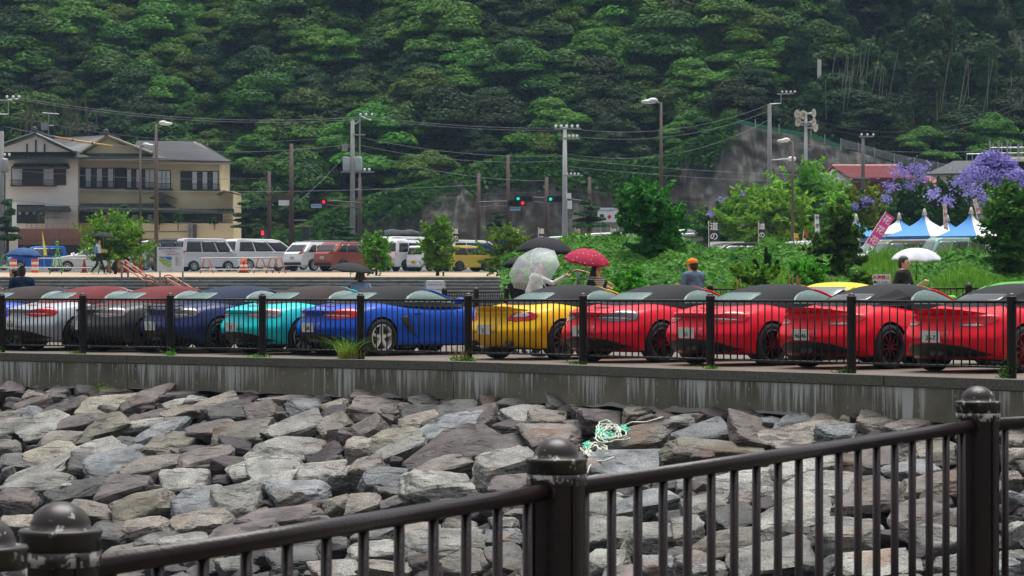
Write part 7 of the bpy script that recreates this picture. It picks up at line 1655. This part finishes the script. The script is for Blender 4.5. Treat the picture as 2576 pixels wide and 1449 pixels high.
# green net fence and mesh fence on the slope crest
NETM = mat('green debris net', (.015,.16,.09), .7, var=.2, scale=3)
nf_ = thing('green_net_fence', 'green debris net fence running down the crest of the bare slope', 'fence', (0,0,0)); pts = [(1838,296),(1900,312),(1960,324),(2040,338),(2075,350),(2115,366)]
q = MB()
for (x0,y0),(x1,y1) in zip(pts[:-1],pts[1:]):
    D = cliff_D(x0,y0)-1.2; q.hexa([at(x0,y0+9,D),at(x1,y1+9,D),at(x1,y1+9,D+.06),at(x0,y0+9,D+.06),at(x0,y0-2,D),at(x1,y1-2,D),at(x1,y1-2,D+.06),at(x0,y0-2,D+.06)])
q.build('net', NETM, nf_)
for (x,y) in pts: q = MB(); D = cliff_D(x,y)-1.3; q.tube([at(x,y+12,D),at(x,y-12,D)], .05, 5); q.build('post', M['steel'], nf_)
mf_ = thing('mesh_fence', 'grey wire mesh fence following the slope right of the green net', 'fence', (0,0,0)); pts = [(2115,350),(2160,362),(2200,374),(2250,388),(2300,398),(2360,410),(2420,420)]
q = MB()
for (x0,y0),(x1,y1) in zip(pts[:-1],pts[1:]):
    D = cliff_D(x0,y0)-1.0
    for i in range(16):
        t = i/16; xa, ya = lerp(x0,x1,t), lerp(y0,y1,t); q.tube([at(xa,ya+18,D),at(xa+3,ya,D)], .02, 3)
    for j in range(7): q.tube([at(x0,y0+j*3,D),at(x1,y1+j*3,D)], .02, 3)
tag(q.build('wire_mesh', mat('mesh wire', (.22,.26,.27), .6), mf_), kind='stuff')
for (x,y) in pts: q = MB(); D = cliff_D(x,y)-1.05; q.tube([at(x,y+22,D),at(x,y-3,D)], .05, 5); q.build('post', M['steel'], mf_)
# ---------------------------------------------------------------- planted trees and shrubs
def shrub(name, label, cat, x, yb, yt, w, D, m, style='bush', n=6000, leaf=.10, nl=26, seed=1, flat=.5, trunkm=None, tr=.08, z=None, grp=None, nstem=0):
    s = D/F; H = (yb-yt)*s; R = w*s/2; cr, tk_ = tree_meshes(seed, R, H, nl, n, leaf, m, flat, style, trunkm, tr)
    t = thing(name, label, cat, tuple(at(x, yb, D)), 0, grp); link('crown', cr, t); link('trunk', tk_, t); return t
shrub('round_bush','big bright green round bush behind the walker','bush',290,664,546,190,140,LM['lime'],n=17000,leaf=.085,nl=60,seed=3)
shrub('crape_myrtle','slender bright green shrub left of the white compact minivan','shrub',946,684,592,92,128,LM['lime'],'cone',n=3800,leaf=.07,nl=26,seed=4,tr=.06,grp='small bright shrubs along the plaza edge')
shrub('crape_myrtle','pointed bright green shrub on a pale forked trunk by the small white hatchback','shrub',1100,686,558,108,126,LM['lime'],'cone',n=4800,leaf=.075,nl=30,seed=15,tr=.09,grp='small bright shrubs along the plaza edge')
shrub('crape_myrtle','broad bright green shrub hiding the blue truck','shrub',1262,684,572,146,124,LM['lime'],'bush',n=6500,leaf=.075,nl=34,seed=6,tr=.08,grp='small bright shrubs along the plaza edge')
PINE = 'clipped pines around the car park'
for x,yb,yt,w,D,lab,sd_ in ((18,650,505,72,180,'pine at the far left edge beside the green sign',21),(316,600,515,70,215,'clipped pine in front of the inn terrace',22),(617,600,508,84,205,'clipped pine right of the inn',23),(868,620,562,74,185,'low spreading pine behind the copper suv',24),(1250,600,530,62,205,'thin pine left of the middle brown pole',25),(1480,600,505,100,150,'dark pine behind the white utility pole base',26),(1700,600,512,84,160,'pine right of the middle tree',27)):
    shrub('pine_tree',lab,'pine tree',x,yb,yt,w,D,LM['pine'],'pine',n=5200,leaf=.10,nl=24,seed=sd_,tr=.12,grp=PINE)
for x,y,w in ((228,548,22),(400,548,40),(448,545,30),(540,556,26)): shrub('terrace_plant','small plant on the inn terrace in front of %s' % {228:'the left screens',400:'the middle doors',448:'the right doors',540:'the last windows'}[x],'plant',x,562,y-8,w,222,LM['mid'],'bush',n=700,leaf=.10,nl=10,seed=int(x),tr=.04)
shrub('leafy_tree','mid green leafy tree below the tallest street lamp','tree',1636,655,472,182,84,LM['deep'],'bush',n=13000,leaf=.085,nl=60,seed=31,tr=.09)
shrub('leafy_tree','dark bushy tree in front of the left tents','tree',2112,688,530,158,80,LM['deep'],'bush',n=9000,leaf=.075,nl=44,seed=32,tr=.09)
shrub('leafy_tree','dark bushy tree at the right edge in front of the tents','tree',2540,700,466,210,82,LM['deep'],'bush',n=15000,leaf=.08,nl=60,seed=33,tr=.1)
for x,yb,yt,w,D,k,lab,sd_ in ((1905,630,478,215,158,'yg','yellow green feathery tree left of the lamp post',41),(2040,630,425,235,160,'yg','tallest yellow green feathery tree below the loudspeakers',42),(2150,610,478,150,163,'yg','small yellow green feathery tree before the red roof',43),(2290,610,462,190,172,'mid','green jacaranda with a few purple sprays in front of the red roof',44),(2400,620,455,160,168,'mid','green leafy tree between the tents and the purple tree',45),(1800,620,520,130,175,'deep','low dark tree in front of the bare slope',46),(1968,630,500,190,156,'yg','low yellow green tree filling in below the tall feathery ones',51),(2180,620,500,160,176,'mid','dark green tree behind the left tents',47),(2330,620,490,190,178,'deep','deep green tree directly behind the tent peaks',49),(2520,620,470,170,172,'mid','green tree beneath the purple crown',50)):
    shrub('feathery_tree' if k=='yg' else 'leafy_tree',lab,'tree',x,yb,yt,w,D,LM[k],'bush',n=14000,leaf=.14,nl=54,seed=sd_,tr=.14,flat=.55,grp='trees behind the tents')
shrub('jacaranda_tree','large purple flowering jacaranda at the right edge','jacaranda',2506,560,390,196,180,LM['jaca'],'broad',n=17000,leaf=.095,nl=64,seed=48,tr=.16,flat=.7)
def blossom(lab, pts, D):
    t = thing('blossom_spray', lab, 'blossom', (0,0,0), 0, 'purple jacaranda sprays'); Pp = []
    for x,y,r in pts:
        for k in range(int(r*7)):
            a, b = rnd.gauss(0,.85), rnd.gauss(0,.6); Pp.append(tuple(at(x+a*r, y+b*r, D-rnd.uniform(0,1.2))))
    Pp = np.array(Pp); link('petals', leaf_mesh('petals', Pp, nrg.normal(0,1,Pp.shape)+np.array((0,-.5,.5)), .11*nrg.uniform(.6,1.3,len(Pp)), .6, LM['jaca'], 8), t)
blossom('purple sprays on the green tree before the red roof', [(2262,430,16),(2310,425,18),(2320,450,12),(2240,470,12),(2290,468,9)], 167.5)
blossom('purple sprays low in the trees right of the lamp', [(2180,505,9),(2150,520,7),(2230,500,8),(2350,490,13),(2385,505,12),(2450,480,18),(2480,500,12)], 162)
blossom('few purple sprays at the left of the feathery trees', [(1790,540,5),(1812,500,5),(1868,490,4)], 158)
blossom('purple flecks along the top of the feathery trees', [(2410,460,14),(2440,440,18)], 160)
# ---------------------------------------------------------------- green bank
BT = [(1180,700),(1290,640),(1340,612),(1450,592),(1540,598),(1680,602),(1760,622),(1850,632),(1950,622),(2040,628),(2150,655),(2250,642),(2350,652),(2440,630),(2530,660),(2640,668),(2800,670)]
def bank(x, t):       # t 0 at the foot, 1 at the crest
    yt = interp(BT, x); Dt = 88; Db = lerp(80, 66.5, min(1, max(0, (x-1290)/500.))) ; D = lerp(Db, Dt, t**.9); zt = at(x, yt+6, Dt).z; z = lerp(.18, zt, t**.8)
    X = (x-CX)/F*D; z += (noise.noise(Vector((X*.7, D*.5, 1)))*.35 + noise.noise(Vector((X*2, D*1.5, 4)))*.15)*min(1, t*4)*(1-t*.5)
    return Vector((X, D, z))
mb = MB(); nx, ny = 120, 26
for j in range(ny+3):
    for i in range(nx+1):
        x = lerp(1268, 2950, i/nx)
        if j <= ny: p = bank(x, j/ny)
        else: p = bank(x, 1); p.y += 10*(j-ny); p.x *= p.y/(p.y-10*(j-ny)); p.z = lerp(p.z, 1.7, .5*(j-ny))
        mb.v.append(tuple(p))
for j in range(ny+2):
    for i in range(nx): a = j*(nx+1)+i; mb.f.append((a,a+1,a+nx+2,a+nx+1)); mb.mi.append(0)
tag(mb.build('bank_ground', mat('dark green bank soil', (.012,.028,.008), .9, var=.4, scale=2), smooth=True, recalc=False), kind='structure')
g = np.random.default_rng(77); n = 62000; P = np.empty((n,3)); 
for i in range(n):
    x = g.uniform(1262, 2700); t = g.random()**.8; p = bank(x, t); c = noise.noise(Vector((p.x*1.6, p.y*.8, 6))); P[i] = (p.x, p.y-.05, p.z + .05 + .22*max(0, c+.3)*g.random())
N_ = g.normal(0,.38,P.shape); N_[:,1] -= .55; N_[:,2] += .75
kz = noise
tag(link('kudzu_cover', leaf_mesh('kudzu_cover', P, N_, .075*g.uniform(.5,1.5,n), .85, LM['kudzu'], 9)), kind='stuff')
def blades(name, roots, h, w, m, seed, lean=.45):
    g = np.random.default_rng(seed); n = len(roots); V = np.empty((n,6,3)); a = g.uniform(0,2*pi,n); L_ = h*g.uniform(.5,1.3,n); dx, dy = np.cos(a), np.sin(a); ln = L_*lean*g.uniform(.3,1.6,n)
    R0 = np.array(roots); px = w*g.uniform(.6,1.3,n); 
    mid = R0 + np.stack([dx*ln*.35, dy*ln*.35, L_*.6],1); tip = R0 + np.stack([dx*ln, dy*ln, L_*.92],1); sd_ = np.stack([px, np.zeros(n), np.zeros(n)],1)
    V[:,0] = R0-sd_; V[:,1] = R0+sd_; V[:,2] = mid+sd_*.8; V[:,3] = mid-sd_*.8; V[:,4] = tip+sd_*.1; V[:,5] = tip-sd_*.1
    me = bpy.data.meshes.new(name); me.vertices.add(6*n); me.vertices.foreach_set('co', V.reshape(-1)); idx = np.empty((n,8),int); b = np.arange(n)*6
    for k, o_ in enumerate((0,1,2,3,3,2,4,5)): idx[:,k] = b+o_
    me.loops.add(8*n); me.loops.foreach_set('vertex_index', idx.reshape(-1)); me.polygons.add(2*n); me.polygons.foreach_set('loop_start', np.arange(2*n)*4); me.polygons.foreach_set('loop_total', np.full(2*n,4)); me.materials.append(m); me.update(); return me
rt = []
while len(rt) < 9000:
    x = rnd.uniform(1275,2690); t = rnd.random()
    c = noise.noise(Vector((x*.006, t*2.2, 3)))
    if c < .22 - (x > 1900)*.12 - (x > 2350)*.28 - (t > .93)*.12: continue
    p = bank(x, t); rt.append((p.x, p.y-.1, p.z+.02))
tag(link('tall_grass', blades('tall_grass', rt, .40, .009, LM['grass'], 4)), kind='stuff')
# low yellowish bushes at the foot of the bank
for x, yt, w, lab, sd_ in ((1900,690,120,'low yellow green bush at the bank foot behind the middle red car',61),(2035,672,150,'low bright bush at the bank foot above the lemon coupe',62),(1600,700,120,'low bush at the bank foot behind the orange cap',63),(2170,700,70,'low leafy plant half covering the warning notice',64)):
    shrub('low_bush',lab,'bush',x,748,yt-8,w,63 if x != 2170 else 56.5,LM['lime'] if x != 2170 else LM['deep'],'bush',n=2600,leaf=.05,nl=24,seed=sd_,tr=.02,grp='low bushes at the foot of the bank')
yp = thing('young_pine', 'young upright pine with finger like shoots behind the middle red car', 'pine tree', tuple(at(1927,700,70))); s = 70/F
for dx, h0, h1, sp in ((0,0,78,0),(-14,8,48,-16),(14,6,46,16),(-22,4,30,-10),(20,4,28,12),(5,20,60,4)):
    Pp = []
    for k in range(900): t = rnd.random(); c = Vector(((dx+sp*t)*s, 0, lerp(h0,h1,t)*s)); Pp.append(tuple(c+Vector((rnd.gauss(0,.03),rnd.gauss(0,.03),0))*(1.2-.6*t)))
    Pp = np.array(Pp); link('shoot', leaf_mesh('shoot', Pp, nrg.normal(0,1,Pp.shape), np.full(len(Pp),.045), .16, LM['pine'], 4), yp)
# dry seed spikes
sk = thing('seed_spikes', 'thin tan seed spikes above the low bushes behind the lemon coupe', 'plant', (0,0,0)); TAN = mat('tan seed head', (.42,.28,.10), .8)
for i in range(13):
    x = rnd.choice([1850,1870,1990,2010,2060,2090,2110,2125,2165])+rnd.uniform(-8,8); D = 60; q = MB(); q.tube([at(x,728,D),at(x+rnd.uniform(-5,5),696+rnd.uniform(-8,8),D)], [.008,.016,][:2], 5); q.build('spike', TAN, sk)
# tufts along the quay edge
def tuft(lab, x, dn, h, w, m, n=120, name='grass_tuft', lean=.6, off=.12):
    for i in range(len(FP)-1):
        if FP[i][0] <= x <= FP[i+1][0]: u = (x-FP[i][0])/(FP[i+1][0]-FP[i][0]); p = FENCE[i].lerp(FENCE[i+1], u); t = (FENCE[i+1]-FENCE[i]).normalized(); break
    p = p + Vector((t.y,-t.x,0))*off; o = thing(name, lab, 'weeds', tuple(p), 0, 'weeds growing at the railing foot'); rr = [(rnd.gauss(0,w), rnd.gauss(0,.06), 0) for _ in range(n)]
    if m is TUFTL or m is TANL: link('blades', blades('blades', rr, h, .006, m, int(x), lean), o)
    else:
        Pp = np.array([(a, b, abs(rnd.gauss(0,h*.5))) for a,b,_ in rr]); link('leaves', leaf_mesh('leaves', Pp, nrg.normal(0,.6,Pp.shape)+np.array((0,-.4,.6)), np.full(n,.020), .7, m, int(x)), o)
    return o
TUFTL = leafmat('fresh tuft grass', (.08,.18,.02), (.17,.34,.03), (.32,.48,.08), hue=0, objrand=0)
TANL = leafmat('dry tan grass', (.16,.11,.03), (.28,.20,.06), (.35,.28,.10), hue=0)
tg = tuft('large tuft of long grass in front of the bright blue convertible', 888, 0, .36, .07, TUFTL, 130, lean=1.3); tuft('dry grass among the large tuft by the bright blue car', 893, 0, .20, .09, TANL, 90)
tuft('low yellow weeds at the second post from the left', 205,0,.05,.07,LM['lime'],160,'weed_clump'); tuft('bright green weeds at the third post from the left', 440,0,.10,.06,LM['lime'],170,'weed_clump'); tuft('mossy weeds at the fourth post from the left', 660,0,.05,.10,LM['lime'],160,'weed_clump')
tuft('green weeds at the post between the blue and yellow cars', 1178,0,.08,.12,LM['lime'],220,'weed_clump'); tuft('dry stalks at the post between the blue and yellow cars', 1170,0,.28,.10,TANL,30); tuft('tiny weeds at the post left of the first red car', 1467,0,.06,.07,LM['mid'],80,'weed_clump'); tuft('tiny weeds at the middle right post', 1800,0,.06,.07,LM['lime'],90,'weed_clump'); tuft('small weeds at the post by the ducktail car', 2138,0,.08,.08,LM['mid'],110,'weed_clump'); tuft('taller green weed at the last post on the right', 2543,0,.20,.05,LM['mid'],150,'weed_clump'); tuft('weeds at the first post on the left edge', 4,0,.08,.05,LM['lime'],90,'weed_clump')
# rope tangle and a few dry stems on the rocks
rp = thing('rope_tangle', 'tangle of pale and turquoise rope and net draped over the rocks', 'rope', tuple(on_slope(1520,1110,.05))); bs_ = Vector(rp.location)
ROPE = mat('pale rope', (.58,.60,.50), .8, var=.15, scale=30); NETT = mat('turquoise netting', (.12,.62,.44), .8)
def ropep(x, y, lift): return on_slope(x, y, lift) - bs_
for k in range(16):
    pts = []; cx_, cy_ = (1535,1088) if k < 9 else (1496,1132); ph = rnd.uniform(0,6.28); r_ = rnd.uniform(14,42) if k < 9 else rnd.uniform(10,30)
    for i in range(40): u = i/39; a = ph+u*rnd.uniform(9,10); rr = r_*(1+.25*sin(3*a+k)); pts.append(ropep(cx_+rr*cos(a)*1.0+8*sin(7*u+k), cy_+rr*.62*sin(a), .18+.04*sin(5*u+k)))
    q = MB(); q.tube(pts, .011, 5); q.build('rope', ROPE, rp, True)
for pts in ([(1560,1075),(1590,1062),(1625,1062),(1650,1055),(1668,1049)],[(1500,1150),(1490,1165),(1482,1175),(1478,1190)],[(1490,1160),(1520,1160),(1545,1150)]): q = MB(); q.tube([ropep(x,y,.2) for x,y in pts], .013, 5); q.build('rope', ROPE, rp, True)
for cx_, cy_, w_, h_ in ((1527,1092,26,20),(1510,1085,14,10),(1478,1120,10,8),(1570,1078,8,6)):
    q = MB()
    for i in range(46): x0, y0 = cx_+rnd.gauss(0,w_*.4), cy_+rnd.gauss(0,h_*.4); q.tube([ropep(x0,y0,.17+rnd.uniform(0,.05)), ropep(x0+rnd.uniform(-9,9),y0+rnd.uniform(-6,6),.17+rnd.uniform(0,.05))], .009, 4)
    tag(q.build('netting', NETT, rp), kind='stuff')
wp = thing('wall_weed', 'small green and rusty weed rooted below the left part of the sea wall', 'weeds', tuple(on_slope(262,985,.1))); Pp = np.array([(rnd.gauss(0,.10), rnd.gauss(0,.04), abs(rnd.gauss(0,.07))) for _ in range(110)]); link('leaves', leaf_mesh('leaves', Pp, nrg.normal(0,1,Pp.shape), np.full(110,.022), .6, LM['lime'], 5), wp)
# ---------------------------------------------------------------- air
mb = MB(); mb.box((0,160,38),(520,420,92)); hz = mb.build('haze', None or M['white']); hz.data.materials.clear()
hm = bpy.data.materials.new('rainy air'); hm.use_nodes = True; nt = hm.node_tree; nt.nodes.clear(); v = nt.nodes.new('ShaderNodeVolumePrincipled'); oo = nt.nodes.new('ShaderNodeOutputMaterial'); v.inputs['Color'].default_value = (.50,.74,1.0,1); v.inputs['Density'].default_value = .00017; v.inputs['Anisotropy'].default_value = .0
nt.links.new(v.outputs[0], oo.inputs['Volume']); hz.data.materials.append(hm); tag(hz, kind='stuff')
